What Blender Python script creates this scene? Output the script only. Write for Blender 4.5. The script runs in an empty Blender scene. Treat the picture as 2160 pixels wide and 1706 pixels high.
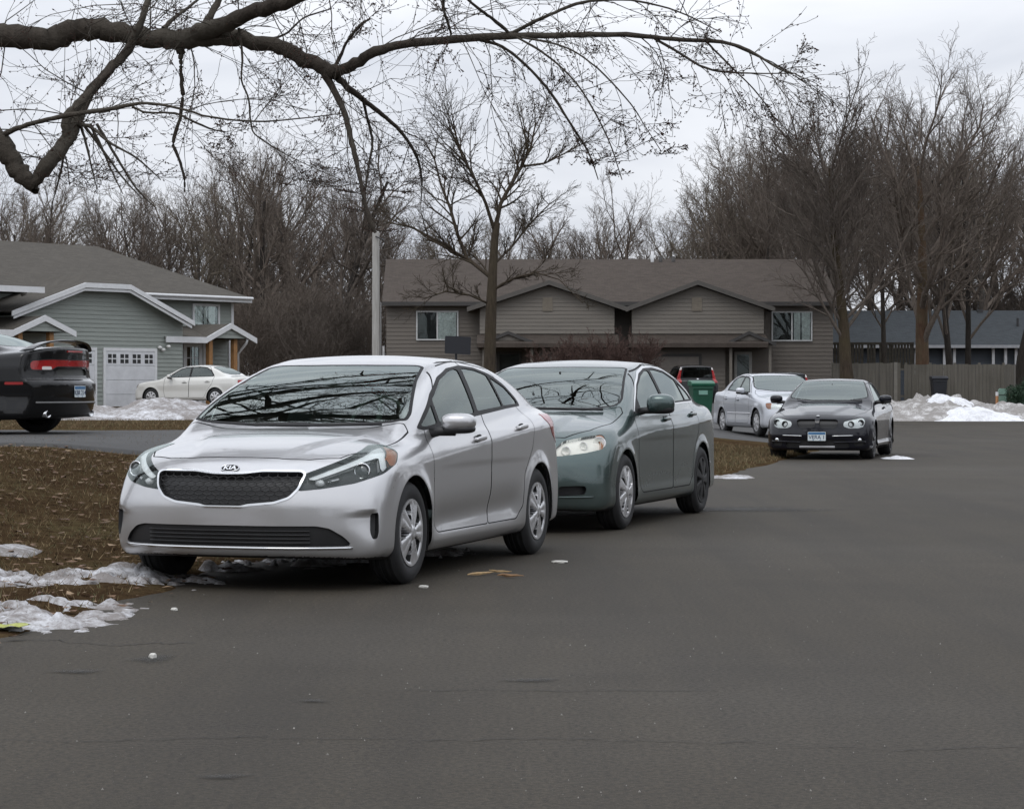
import bpy, bmesh, math, random
import numpy as np
from mathutils import Vector, Matrix
random.seed(7)
rng = np.random.default_rng(7)
S = bpy.context.scene
C = S.collection
R = math.radians

# ------------------------------------------------------------------ objects
def obj(name, me, mat=None, parent=None, loc=None, rot=None, smooth=False):
    """link a mesh (bpy mesh, bmesh, or (verts, faces)) as one object"""
    if isinstance(me, tuple):
        m = bpy.data.meshes.new(name)
        m.from_pydata([tuple(map(float, v)) for v in me[0]], [], [tuple(int(i) for i in f) for f in me[1]])
        me = m
    elif isinstance(me, bmesh.types.BMesh):
        m = bpy.data.meshes.new(name)
        me.to_mesh(m); me.free(); me = m
    o = bpy.data.objects.new(name, me)
    C.objects.link(o)
    if mat is not None:
        if isinstance(mat, (list, tuple)):
            for k in mat: me.materials.append(k)
        elif not me.materials:
            me.materials.append(mat)
    if smooth:
        me.polygons.foreach_set('use_smooth', [True]*len(me.polygons))
    if parent is not None: o.parent = parent
    if loc is not None: o.location = loc
    if rot is not None: o.rotation_euler = rot
    return o

def tag(o, label, cat=None, group=None, kind=None):
    if label: o['label'] = label
    if cat: o['category'] = cat
    if group: o['group'] = group
    if kind: o['kind'] = kind
    return o

def thing(name, label, cat, loc=(0, 0, 0), rz=0, group=None):
    o = bpy.data.objects.new(name, None); C.objects.link(o)
    o.empty_display_size = .2
    o.location = loc; o.rotation_euler = (0, 0, rz)
    return tag(o, label, cat, group)

def copy_tree(o, parent=None):
    c = o.copy(); C.objects.link(c)
    if parent is not None: c.parent = parent
    for ch in list(o.children): copy_tree(ch, c)
    return c

class MB:
    """collects shapes into one mesh"""
    def __init__(s): s.v = []; s.f = []; s.m = []; s.mi = 0
    def add(s, v, f):
        b = len(s.v); s.v.extend([tuple(map(float, p)) for p in v])
        for q in f:
            s.f.append(tuple(b+int(i) for i in q)); s.m.append(s.mi)
        return s
    def box(s, x0, x1, y0, y1, z0, z1, M=None):
        v = [(x, y, z) for x in (x0, x1) for y in (y0, y1) for z in (z0, z1)]
        if M is not None: v = [tuple(M @ Vector(p)) for p in v]
        return s.add(v, [(0, 1, 3, 2), (4, 6, 7, 5), (0, 4, 5, 1), (2, 3, 7, 6), (0, 2, 6, 4), (1, 5, 7, 3)])
    def prism(s, poly, axis, a, b):
        """extrude a 2D polygon along an axis (0:x -> (y,z), 1:y -> (x,z), 2:z -> (x,y))"""
        def pt(p, t):
            return {0: (t, p[0], p[1]), 1: (p[0], t, p[1]), 2: (p[0], p[1], t)}[axis]
        n = len(poly)
        v = [pt(p, a) for p in poly]+[pt(p, b) for p in poly]
        f = [tuple(range(n-1, -1, -1)), tuple(range(n, 2*n))]+[(i, (i+1) % n, n+(i+1) % n, n+i) for i in range(n)]
        return s.add(v, f)
    def tube(s, pts, rad, sides=6, cap=True):
        pts = [Vector(p) for p in pts]; n = len(pts)
        if not hasattr(rad, '__len__'): rad = [rad]*n
        v = []; up = None
        for i, p in enumerate(pts):
            t = (pts[min(i+1, n-1)]-pts[max(i-1, 0)])
            t = t.normalized() if t.length > 1e-9 else Vector((0, 0, 1))
            if up is None:
                up = Vector((0, 0, 1)) if abs(t.z) < .9 else Vector((1, 0, 0))
            a = (up - t*up.dot(t)).normalized(); up = a
            b = t.cross(a)
            for k in range(sides):
                q = 2*math.pi*k/sides
                v.append(p+(a*math.cos(q)+b*math.sin(q))*rad[i])
        f = [(i*sides+k, i*sides+(k+1) % sides, (i+1)*sides+(k+1) % sides, (i+1)*sides+k) for i in range(n-1) for k in range(sides)]
        if cap: f += [tuple(range(sides-1, -1, -1)), tuple(range((n-1)*sides, n*sides))]
        return s.add(v, f)
    def lathe(s, prof, axis='y', seg=48, c=(0, 0, 0), closed=False):
        """prof: list of (r, t) ; t along axis"""
        n = len(prof); v = []
        for k in range(seg):
            q = 2*math.pi*k/seg; cq, sq = math.cos(q), math.sin(q)
            for r, t in prof:
                p = {'y': (r*cq, t, r*sq), 'z': (r*cq, r*sq, t), 'x': (t, r*cq, r*sq)}[axis]
                v.append((p[0]+c[0], p[1]+c[1], p[2]+c[2]))
        f = []
        for k in range(seg):
            k2 = (k+1) % seg
            for i in range(n-1 if not closed else n):
                j = (i+1) % n
                f.append((k*n+i, k*n+j, k2*n+j, k2*n+i))
        return s.add(v, f)
    def ell(s, c, r, e=1.0, e2=None, nu=20, nv=12, M=None):
        """superellipsoid"""
        e2 = e if e2 is None else e2
        sg = lambda a, p: math.copysign(abs(a)**p, a)
        v = []
        for j in range(nv+1):
            ph = -math.pi/2+math.pi*j/nv
            for i in range(nu):
                th = 2*math.pi*i/nu
                p = Vector((r[0]*sg(math.cos(ph), e2)*sg(math.cos(th), e), r[1]*sg(math.cos(ph), e2)*sg(math.sin(th), e), r[2]*sg(math.sin(ph), e2)))
                if M is not None: p = M @ p
                v.append(p+Vector(c))
        f = [(j*nu+i, j*nu+(i+1) % nu, (j+1)*nu+(i+1) % nu, (j+1)*nu+i) for j in range(nv) for i in range(nu)]
        return s.add(v, f)
    def mesh(s, name, smooth=False):
        me = bpy.data.meshes.new(name)
        me.from_pydata(s.v, [], s.f)
        if any(s.m): me.polygons.foreach_set('material_index', s.m)
        if smooth: me.polygons.foreach_set('use_smooth', [True]*len(s.f))
        return me
    def build(s, name, mat=None, parent=None, smooth=False, angle=None, **k):
        me = s.mesh(name, smooth)
        o = obj(name, me, mat, parent, **k)
        if angle is not None:
            me.set_sharp_from_angle(angle=R(angle)) if hasattr(me, 'set_sharp_from_angle') else None
        return o

def bevel(o, w=.01, seg=2):
    m = o.modifiers.new('bevel', 'BEVEL'); m.width = w; m.segments = seg; m.limit_method = 'ANGLE'; m.angle_limit = R(40)
    return o

# ------------------------------------------------------------------ materials
class NT:
    def __init__(s, name):
        s.mat = bpy.data.materials.new(name); s.mat.use_nodes = True
        s.t = s.mat.node_tree; s.n = s.t.nodes; s.bsdf = s.n['Principled BSDF']; s.out = s.n['Material Output']
    def new(s, typ, **k):
        x = s.n.new(typ)
        for a, b in k.items():
            if a in x.inputs.keys(): x.inputs[a].default_value = b
            else: setattr(x, a, b)
        return x
    def link(s, a, b): s.t.links.new(a, b)
    def coord(s, kind='Object'):
        return s.new('ShaderNodeTexCoord').outputs[kind]
    def noise(s, vec, scale, detail=4, rough=.55, dist=0):
        x = s.new('ShaderNodeTexNoise'); x.inputs['Scale'].default_value = scale; x.inputs['Detail'].default_value = detail
        x.inputs['Roughness'].default_value = rough; x.inputs['Distortion'].default_value = dist
        s.link(vec, x.inputs['Vector']); return x.outputs['Fac']
    def ramp(s, fac, stops):
        x = s.new('ShaderNodeValToRGB'); e = x.color_ramp.elements
        while len(e) < len(stops): e.new(.5)
        for i, (p, c) in enumerate(stops):
            e[i].position = p; e[i].color = (*c, 1) if len(c) == 3 else c
        s.link(fac, x.inputs['Fac']); return x.outputs['Color']
    def mix(s, fac, a, b, mode='MIX'):
        x = s.new('ShaderNodeMix', data_type='RGBA', blend_type=mode)
        for v, i in ((fac, 0), (a, 6), (b, 7)):
            if hasattr(v, 'is_output') or isinstance(v, bpy.types.NodeSocket): s.link(v, x.inputs[i])
            else: x.inputs[i].default_value = v if i == 0 else ((*v, 1) if len(v) == 3 else v)
        return x.outputs[2]
    def math(s, op, a, b=None, c=None, clamp=False):
        x = s.new('ShaderNodeMath', operation=op, use_clamp=clamp)
        for i, v in enumerate((a, b, c)):
            if v is None: continue
            if isinstance(v, bpy.types.NodeSocket): s.link(v, x.inputs[i])
            else: x.inputs[i].default_value = v
        return x.outputs[0]
    def bump(s, h, strength=.3, dist=.02):
        x = s.new('ShaderNodeBump'); x.inputs['Strength'].default_value = strength; x.inputs['Distance'].default_value = dist
        s.link(h, x.inputs['Height']); s.link(x.outputs['Normal'], s.bsdf.inputs['Normal']); return x
    def set(s, **k):
        for a, b in k.items():
            i = s.bsdf.inputs[a.replace('_', ' ')]
            if isinstance(b, bpy.types.NodeSocket): s.link(b, i)
            else: i.default_value = (*b, 1) if isinstance(b, tuple) and len(b) == 3 else b
        return s
    def mapping(s, vec, scale=(1, 1, 1), rot=(0, 0, 0)):
        x = s.new('ShaderNodeMapping'); x.inputs['Scale'].default_value = scale; x.inputs['Rotation'].default_value = rot
        s.link(vec, x.inputs['Vector']); return x.outputs[0]

def simple(name, col, rough=.5, metal=0., coat=0., var=.12, scale=6., spec=.5):
    """principled with slight procedural tone and roughness variation"""
    m = NT(name); c = m.coord()
    n = m.noise(c, scale, 5, .6)
    lo = tuple(x*(1-var) for x in col); hi = tuple(min(1, x*(1+var)) for x in col)
    m.set(Base_Color=m.ramp(n, [(.3, lo), (.7, hi)]), Metallic=metal, Coat_Weight=coat, Coat_Roughness=.04)
    m.bsdf.inputs['Specular IOR Level'].default_value = spec
    rr = m.math('MULTIPLY_ADD', n, .25*rough, rough*.87, True)
    m.link(rr, m.bsdf.inputs['Roughness'])
    return m.mat

def carpaint(name, col, metal=.55, rough=.32, dust=.18, dustcol=(.28, .26, .24), spec=.4, coat_ior=1.5):
    """metallic lacquer; road film rises from the sills and lies in uneven patches"""
    m = NT(name); c = m.coord()
    n = m.noise(c, 2.2, 6, .62); n2 = m.noise(c, 900, 1, .5)
    sep = m.new('ShaderNodeSeparateXYZ'); m.link(c, sep.inputs[0])
    h = m.new('ShaderNodeMapRange'); h.inputs[1].default_value = .75; h.inputs[2].default_value = .18
    m.link(sep.outputs['Z'], h.inputs[0])
    d = m.math('MULTIPLY', h.outputs[0], n); d = m.math('MULTIPLY_ADD', d, 1.5*dust, m.math('MULTIPLY', n, .12*dust), True)
    fl = m.ramp(n2, [(.35, tuple(x*.96 for x in col)), (.65, tuple(min(1, x*1.04) for x in col))])
    m.set(Base_Color=m.mix(d, fl, dustcol), Metallic=m.math('MULTIPLY_ADD', d, -metal, metal, True), Coat_Weight=m.math('MULTIPLY_ADD', d, -1.2, 1., True), Coat_Roughness=.035)
    m.bsdf.inputs['Specular IOR Level'].default_value = spec; m.bsdf.inputs['Coat IOR'].default_value = coat_ior
    m.link(m.math('MULTIPLY_ADD', d, .5, rough, True), m.bsdf.inputs['Roughness'])
    return m.mat

def glass(name, tint=(.55, .62, .6), ior=1.55, rough=0.):
    m = NT(name); m.n.remove(m.bsdf)
    tr = m.new('ShaderNodeBsdfTransparent'); tr.inputs['Color'].default_value = (*tint, 1)
    gl = m.new('ShaderNodeBsdfGlossy'); gl.inputs['Roughness'].default_value = rough
    gl.inputs['Color'].default_value = (.91, 1., .97, 1)
    fr = m.new('ShaderNodeFresnel'); fr.inputs['IOR'].default_value = ior
    mx = m.new('ShaderNodeMixShader')
    m.link(fr.outputs[0], mx.inputs[0]); m.link(tr.outputs[0], mx.inputs[1]); m.link(gl.outputs[0], mx.inputs[2])
    m.link(mx.outputs[0], m.out.inputs['Surface'])
    return m.mat
# ------------------------------------------------------------------ car shells from implicit surfaces
def crv(*p):
    """smooth monotone curve through points -> vectorised function"""
    p = sorted(p); x = np.array([a for a, _ in p], float); y = np.array([b for _, b in p], float)
    if len(p) == 1: return lambda t: y[0]+0*np.asarray(t)
    h = np.diff(x); d = np.diff(y)/h; m = np.zeros_like(x)
    for i in range(1, len(x)-1):
        if d[i-1]*d[i] > 0:
            w1 = 2*h[i]+h[i-1]; w2 = h[i]+2*h[i-1]; m[i] = (w1+w2)/(w1/d[i-1]+w2/d[i])
    m[0] = d[0]; m[-1] = d[-1]
    T = np.linspace(x[0], x[-1], 600); k = np.clip(np.searchsorted(x, T)-1, 0, len(h)-1)
    u = (T-x[k])/h[k]
    V = (2*u**3-3*u**2+1)*y[k]+(u**3-2*u**2+u)*h[k]*m[k]+(-2*u**3+3*u**2)*y[k+1]+(u**3-u**2)*h[k]*m[k+1]
    def f(t):
        t = np.asarray(t, float)
        r = np.interp(t, T, V)
        r = r+np.where(t < x[0], (t-x[0])*m[0], 0)+np.where(t > x[-1], (t-x[-1])*m[-1], 0)
        return r
    return f

def smax(a, b, k):
    h = np.maximum(k-np.abs(a-b), 0)/k
    return np.maximum(a, b)+h*h*k*.25
def smin(a, b, k): return -smax(-a, -b, k)
def sstep(t, a, b):
    u = np.clip((t-a)/(b-a), 0, 1); return u*u*(3-2*u)

def car_field(P):
    def F(x, y, z):
        ay = np.abs(y)
        w = P['w'](x)
        # --- lower body side
        t = z-P['crease'](x)
        up = np.maximum(t, 0); off = P.get('shoulder', .30)*(np.sqrt(t*t+.00012)+t)*.5
        side = w-off-P['lower'](z)*sstep(z, .9, .5)
        if 'scallop' in P: side = side-P['scallop'](x, z)
        for wx in P['axles']:
            rr = np.sqrt((x-wx)**2+(z-P['wz'])**2)-P['arch']
            side = side+P.get('flare', .014)*np.exp(-(np.maximum(rr, 0)/.055)**2)
        fs = ay-side
        ft = (z-P['top'](x)+P.get('crown', .06)*(ay/.85)**2.5-P['hood'](x, ay))*.97
        q = np.minimum(ay/P.get('yref', .89), 1.15)
        fn = (P['nose'](z)+P['nosec'](z)*q**P.get('nosep', 3.)-x)*.85
        fr = (x-P['tail'](z)+P['tailc'](z)*q**P.get('tailp', 3.))*.85
        lo = smax(fs, ft, P.get('k_top', .07))
        lo = smax(lo, fn, P.get('k_nose', .09)); lo = smax(lo, fr, P.get('k_tail', .08))
        lo = smax(lo, P['bot'](x)-z, .05)
        for fn2 in P.get('carve', ()): lo = fn2(lo, x, ay, z)
        # --- greenhouse
        zb = P['zb']
        gs = ay-(P['gw'](x)-P.get('tumble', .36)*np.maximum(z-zb, -.03)-P.get('tcurve', .35)*np.maximum(z-zb, 0)**2)
        s = np.tanh((P['xm']-x)*2.2)
        xp = x+P.get('bow', .17)*s*ay**2
        R0 = P['roof']; e = .01
        sl = (R0(xp+e)-R0(xp-e))/(2*e)
        gr = (z-R0(xp)+P.get('rcrown', .075)*ay**2)/np.sqrt(1+sl*sl)
        g = smax(gs*.93, gr, P.get('k_roof', .085))
        g = smax(g, (zb-.2)-z, .02); g = smax(g, x-(P['L']-.40), .02); g = smax(g, .75-x, .02)
        f = smin(lo, g, P.get('k_green', .06))
        for fn2 in P.get('post', ()): f = fn2(f, x, ay, z)
        return f
    return F

def grad(F, p, e=.003):
    x, y, z = p.T
    g = np.stack([F(x+e, y, z)-F(x-e, y, z), F(x, y+e, z)-F(x, y-e, z), F(x, y, z+e)-F(x, y, z-e)], 1)/(2*e)
    return g
def onto(F, p, it=2, mx=.02):
    for _ in range(it):
        g = grad(F, p); f = F(*p.T)
        st = (f/np.maximum((g*g).sum(1), .05))[:, None]*g
        l = np.linalg.norm(st, axis=1)[:, None]
        p = p-st*np.minimum(1, mx/np.maximum(l, 1e-9))
    return p

def surfnet(F, x0, x1, y1, z0, z1, h):
    xs = np.arange(x0, x1+h, h); ys = np.arange(-h/2, y1+h, h); zs = np.arange(z0, z1+h, h)
    V = F(xs[:, None, None], ys[None, :, None], zs[None, None, :])
    V = np.broadcast_to(V, (len(xs), len(ys), len(zs)))
    I = V < 0
    nx, ny, nz = V.shape
    cs = np.zeros((nx-1, ny-1, nz-1, 3)); cn = np.zeros((nx-1, ny-1, nz-1))
    G = [xs, ys, zs]
    for ax in range(3):
        sl0 = [slice(None)]*3; sl1 = [slice(None)]*3; sl0[ax] = slice(0, -1); sl1[ax] = slice(1, None)
        a = V[tuple(sl0)]; b = V[tuple(sl1)]; cr = (a < 0) != (b < 0)
        idx = np.argwhere(cr)
        if not len(idx): continue
        va = a[cr]; vb = b[cr]; t = va/(va-vb)
        pos = np.stack([G[k][idx[:, k]] for k in range(3)], 1).astype(float); pos[:, ax] += t*h
        o1, o2 = [k for k in range(3) if k != ax]
        for d1 in (0, 1):
            for d2 in (0, 1):
                c = idx.copy(); c[:, o1] -= d1; c[:, o2] -= d2
                ok = (c >= 0).all(1) & (c[:, 0] < nx-1) & (c[:, 1] < ny-1) & (c[:, 2] < nz-1)
                cc = c[ok]
                np.add.at(cs, (cc[:, 0], cc[:, 1], cc[:, 2]), pos[ok]); np.add.at(cn, (cc[:, 0], cc[:, 1], cc[:, 2]), 1)
    act = cn > 0; vid = -np.ones(cn.shape, int); vid[act] = np.arange(act.sum())
    P = cs[act]/cn[act][:, None]
    sym = np.argwhere(act)[:, 1] == 0
    faces = []
    for ax in range(3):
        sl0 = [slice(None)]*3; sl1 = [slice(None)]*3; sl0[ax] = slice(0, -1); sl1[ax] = slice(1, None)
        a = I[tuple(sl0)]; b = I[tuple(sl1)]
        o1, o2 = (ax+1) % 3, (ax+2) % 3
        idx = np.argwhere(a != b)
        ok = (idx[:, o1] >= 1) & (idx[:, o2] >= 1) & (idx[:, o1] < V.shape[o1]-1) & (idx[:, o2] < V.shape[o2]-1)
        idx = idx[ok]; ins = a[tuple(idx.T)]
        def cell(d1, d2):
            c = idx.copy(); c[:, o1] -= d1; c[:, o2] -= d2
            return vid[tuple(c.T)]
        q = np.stack([cell(1, 1), cell(0, 1), cell(0, 0), cell(1, 0)], 1)
        q[~ins] = q[~ins][:, ::-1]
        faces.append(q)
    Q = np.concatenate(faces); Q = Q[(Q >= 0).all(1)]
    # relax tangentially, keep on the surface
    E = np.concatenate([Q[:, [0, 1]], Q[:, [1, 2]], Q[:, [2, 3]], Q[:, [3, 0]]])
    for _ in range(3):
        P = onto(F, P, 1); P[sym, 1] = 0
        acc = np.zeros_like(P); cnt = np.zeros(len(P))
        np.add.at(acc, E[:, 0], P[E[:, 1]]); np.add.at(acc, E[:, 1], P[E[:, 0]])
        np.add.at(cnt, E[:, 0], 1); np.add.at(cnt, E[:, 1], 1)
        av = acc/np.maximum(cnt, 1)[:, None]
        n = grad(F, P); n /= np.maximum(np.linalg.norm(n, axis=1), 1e-9)[:, None]
        d = av-P; d -= n*(d*n).sum(1)[:, None]
        P = P+.5*d; P[sym, 1] = 0
    P = onto(F, P, 2); P[sym, 1] = 0
    # mirror
    n0 = len(P); mi = np.where(sym, np.arange(n0), -1); k = np.cumsum(~sym)-1
    mi[~sym] = n0+k[~sym]
    P2 = P[~sym]*np.array([1, -1, 1])
    Q2 = mi[Q][:, ::-1]
    return np.concatenate([P, P2]), [list(map(int, q)) for q in np.concatenate([Q, Q2])]

def poly_sd(poly, u, v):
    """signed distance to polygon, negative inside"""
    p = np.asarray(poly, float); q = np.roll(p, -1, 0)
    d = np.full(u.shape, 1e9); ins = np.zeros(u.shape, bool)
    for (ax, ay), (bx, by) in zip(p, q):
        ex, ey = bx-ax, by-ay; L = ex*ex+ey*ey
        if L < 1e-14: continue
        t = np.clip(((u-ax)*ex+(v-ay)*ey)/L, 0, 1)
        d = np.minimum(d, np.hypot(u-ax-t*ex, v-ay-t*ey))
        c = ((ay > v) != (by > v)) & (u < (bx-ax)*(v-ay)/(by-ay+1e-15)+ax)
        ins ^= c
    return np.where(ins, -d, d)

def chaikin(p, n=2, closed=True):
    p = [np.array(a, float) for a in p]
    for _ in range(n):
        r = []; m = len(p)
        for i in range(m if closed else m-1):
            a, b = p[i], p[(i+1) % m]; r += [.75*a+.25*b, .25*a+.75*b]
        p = r
    return [tuple(a) for a in p]

def rnd(p, r=.03, n=4):
    """round polygon corners with radius-like setback r"""
    out = []; m = len(p)
    for i in range(m):
        a, b, c = (np.array(p[(i+k) % m], float) for k in (-1, 0, 1))
        d1 = np.linalg.norm(a-b); d2 = np.linalg.norm(c-b)
        s = b+(a-b)/d1*min(r, d1*.45); e = b+(c-b)/d2*min(r, d2*.45)
        for k in range(n+1):
            t = k/n; out.append(tuple((1-t)**2*s+2*t*(1-t)*b+t*t*e))
    return out

PROJ = {'side': lambda p: (p[:, 0], p[:, 2]), 'front': lambda p: (np.abs(p[:, 1]), p[:, 2]), 'rear': lambda p: (np.abs(p[:, 1]), p[:, 2]),
        'top': lambda p: (p[:, 0], np.abs(p[:, 1])), 'diag': lambda p: (np.abs(p[:, 1])+p[:, 0], p[:, 2]),
        'rdiag': lambda p: (np.abs(p[:, 1])-p[:, 0], p[:, 2])}

class Shell:
    def __init__(s, P, h):
        s.P = P; s.F = car_field(P); s.h = h
        L = P['L']
        s.V, s.Q = surfnet(s.F, -.08, L+.08, P.get('yref', .89)+.12, .08, P['H']+.08, h)
        s.lab = np.array(['paint']*len(s.Q), dtype=object)
        s.cen = s.V[np.array(s.Q)].mean(1)
        n = grad(s.F, s.V); n /= np.maximum(np.linalg.norm(n, axis=1), 1e-9)[:, None]
        s.nor = n[np.array(s.Q)].mean(1)
    def pred(s, proj, c, n, opt):
        ok = np.ones(len(c), bool)
        if proj == 'side': ok &= np.abs(n[:, 1]) > opt.get('n', .3)
        if proj == 'front': ok &= (c[:, 0] < opt.get('x', 1.3)) & (n[:, 0] < opt.get('n', .1))
        if proj == 'rear': ok &= (c[:, 0] > opt.get('x', 3.2)) & (n[:, 0] > opt.get('n', -.1))
        if proj == 'top': ok &= n[:, 2] > opt.get('n', .15)
        if proj == 'diag': ok &= (c[:, 0] < 1.5) & (n[:, 2] > -.4)
        if proj == 'rdiag': ok &= (c[:, 0] > s.P['L']-1.4)
        if 'xr' in opt: ok &= (c[:, 0] > opt['xr'][0]) & (c[:, 0] < opt['xr'][1])
        if 'zr' in opt: ok &= (c[:, 2] > opt['zr'][0]) & (c[:, 2] < opt['zr'][1])
        if 'yr' in opt: ok &= (np.abs(c[:, 1]) > opt['yr'][0]) & (np.abs(c[:, 1]) < opt['yr'][1])
        return ok
    def cut(s, label, proj, poly, src=('paint',), fn=None, **opt):
        V = s.V
        ok = np.isin(s.lab.astype(str), src) & s.pred(proj, s.cen, s.nor, opt)
        if poly is not None:
            u, v = PROJ[proj](s.cen); pp = np.asarray(poly); g = s.h*1.5
            ok &= (u > pp[:, 0].min()-g) & (u < pp[:, 0].max()+g) & (v > pp[:, 1].min()-g) & (v < pp[:, 1].max()+g)
        cand = np.flatnonzero(ok).tolist()
        if not cand: return
        vi = np.unique(np.concatenate([s.Q[i] for i in cand]))
        u, v = PROJ[proj](V[vi])
        sd = fn(u, v) if fn else poly_sd(poly, u, v)
        sd = np.where(np.abs(sd) < 2e-4, 2e-4, sd)
        D = np.zeros(len(V)); D[vi] = sd; D = D.tolist()
        newv = []; nb = len(V); edge = {}; ch = []; add = []; par = []; al = []
        for i in cand:
            q = s.Q[i]; ds = [D[a] for a in q]
            if min(ds) > 0: continue
            if max(ds) < 0: s.lab[i] = label; continue
            A = []; B = []; m = len(q)
            for k in range(m):
                a, b = q[k], q[(k+1) % m]; da, db = ds[k], ds[(k+1) % m]
                (A if da < 0 else B).append(a)
                if (da < 0) != (db < 0):
                    key = (a, b) if a < b else (b, a)
                    if key not in edge:
                        t = da/(da-db); edge[key] = nb+len(newv); newv.append(V[a]*(1-t)+V[b]*t)
                    A.append(edge[key]); B.append(edge[key])
            if len(A) > 2:
                ch.append(i)
                if len(B) > 2:
                    s.Q[i] = B; add.append(A); par.append(i)
                else: s.Q[i] = A; s.lab[i] = label
        if newv: s.V = np.concatenate([V, onto(s.F, np.array(newv), 1, .004)])
        for i in ch: s.cen[i] = s.V[s.Q[i]].mean(0)
        if add:
            s.Q.extend(add); s.lab = np.concatenate([s.lab, np.array([label]*len(add), dtype=object)])
            s.cen = np.concatenate([s.cen, np.array([s.V[q].mean(0) for q in add])]); s.nor = np.concatenate([s.nor, s.nor[par]])
    def ring(s, label, inner, proj, poly, width, **opt):
        """region with a border of constant width"""
        s.cut(label, proj, poly, **opt)
        o2 = dict(opt); o2['src'] = (label,)
        s.cut(inner, proj, None, fn=lambda u, v: poly_sd(poly, u, v)+width, **o2)
    def line(s, label, proj, pts, width, src=('paint',), **opt):
        """thin line along an open polyline: done as polygon ribbon"""
        p = [np.array(a, float) for a in pts]; L_ = []; R_ = []
        for i in range(len(p)):
            t = p[min(i+1, len(p)-1)]-p[max(i-1, 0)]; t /= np.linalg.norm(t); n = np.array([-t[1], t[0]])*width/2
            L_.append(tuple(p[i]+n)); R_.append(tuple(p[i]-n))
        half = [tuple(a) for a in p]
        poly = L_+R_[::-1]
        # two half cuts so that ribbons thinner than a cell are still found
        ext = L_+[tuple(np.array(a)-(np.array(l)-np.array(a))*40) for a, l in zip(half, L_)][::-1]
        s.cut('_tmp', proj, ext, src=src, **opt)
        s.cut(label, proj, poly, src=('_tmp',), **opt)
        s.lab[s.lab == '_tmp'] = src[0]
    def faces(s, label, side=0):
        m = s.lab == label
        if side: m &= s.cen[:, 1]*side > 0
        return [s.Q[i] for i in np.flatnonzero(m)]
    def part(s, name, faces, mat, parent, offset=0., wall=0., wallmat=None, custom=True):
        """faces -> object; offset along normals; wall>0 adds a rim back towards the body"""
        if not faces: return None
        ids = np.unique(np.concatenate(faces)); mp = {int(a): i for i, a in enumerate(ids)}
        V = s.V[ids]; n = grad(s.F, V, .002); n /= np.maximum(np.linalg.norm(n, axis=1), 1e-9)[:, None]
        P = V+n*offset; F2 = [[mp[int(a)] for a in q] for q in faces]
        nf = len(F2); verts = P
        if wall:
            cnt = {}
            for q in F2:
                for k in range(len(q)):
                    a, b = q[k], q[(k+1) % len(q)]
                    cnt[(a, b)] = cnt.get((a, b), 0)+1
            bd = [(a, b) for (a, b) in cnt if (b, a) not in cnt]
            base = len(P); bv = {}; ex = []
            top = {}
            for a, b in bd:
                for q in (a, b):
                    if q not in bv:
                        bv[q] = base+len(ex); ex.append(P[q]-n[q]*wall)
                        top[q] = base+len(ex); ex.append(P[q])
            for a, b in bd: F2.append([top[b], top[a], bv[a], bv[b]])
            verts = np.concatenate([P, np.array(ex)]) if ex else P
        me = bpy.data.meshes.new(name)
        me.from_pydata(verts.tolist(), [], F2)
        me.polygons.foreach_set('use_smooth', [True]*len(F2))
        mats = [mat]
        if wall and wallmat is not None:
            mats.append(wallmat); me.polygons.foreach_set('material_index', [0]*nf+[1]*(len(F2)-nf))
        if custom and not wall:
            me.normals_split_custom_set_from_vertices(n.tolist())
        elif custom:
            ln = []
            for i, q in enumerate(F2):
                if i < nf: ln += [tuple(n[a]) for a in q]
                else: ln += [(0, 0, 0)]*len(q)
            me.normals_split_custom_set(ln)
        return obj(name, me, mats, parent)
    def hit(s, axis, a, b, lo, hi, n=200):
        """first surface point along an axis; axis 0: (y,z) given, march x lo->hi ; 1: (x,z) march y ; 2: (x,y) march z"""
        t = np.linspace(lo, hi, n)
        def P(t):
            o = np.full_like(t, 0.)
            return {0: (t, o+a, o+b), 1: (o+a, t, o+b), 2: (o+a, o+b, t)}[axis]
        f = s.F(*P(t)); k = np.argmax(f < 0)
        if f[k] >= 0: return None
        if k == 0: return Vector((P(t)[0][0], P(t)[1][0], P(t)[2][0]))
        tt = t[k-1]+(t[k]-t[k-1])*f[k-1]/(f[k-1]-f[k])
        q = P(np.array([tt])); return Vector((q[0][0], q[1][0], q[2][0]))
    def normal(s, p):
        g = grad(s.F, np.array([list(p)]))[0]; return Vector(g).normalized()

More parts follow.
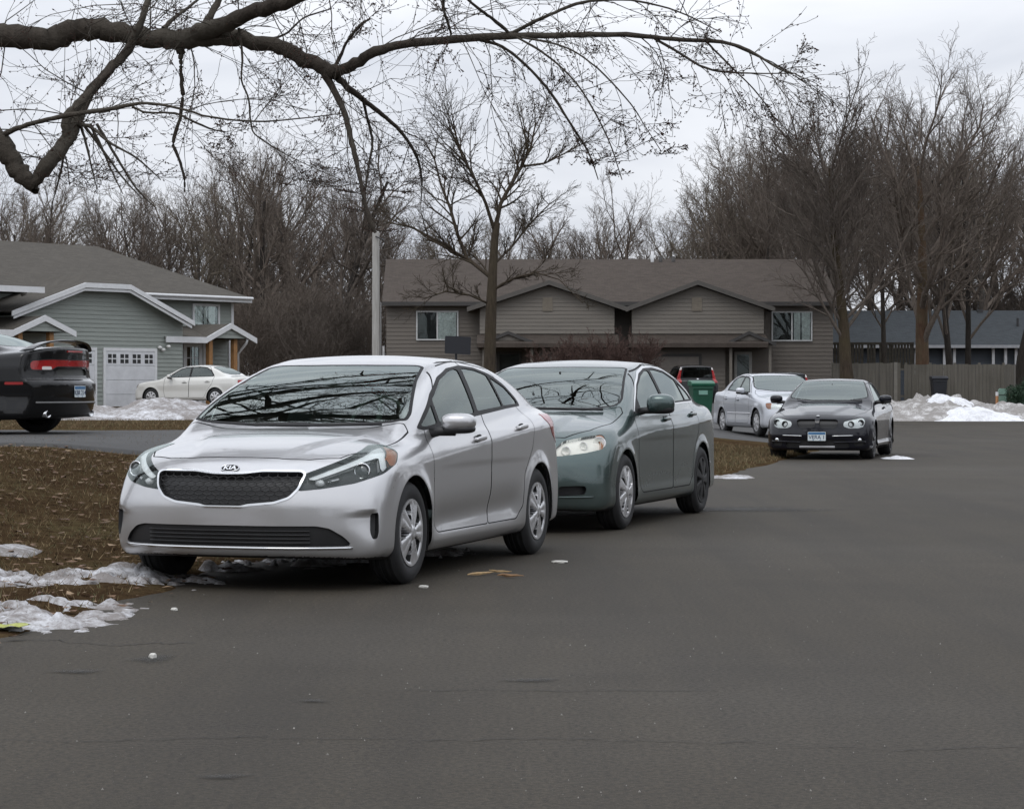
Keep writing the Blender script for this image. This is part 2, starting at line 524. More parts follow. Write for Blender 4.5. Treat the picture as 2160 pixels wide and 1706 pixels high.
# ------------------------------------------------------------------ wheels
def wheel(parent, x, y, z, side, R_t, W, R_r, style, M, steer=0.):
    """tyre + rim ; side -1: outer face towards -y"""
    w = bpy.data.objects.new('wheel', None); C.objects.link(w); w.parent = parent
    w.empty_display_size = .1
    w.location = (x, y, z); w.rotation_euler = (0, 0, (0 if side < 0 else math.pi)+steer)
    # local: outer face at -y
    hw = W/2
    prof = [(R_r*.97, hw*.86), (R_r*1.02, hw*.93), (R_r+(R_t-R_r)*.35, hw*1.03), (R_r+(R_t-R_r)*.7, hw*.98), (R_t-.014, hw*.84), (R_t-.003, hw*.66)]
    for k, yy in enumerate((.5, .18)):
        prof += [(R_t, hw*(yy+.12)), (R_t, hw*(yy-.02)), (R_t-.007, hw*(yy-.035)), (R_t-.007, hw*(yy-.075))]
    prof = prof+[(r, -t) for r, t in prof[::-1]]
    MB().lathe(prof, 'y', 56).build('tyre', M['tyre'], w, smooth=True, angle=35)
    n, kind, gap, r0, r1 = style
    mb = MB(); NR, NTH = 22, 20*max(n, 5)
    rr = [R_r*(.06+.94*(i/NR)) for i in range(NR+1)]
    v = []; f = []; mi = []
    def info(r, th):
        u = r/R_r
        a = (th/(2*math.pi)*n) % 1.0-.5  # -.5..5 inside one sector, gap around 0
        g0 = gap*(.55+.45*sstep(np.array(u), r0, r1)); tw = .10*(u-.5) if kind == 'twist' else 0
        a2 = a-tw
        hole = abs(a2) < g0 and r0 < u < r1
        if hole and kind == 'petal' and u < r0+.1 and abs(a2) > g0*.6: hole = False
        dep = .012*math.cos(u*2.6)-.03*max(0, u-.93)/.07*0
        base = hw*.92+.004+.014*(1-u**2)
        if u > .95: base = hw*.98
        if u < .17: base += .006
        if hole: return base-.055, 1
        # spoke crown
        e = (abs(a2)-g0)/(.5-g0+1e-6)
        base -= .008*(1-min(1, max(0, e)*4))*(1 if r0-.03 < u < r1+.02 else 0)
        if kind == 'petal': base -= .004*math.exp(-((abs(a2)-.5)/.06)**2)*(1 if .3 < u < .88 else 0)
        return base, 0
    for i, r in enumerate(rr):
        for k in range(NTH):
            th = 2*math.pi*k/NTH; d, hh = info(r, th)
            v.append((r*math.cos(th), -d, r*math.sin(th)))
    for i in range(NR):
        for k in range(NTH):
            k2 = (k+1) % NTH
            f.append((i*NTH+k, i*NTH+k2, (i+1)*NTH+k2, (i+1)*NTH+k))
            _, hh = info((rr[i]+rr[i+1])/2, 2*math.pi*(k+.5)/NTH); mi.append(hh)
    c = len(v); v.append((0, -hw*.92-.022, 0))
    for k in range(NTH): f.append((c, (k+1) % NTH, k)); mi.append(0)
    # barrel lip
    for k in range(NTH):
        th = 2*math.pi*k/NTH; v.append((R_r*1.0*math.cos(th), -hw*.7, R_r*1.0*math.sin(th)))
    for k in range(NTH):
        k2 = (k+1) % NTH; f.append((NR*NTH+k, NR*NTH+k2, c+1+k2, c+1+k)); mi.append(0)
    me = bpy.data.meshes.new('rim'); me.from_pydata(v, [], f); me.polygons.foreach_set('material_index', mi)
    me.polygons.foreach_set('use_smooth', [True]*len(f)); me.set_sharp_from_angle(angle=R(40))
    obj('rim', me, [M['rim'], M['rimgap']], w)
    # brake disc / inner closing plate
    MB().lathe([(0.001, -hw*.2), (R_r*.9, -hw*.2), (R_r*.99, hw*.8)], 'y', 24).build('wheel_hub', M['rimgap'], w)
    return w

def seat_mesh(x, y, z, w=.5):
    mb = MB()
    mb.ell((x, y, z+.07), (.27, w/2, .1), .5, .5)
    Mt = Matrix.Rotation(R(22), 4, 'Y')
    mb.ell((x+.33, y, z+.37), (.09, w/2, .37), .5, .5, M=Mt)
    mb.ell((x+.47, y, z+.80), (.055, .14, .11), .6, .6, M=Mt)
    return mb

def text_mesh(body, size, name='text', extrude=.001, bold=0.):
    cu = bpy.data.curves.new(name, 'FONT'); cu.body = body; cu.size = size; cu.extrude = extrude; cu.offset = bold
    cu.align_x = 'CENTER'; cu.align_y = 'CENTER'
    t = bpy.data.objects.new(name, cu); C.objects.link(t)
    dg = bpy.context.evaluated_depsgraph_get(); dg.update()
    me = bpy.data.meshes.new_from_object(t.evaluated_get(dg))
    C.objects.unlink(t); bpy.data.objects.remove(t); bpy.data.curves.remove(cu)
    return me

def plate(parent, p, n, M, chars, w=.305, h=.152, band=True):
    """number plate facing n at p (local car coordinates)"""
    n = Vector(n); n.z *= .3; n.normalize(); up = Vector((0, 0, 1)); u = up.cross(n).normalized(); v = n.cross(u)
    Mx = Matrix((u, v, n)).transposed().to_4x4(); Mx.translation = Vector(p)
    e = bpy.data.objects.new('licence_plate', None); C.objects.link(e); e.parent = parent; e.matrix_local = Mx; e.empty_display_size = .05
    pb = MB(); pb.prism(rnd([(-w/2, -h/2), (w/2, -h/2), (w/2, h/2), (-w/2, h/2)], .015), 2, 0, .004)
    pb.build('plate_panel', M['plate'], e)
    if band:
        MB().box(-w/2+.008, w/2-.008, h*.2, h/2-.008, .0045, .0065).build('plate_band', M['plateblue'], e)
        for k in (-1, 1): MB().box(k*.06-.012, k*.06+.012, -h/2+.006, -h/2+.016, .0045, .006).build('plate_sticker', M['plateblue'], e)
    tm = text_mesh(chars, .088, 'plate_characters', .0006, .001)
    obj('plate_characters', tm, M['platetext'], e, loc=(0, -.018, .0055))
    return e

def build_car(name, label, cat, P, M, loc, rz, spec, h=.02, group=None):
    """spec: dict of per-car regions and options"""
    root = thing(name, label, cat, loc, rz, group)
    sh = Shell(P, h); L = P['L']
    gap = M['gap']
    # wheel arches first
    for wx in P['axles']:
        c = (wx, P['wz'])
        sh.cut('_arch', 'side', None, fn=lambda u, v, c=c: np.maximum(np.hypot(u-c[0], v-c[1])-P['arch'], v-.95), src=('paint',), n=-.5, yr=(.45, 9))
    for r in spec['regions']:
        k = dict(r); fnc = k.pop('op', 'cut')
        getattr(sh, fnc)(**k)
    # underside
    sh.lab[(sh.lab == 'paint') & (sh.cen[:, 2] < .30) & (sh.nor[:, 2] < -.8)] = 'under'
    body = sh.part('body', sh.faces('paint'), M['paint'], root)
    sh.part('underbody', sh.faces('under'), M['plastic'], root)
    for it in spec['parts']:
        nm, lb, mt = it['name'], it['from'], M[it['mat']]
        for sd in it.get('sides', (0,)):
            par = root
            fs = sh.faces(lb, sd)
            if not fs: continue
            o = sh.part(nm, fs, mt, body if it.get('sub') else root, it.get('off', 0), it.get('wall', 0), M[it['wallmat']] if 'wallmat' in it else None)
            it.setdefault('objs', {})[sd] = o
            if 'label' in it: o['label'] = it['label']
    # inner lining of the cabin, 25 mm inside the shell
    zl = P['zb']-.06
    lm = np.isin(sh.lab.astype(str), ('paint', 'frame', 'pillar', 'gap', 'door', 'rear_door')) & (sh.cen[:, 2] > zl-.25) & (sh.cen[:, 0] > P['cabin'][0]+.15) & (sh.cen[:, 0] < P['cabin'][1]-.1)
    lin = [sh.Q[i] for i in np.flatnonzero(lm)]
    o = sh.part('cabin_lining', lin, M['lining'], root, -.025)
    # wheel wells
    a = P['arch']
    for wx in P['axles']:
        for sd in (-1, 1):
            N = 26; v = []; f = []
            for k in range(N+1):
                q = math.pi*(-.12+1.24*k/N); cx, cz = math.cos(q), math.sin(q)
                yo = P['w'](wx)-.012
                v += [(wx+a*1.0*cx, sd*yo*.985, P['wz']+a*cz), (wx+a*1.05*cx, sd*(yo-.12), P['wz']+a*1.05*cz), (wx+a*1.05*cx, sd*.42, P['wz']+a*1.05*cz), (wx, sd*.42, P['wz'])]
            for k in range(N):
                b = 4*k
                f += [(b, b+1, b+5, b+4), (b+1, b+2, b+6, b+5), (b+2, b+3, b+6)]
            MB().add(v, f).build('wheel_well', M['well'], root)
    # cabin furniture
    c0, c1 = P['cabin']; xs = P['seatx']
    mb = MB(); mb.box(c0+.05, c1-.2, -.68, .68, .26, .30); mb.build('cabin_floor', M['lining'], root)
    d = MB(); zd = P['dash']
    d.prism(chaikin([(c0+.02, zd-.03), (c0+.35, zd+.02), (c0+.55, zd+.01), (c0+.66, zd-.08), (c0+.6, zd-.35), (c0+.1, .35)], 2), 1, -.70, .70)
    d.build('dashboard', M['dash'], root, smooth=True, angle=50)
    if spec.get('interior', True):
        for yy in (-.37, .37): seat_mesh(xs, yy, .42).build('seat', M['seat'], root, smooth=True)
        xr = c1-2.45-.05
        rb = MB(); rb.ell((xr+.95, 0, .5), (.28, .62, .1), .4, .5); rb.ell((xr+1.3, 0, .80), (.09, .62, .32), .4, .5, M=Matrix.Rotation(R(24), 4, 'Y'))
        for yy in (-.4, .4): rb.ell((xr+1.42, yy, P['zb']+.10), (.045, .12, .075), .6, .6)
        rb.build('rear_bench', M['seat'], root, smooth=True)
        st = MB(); cx, cy, cz = xs-.42, -.37, zd+.02
        Mt = Matrix.Translation((cx, cy, cz)) @ Matrix.Rotation(R(-68), 4, 'Y')
        ring = [Mt @ Vector((.185*math.cos(t), .185*math.sin(t), 0)) for t in np.linspace(0, 2*math.pi, 28)]
        st.tube(ring, .016, 8); st.tube([Mt @ Vector((-.18, 0, 0)), Mt @ Vector((.18, 0, 0))], .02, 6); st.tube([Mt @ Vector((0, 0, 0)), Mt @ Vector((0, 0, -.25))], .04, 8)
        st.build('steering_wheel', M['dash'], root, smooth=True)
        rm = MB(); rm.ell((P['rvm'][0], 0, P['rvm'][1]), (.02, .125, .035), .6, .6); rm.tube([(P['rvm'][0], 0, P['rvm'][1]), (P['rvm'][0]-.05, 0, P['rvm'][1]+.07)], .01, 6)
        rm.build('rear_view_mirror', M['dash'], root, smooth=True)
    # wheels
    wy = spec['wy']
    for i, wx in enumerate(P['axles']):
        for sd in (-1, 1):
            Mw = M
            if i == 1 and 'rear_rim' in spec: Mw = dict(M, rim=M['rimgap'])
            wheel(root, wx, sd*(wy-spec['W']/2), P['wz'], sd, spec['Rt'], spec['W'], spec['Rr'], spec['style'], Mw, R(spec.get('steer', 0)) if i == 0 else 0)
    # mirrors
    mx, mz = spec['mirror']; ms = spec.get('mirror_size', (.075, .125, .085))
    for sd in spec.get('mirror_sides', (-1, 1)):
        p = sh.hit(1, mx, mz-.07, sd*1.3, 0)
        yb = abs(p.y)
        e = bpy.data.objects.new('wing_mirror', None); C.objects.link(e); e.parent = root; e.empty_display_size = .05
        hs = MB(); yc = yb+.06+ms[1]
        hs.ell((mx+.02, sd*yc, mz), ms, .75, .7, 24, 14, M=Matrix.Rotation(R(-12*sd), 3, 'Z').to_4x4())
        hs.build('mirror_housing', M.get('mirror', M['paint']), e, smooth=True)
        ft = MB(); ft.tube([(mx+.0, sd*(yb-.02), mz-.075), (mx+.0, sd*(yb+.05), mz-.06), (mx+.01, sd*(yc-.02), mz-.05)], [.035, .03, .04], 10)
        ft.ell((mx+.03, sd*yc, mz-.045), (ms[0]*.95, ms[1]*.95, ms[2]*.55), .7, .7)
        ft.build('mirror_foot', M['plastic'], e, smooth=True)
        gl = MB(); gl.ell((mx+.02+ms[0]*.93, sd*yc, mz), (.008, ms[1]*.85, ms[2]*.8), .6, .6)
        gl.build('mirror_glass', M['chrome'], e, smooth=True)
    # handles
    for (hx, hz, which) in spec.get('handles', ()):
        for sd in (-1, 1):
            p = sh.hit(1, hx, hz, sd*1.3, 0); n = sh.normal(p)
            hb = MB(); q = Vector(p)+n*.022
            sl = spec.get('hslope', .03)
            hb.ell(q, (.10, .012, .017), .5, .6, M=Matrix.Rotation(-math.atan(sl)*1, 3, 'Y').to_4x4())
            for dx in (-.075, .075): hb.ell(q+Vector((dx, -n.y*.012, dx*sl)), (.018, .016, .014), .7, .7)
            par = root
            for it in spec['parts']:
                if it['from'] == which and sd in it.get('objs', {}): par = it['objs'][sd]
            hb.build('handle', M.get('handle', M['paint']), par, smooth=True)
            cu = MB(); cu.ell(Vector(p)+Vector((-.01, 0, 0)), (.075, .006, .035), .8, .8, M=Matrix.Rotation(-math.atan(sl), 3, 'Y').to_4x4())
            cu.build('handle_recess', M['gap'], par, smooth=True)
    # wipers
    if 'wipers' in spec:
        for pts in spec['wipers']:
            q = []
            for (x, y) in pts:
                p = sh.hit(2, x, y, 1.7, .7); n = sh.normal(p); q.append(Vector(p)+n*.018)
            MB().tube(q, [.011]*(len(q)-1)+[.006], 6).build('wiper', M['plastic'], root, smooth=True)
    return root, sh, body
# ------------------------------------------------------------------ car materials
tyre_m = simple('tyre_rubber', (.018, .018, .019), .75, var=.35, scale=14)
plastic_m = simple('black_plastic', (.016, .016, .017), .5, var=.2)
gap_m = simple('panel_gap', (.010, .010, .011), .8)
well_m = simple('wheel_well_liner', (.012, .012, .012), .9)
lining_m = simple('cabin_lining', (.05, .05, .05), .9)
dash_m = simple('dashboard', (.05, .052, .053), .8)
seat_m = simple('seat_cloth', (.055, .056, .058), .9, var=.2, scale=20)
chrome_m = simple('chrome', (.72, .73, .74), .10, 1.0, var=.05)
satin_m = simple('silver_hubcap', (.62, .62, .63), .28, .65, var=.12, scale=9)
darkrim_m = simple('dark_rim', (.012, .012, .012), .6)
plate_m = simple('plate_white', (.62, .68, .70), .4, var=.06)
plateblue_m = simple('plate_blue', (.05, .16, .32), .4)
platetext_m = simple('plate_text', (.02, .035, .09), .5)
lampdark_m = simple('lamp_housing', (.022, .022, .023), .3, .2)
lampchrome_m = simple('lamp_reflector', (.90, .90, .91), .3, .05, var=.06, scale=22)
amber_m = simple('amber_reflector', (.42, .15, .06), .3, coat=.5)
red_m = simple('red_lens', (.33, .012, .012), .2, coat=.8, var=.2)
redwhite_m = simple('reverse_lamp', (.70, .66, .64), .2, coat=.5)
lens_m = glass('lamp_lens', (.92, .94, .94), 1.5)
frit_m = simple('black_trim', (.008, .008, .009), .55, spec=.3)
BASE = dict(tyre=tyre_m, plastic=plastic_m, gap=gap_m, well=well_m, lining=lining_m, dash=dash_m, seat=seat_m, chrome=chrome_m,
            rim=satin_m, rimgap=darkrim_m, plate=plate_m, plateblue=plateblue_m, platetext=platetext_m, lampdark=lampdark_m,
            lampchrome=lampchrome_m, amber=amber_m, red=red_m, reverse=redwhite_m, lens=lens_m, frame=frit_m,
            ws=glass('windscreen_glass', (.62, .78, .71), 2.75), win=glass('side_glass', (.50, .60, .58), 1.75))
AX = lambda *p: crv(*p)

def lampset(label='headlight', depth=.035):
    """parts for a lamp cut into lamp / lamp_trim / amber sub-regions"""
    return [dict(name='lamp_housing', **{'from': 'lamp'}, mat='lampdark', sides=(-1, 1), off=-depth, wall=-depth, wallmat='lampdark'),
            dict(name='lamp_reflector', **{'from': 'lamp_trim'}, mat='lampchrome', sides=(-1, 1), off=-.012, wall=.02),
            dict(name='indicator', **{'from': 'amber'}, mat='amber', sides=(-1, 1), off=-.008, wall=.015)]

def lens_cover(sh, root, labels, mat, name='headlight'):
    out = []
    for sd in (-1, 1):
        fs = [q for l in labels for q in sh.faces(l, sd)]
        if fs: out.append(sh.part(name, fs, mat, root, .0015))
    return out

def rehang(root, names, parents):
    """make lamp details children of the lamp they belong to"""
    for ch in list(root.children):
        if ch.name.split('.')[0] in names:
            c = sum((Vector(v.co) for v in ch.data.vertices), Vector())/max(1, len(ch.data.vertices))
            for p in parents:
                cp = sum((Vector(v.co) for v in p.data.vertices), Vector())/len(p.data.vertices)
                if cp.y*c.y > 0 and abs(cp.x-c.x) < .8: ch.parent = p

# ------------------------------------------------------------------ 1: silver saloon (nearest)
def kia():
    def hood(x, ay):
        b = .30+.26*sstep(x, .1, 1.15)           # raised centre panel with soft creases
        return .016*(1-sstep(ay, b-.05, b+.05))*sstep(x, .12, .4)*sstep(x, 1.05, .75)
    def scallop(x, z):                            # sculpted lower door, sill kicks out again
        m = sstep(x, 1.05, 1.5)*sstep(x, 3.25, 2.9)
        zc = .36+.02*(x-1.6)
        return .030*np.exp(-((z-zc)/.10)**2)*m
    def carve(f, x, ay, z):
        u = ay+x                                   # wedge pressed into the bumper corner, sharp upper edge
        zt = .468+.06*(u-1.12)
        f = f+.026*np.exp(-(np.maximum(1.14-u, 0)/.17)**2-(np.maximum(u-1.14, 0)/.03)**2)*sstep(z, zt+.022, zt-.022)*sstep(z, .24, .42)
        return f
    P = dict(L=4.56, H=1.44, yref=.885, axles=(.88, 3.58), wz=.317, arch=.355, flare=.011,
             w=AX((0, .86), (.3, .88), (.7, .888), (1.2, .886), (2.6, .888), (3.6, .888), (4.1, .86), (4.56, .80)),
             crease=AX((0, .64), (.8, .73), (1.4, .775), (2.2, .835), (3.2, .905), (4.56, .965)), shoulder=.30,
             lower=AX((.1, .10), (.18, .055), (.25, .012), (.32, .004), (.5, .0), (.9, .0)), scallop=scallop,
             top=AX((-.1, .66), (.06, .715), (.16, .772), (.4, .845), (.8, .912), (1.15, .945), (1.7, .955), (2.6, 1.0), (3.4, 1.06), (3.8, 1.085), (4.2, 1.085), (4.45, 1.09), (4.6, 1.07)),
             crown=.075, hood=hood,
             nose=AX((.1, .12), (.2, .045), (.28, .02), (.38, .005), (.5, .0), (.6, .015), (.68, .04), (.76, .095), (.9, .25), (1.1, .5)),
             nosec=AX((.1, .33), (.3, .33), (.5, .36), (.7, .44), (.9, .55)), nosep=3.0,
             tail=AX((.1, 4.42), (.3, 4.53), (.5, 4.56), (.7, 4.54), (.9, 4.49), (1.05, 4.47), (1.2, 4.44)),
             tailc=AX((.1, .30), (.6, .35), (1.1, .48)), tailp=3.2, k_nose=.08,
             bot=AX((0, .205), (.5, .175), (.9, .16), (3.4, .17), (4.0, .2), (4.56, .26)),
             zb=.95, gw=AX((.9, .74), (1.2, .79), (1.5, .825), (2.2, .84), (3.0, .835), (3.6, .80), (4.1, .74)), tumble=.36, tcurve=.30,
             roof=AX((.8, .80), (1.0, .915), (1.3, 1.085), (1.65, 1.25), (1.95, 1.352), (2.15, 1.402), (2.45, 1.438), (2.8, 1.428), (3.15, 1.390), (3.5, 1.318), (3.8, 1.228), (4.1, 1.115), (4.3, 1.02)),
             carve=(carve,), xm=2.5, bow=.16, rcrown=.085, cabin=(1.12, 4.0), seatx=2.05, dash=.96, rvm=(1.86, 1.24))
    M = dict(BASE, paint=carpaint('silver_paint', (.56, .56, .568), .76, .28, .14))
    M['dash'] = simple('grey_dashboard', (.15, .16, .155), .8); M['lining'] = simple('grey_lining', (.16, .165, .16), .9); M['seat'] = simple('grey_seat_cloth', (.14, .145, .145), .9, var=.2, scale=20)
    dlo = rnd([(1.20, .955), (1.36, 1.045), (1.62, 1.175), (1.92, 1.285), (2.2, 1.345), (2.5, 1.368), (2.8, 1.355), (3.08, 1.31), (3.32, 1.235), (3.50, 1.135), (3.53, 1.082), (3.1, 1.066), (2.35, 1.022), (1.7, .975), (1.30, .942)], .03)
    fw = rnd([(1.58, .99), (1.60, 1.135), (1.92, 1.263), (2.2, 1.325), (2.335, 1.342), (2.40, 1.335), (2.33, 1.045), (2.0, 1.02)], .02)
    fq = rnd([(1.27, .972), (1.40, 1.035), (1.545, 1.105), (1.53, .985), (1.33, .965)], .015)
    rw = rnd([(2.41, 1.055), (2.49, 1.345), (2.6, 1.346), (2.8, 1.335), (2.99, 1.302), (3.02, 1.085)], .02)
    rq = rnd([(3.05, 1.088), (3.035, 1.287), (3.3, 1.215), (3.46, 1.12), (3.46, 1.10)], .02)
    hl = rnd([(.52, .600), (.50, .640), (.545, .690), (.80, .748), (1.1, .812), (1.36, .862), (1.50, .862), (1.57, .820), (1.49, .755), (1.30, .695), (1.0, .642), (.70, .612)], .025)
    gr = rnd([(-.2, .712), (.0, .706), (.10, .708), (.22, .722), (.455, .722), (.485, .70), (.46, .612), (.41, .555), (.32, .525), (.15, .510), (.12, .500), (-.2, .500)], .02)
    regs = [
        dict(op='ring', label='frame', inner='windshield', proj='top', poly=rnd([(1.065, -.2), (1.07, .10), (1.09, .35), (1.13, .66), (1.17, .735), (1.26, .735), (1.70, .615), (2.0, .56), (2.04, .50), (2.01, .25), (2.0, -.2)], .03), width=.022, n=.1, zr=(.85, 1.5)),
        dict(op='ring', label='frame', inner='rear_window', proj='top', poly=rnd([(3.30, -.2), (3.32, .3), (3.40, .52), (3.9, .60), (3.98, .55), (4.05, .3), (4.07, -.2)], .03), width=.025, n=.1, zr=(1.0, 1.5)),
        dict(label='frame', proj='side', poly=dlo, n=.25, zr=(.9, 1.5)),
        dict(label='front_window', proj='side', poly=fw, src=('frame',), n=.25), dict(label='front_window', proj='side', poly=fq, src=('frame',), n=.25),
        dict(label='back_window', proj='side', poly=rw, src=('frame',), n=.25), dict(label='quarter_window', proj='side', poly=rq, src=('frame',), n=.25),
        dict(op='ring', label='chrome_surround', inner='grille', proj='front', poly=gr, width=.013, zr=(.4, .85)),
        dict(label='lamp', proj='diag', poly=hl, zr=(.5, .95)),
        dict(label='amber', proj='diag', poly=[(1.39, .74), (1.375, .785), (1.475, .856), (1.54, .856), (1.6, .82), (1.5, .74)], src=('lamp',)),
        dict(label='lamp_trim', proj='diag', poly=[(.58, .672), (.8, .726), (1.1, .790), (1.33, .840), (1.47, .858), (1.385, .80), (1.36, .735), (1.30, .708), (1.275, .715), (1.30, .79), (1.14, .766), (.9, .716), (.66, .664)], src=('lamp',)),
        dict(label='lamp_trim', proj='diag', poly=[(.76, .650), (.765, .664), (.89, .684), (.885, .668)], src=('lamp',)),
        dict(label='intake', proj='front', poly=rnd([(-.2, .395), (.56, .395), (.63, .38), (.70, .33), (.74, .278), (.70, .272), (-.2, .272)], .02), zr=(.2, .5)),
        dict(label='slot', proj='diag', poly=rnd([(1.13, .46), (1.12, .35), (1.14, .31), (1.185, .31), (1.20, .35), (1.20, .47)], .015), zr=(.25, .55)),
        dict(label='tail', proj='rdiag', poly=rnd([(-2.95, .985), (-3.03, 1.02), (-3.75, 1.01), (-4.05, .99), (-4.05, .86), (-3.8, .80), (-3.26, .80), (-3.10, .87)], .02), zr=(.7, 1.05)),
        dict(op='ring', label='gap', inner='hood', proj='top', poly=[(.20, -.2), (.205, .30), (.235, .46), (.33, .62), (.62, .735), (.9, .765), (1.10, .775), (1.14, .73), (1.05, .45), (1.01, -.2)], width=.009, n=.45, zr=(.7, 1.1)),
        dict(op='ring', label='gap', inner='door', proj='side', poly=rnd([(1.30, .965), (1.26, .85), (1.27, .5), (1.33, .33), (1.40, .285), (2.42, .285), (2.44, .34), (2.45, 1.0), (2.52, 1.40), (2.0, 1.38)], .03), width=.008, n=.25, src=('paint',)),
        dict(op='ring', label='gap', inner='rear_door', proj='side', poly=rnd([(2.42, .285), (3.05, .285), (3.18, .37), (3.22, .6), (3.42, .78), (3.50, 1.02), (3.36, 1.1), (3.1, 1.35), (2.52, 1.40), (2.45, 1.0), (2.44, .34)], .03), width=.008, n=.25, src=('paint',)),
        dict(op='line', label='gap', proj='diag', pts=[(1.50, .75), (1.46, .68), (1.40, .60)], width=.006, zr=(.5, .9)),
    ]
    F = lambda f, n, m, **k: dict(name=n, mat=m, **{'from': f}, **k)
    parts = [F('windshield', 'windshield', 'ws'), F('rear_window', 'rear_window', 'win'), F('frame', 'window_frame', 'frame', off=.001),
             F('front_window', 'side_window', 'win', sides=(-1, 1), off=-.004), F('back_window', 'side_window', 'win', sides=(-1, 1), off=-.004), F('quarter_window', 'quarter_window', 'win', sides=(-1, 1), off=-.004),
             F('gap', 'panel_gap', 'gap', off=-.004), F('hood', 'hood', 'paint'), F('door', 'door', 'paint', sides=(-1, 1)), F('rear_door', 'door', 'paint', sides=(-1, 1)),
             F('chrome_surround', 'grille_surround', 'chrome', off=.007, wall=.015), F('grille', 'grille', 'plastic', off=-.035, wall=-.035),
             F('intake', 'lower_grille', 'plastic', off=-.02, wall=-.02), F('slot', 'bumper_slot', 'plastic', off=-.03, wall=-.03, sides=(-1, 1)),
             F('tail', 'taillight', 'red', sides=(-1, 1), off=.003, wall=.01)] + lampset()
    spec = dict(regions=regs, parts=parts, wy=.875, W=.20, Rt=.317, Rr=.208, style=(5, 'petal', .20, .25, .86),
                mirror_sides=(-1,), mirror=(1.39, .995), mirror_size=(.085, .112, .056), handles=((2.20, .865, 'door'), (3.16, .925, 'rear_door')), hslope=.07,
                wipers=[[(1.09, -.60), (1.06, -.2), (1.05, .1)], [(1.075, -.1), (1.06, .25), (1.10, .58)]], steer=0)
    fx, fy, y0 = .299, .954, 14.38
    O = (-.64-.88*fx-.875*fy+.02, 14.38-.88*fy+.875*fx, 0)
    root, sh, body = build_car('silver_sedan', 'silver sedan parked nearest at the road edge, black honeycomb grille, oval bonnet badge', 'car', P, M, O, math.atan2(fy, fx), spec, h=.0145)
    hls = lens_cover(sh, root, ('lamp', 'lamp_trim', 'amber'), M['lens'])
    for sd, o in zip((-1, 1), hls):
        for (yy, zz, r) in ((.752, .715, .045),):
            p = sh.hit(0, sd*yy, zz, -.1, 1.2); n = Vector((-1, sd*.25, .1)).normalized()
            q = Vector(p)-n*.03
            Mx = n.to_track_quat('Z', 'Y').to_matrix().to_4x4(); Mx.translation = q
            t = MB(); t.lathe([(r*1.02, .0), (r*1.12, .014), (r*1.0, .02), (r*.86, .012), (r*.84, -.01)], 'z', 28); t.v = [tuple(Mx @ Vector(v)) for v in t.v]
            t.build('projector_ring', M['chrome'], o, smooth=True)
            s2 = MB(); s2.ell((0, 0, 0), (r*.84, r*.84, r*.4), 1, 1); s2.v = [tuple(Mx @ Vector(v)) for v in s2.v]
            s2.build('projector_lens', simple('projector_glass', (.09, .10, .10), .06, coat=1), o, smooth=True)
        p = sh.hit(0, sd*.555, .645, -.1, 1.2); s2 = MB(); s2.ell(Vector(p)+Vector((.03, 0, 0)), (.02, .03, .022), 1, 1); s2.build('turn_bulb', M['lampchrome'], o, smooth=True)
    rehang(root, ('lamp_housing', 'lamp_reflector', 'indicator'), hls)
    # honeycomb in the grille
    mb = MB(); a = .030
    for j in range(-1, 9):
        for i in range(-18, 19):
            cy = (i+(j % 2)*.5)*a*1.9; cz = .538+j*a*.86
            k = [(cy+a*.95*math.cos(R(30+60*t))*1.05, cz+a*.58*math.sin(R(30+60*t))) for t in range(6)]
            for t in (0, 1, 2):
                (ya, za), (yb, zb) = k[t], k[(t+1) % 6]
                ym, zm = (ya+yb)/2, (za+zb)/2
                if poly_sd(gr, np.array([abs(ym)]), np.array([zm]))[0] > -.016: continue
                pa = sh.hit(0, ya, za, -.1, .6); pb = sh.hit(0, yb, zb, -.1, .6)
                if pa is None or pb is None: continue
                mb.tube([pa+Vector((.016, 0, 0)), pb+Vector((.018, 0, 0))], .0033, 4, cap=False)
    gpar = [o for o in root.children if o.name.startswith('grille') and 'surround' not in o.name][0]
    mb.build('honeycomb', simple('grille_gloss', (.010, .010, .010), .55), gpar)
    # lower grille bars
    mb = MB()
    for z in (.295, .318, .341, .364):
        pts = [sh.hit(0, y, z, -.1, .6) for y in np.linspace(-.52, .52, 15)]
        mb.tube([p+Vector((.008, 0, 0)) for p in pts], .005, 4)
    gpar = [o for o in root.children if o.name.startswith('lower_grille')][0]
    mb.build('grille_bar', M['plastic'], gpar)
    # bright strip under the mouth
    pts = [sh.hit(0, y, .262, -.1, .9) for y in np.linspace(-.74, .74, 31)]
    MB().tube([p+Vector((-.002, 0, 0)) for p in pts], .009, 6).build('chrome_strip', M['chrome'], root, smooth=True)
    # roof ditch mouldings
    for sd in (-1, 1):
        pts = [sh.hit(2, x, sd*y, 1.7, .9) for x, y in ((2.10, .60), (2.2, .60), (2.4, .595), (2.6, .59), (2.8, .585), (3.0, .58), (3.2, .57), (3.4, .56))]
        MB().tube([p+Vector((0, 0, -.003)) for p in pts], .007, 5).build('roof_moulding', M['plastic'], root, smooth=True)
    # badge
    p = sh.hit(2, .105, 0, 1.2, .4); n = sh.normal(p); p = Vector(p)
    u = Vector((0, -1, 0)); v = n.cross(u).normalized(); u = v.cross(n)
    Mx = Matrix((u, v, n)).transposed().to_4x4(); Mx.translation = p+n*.002
    e = MB(); e.lathe([(.001, .004), (.055, .004), (.060, .002), (.060, -.01)], 'z', 40); e.v = [tuple(Mx @ Vector((x*1.0, y*.52, z))) for x, y, z in e.v]
    bo = e.build('badge', M['gap'], root, smooth=True, angle=40)
    e = MB(); e.tube([Mx @ Vector((.058*math.cos(t), .030*math.sin(t), .004)) for t in np.linspace(0, 2*math.pi, 40)], .0035, 6); e.build('badge_rim', M['chrome'], bo, smooth=True)
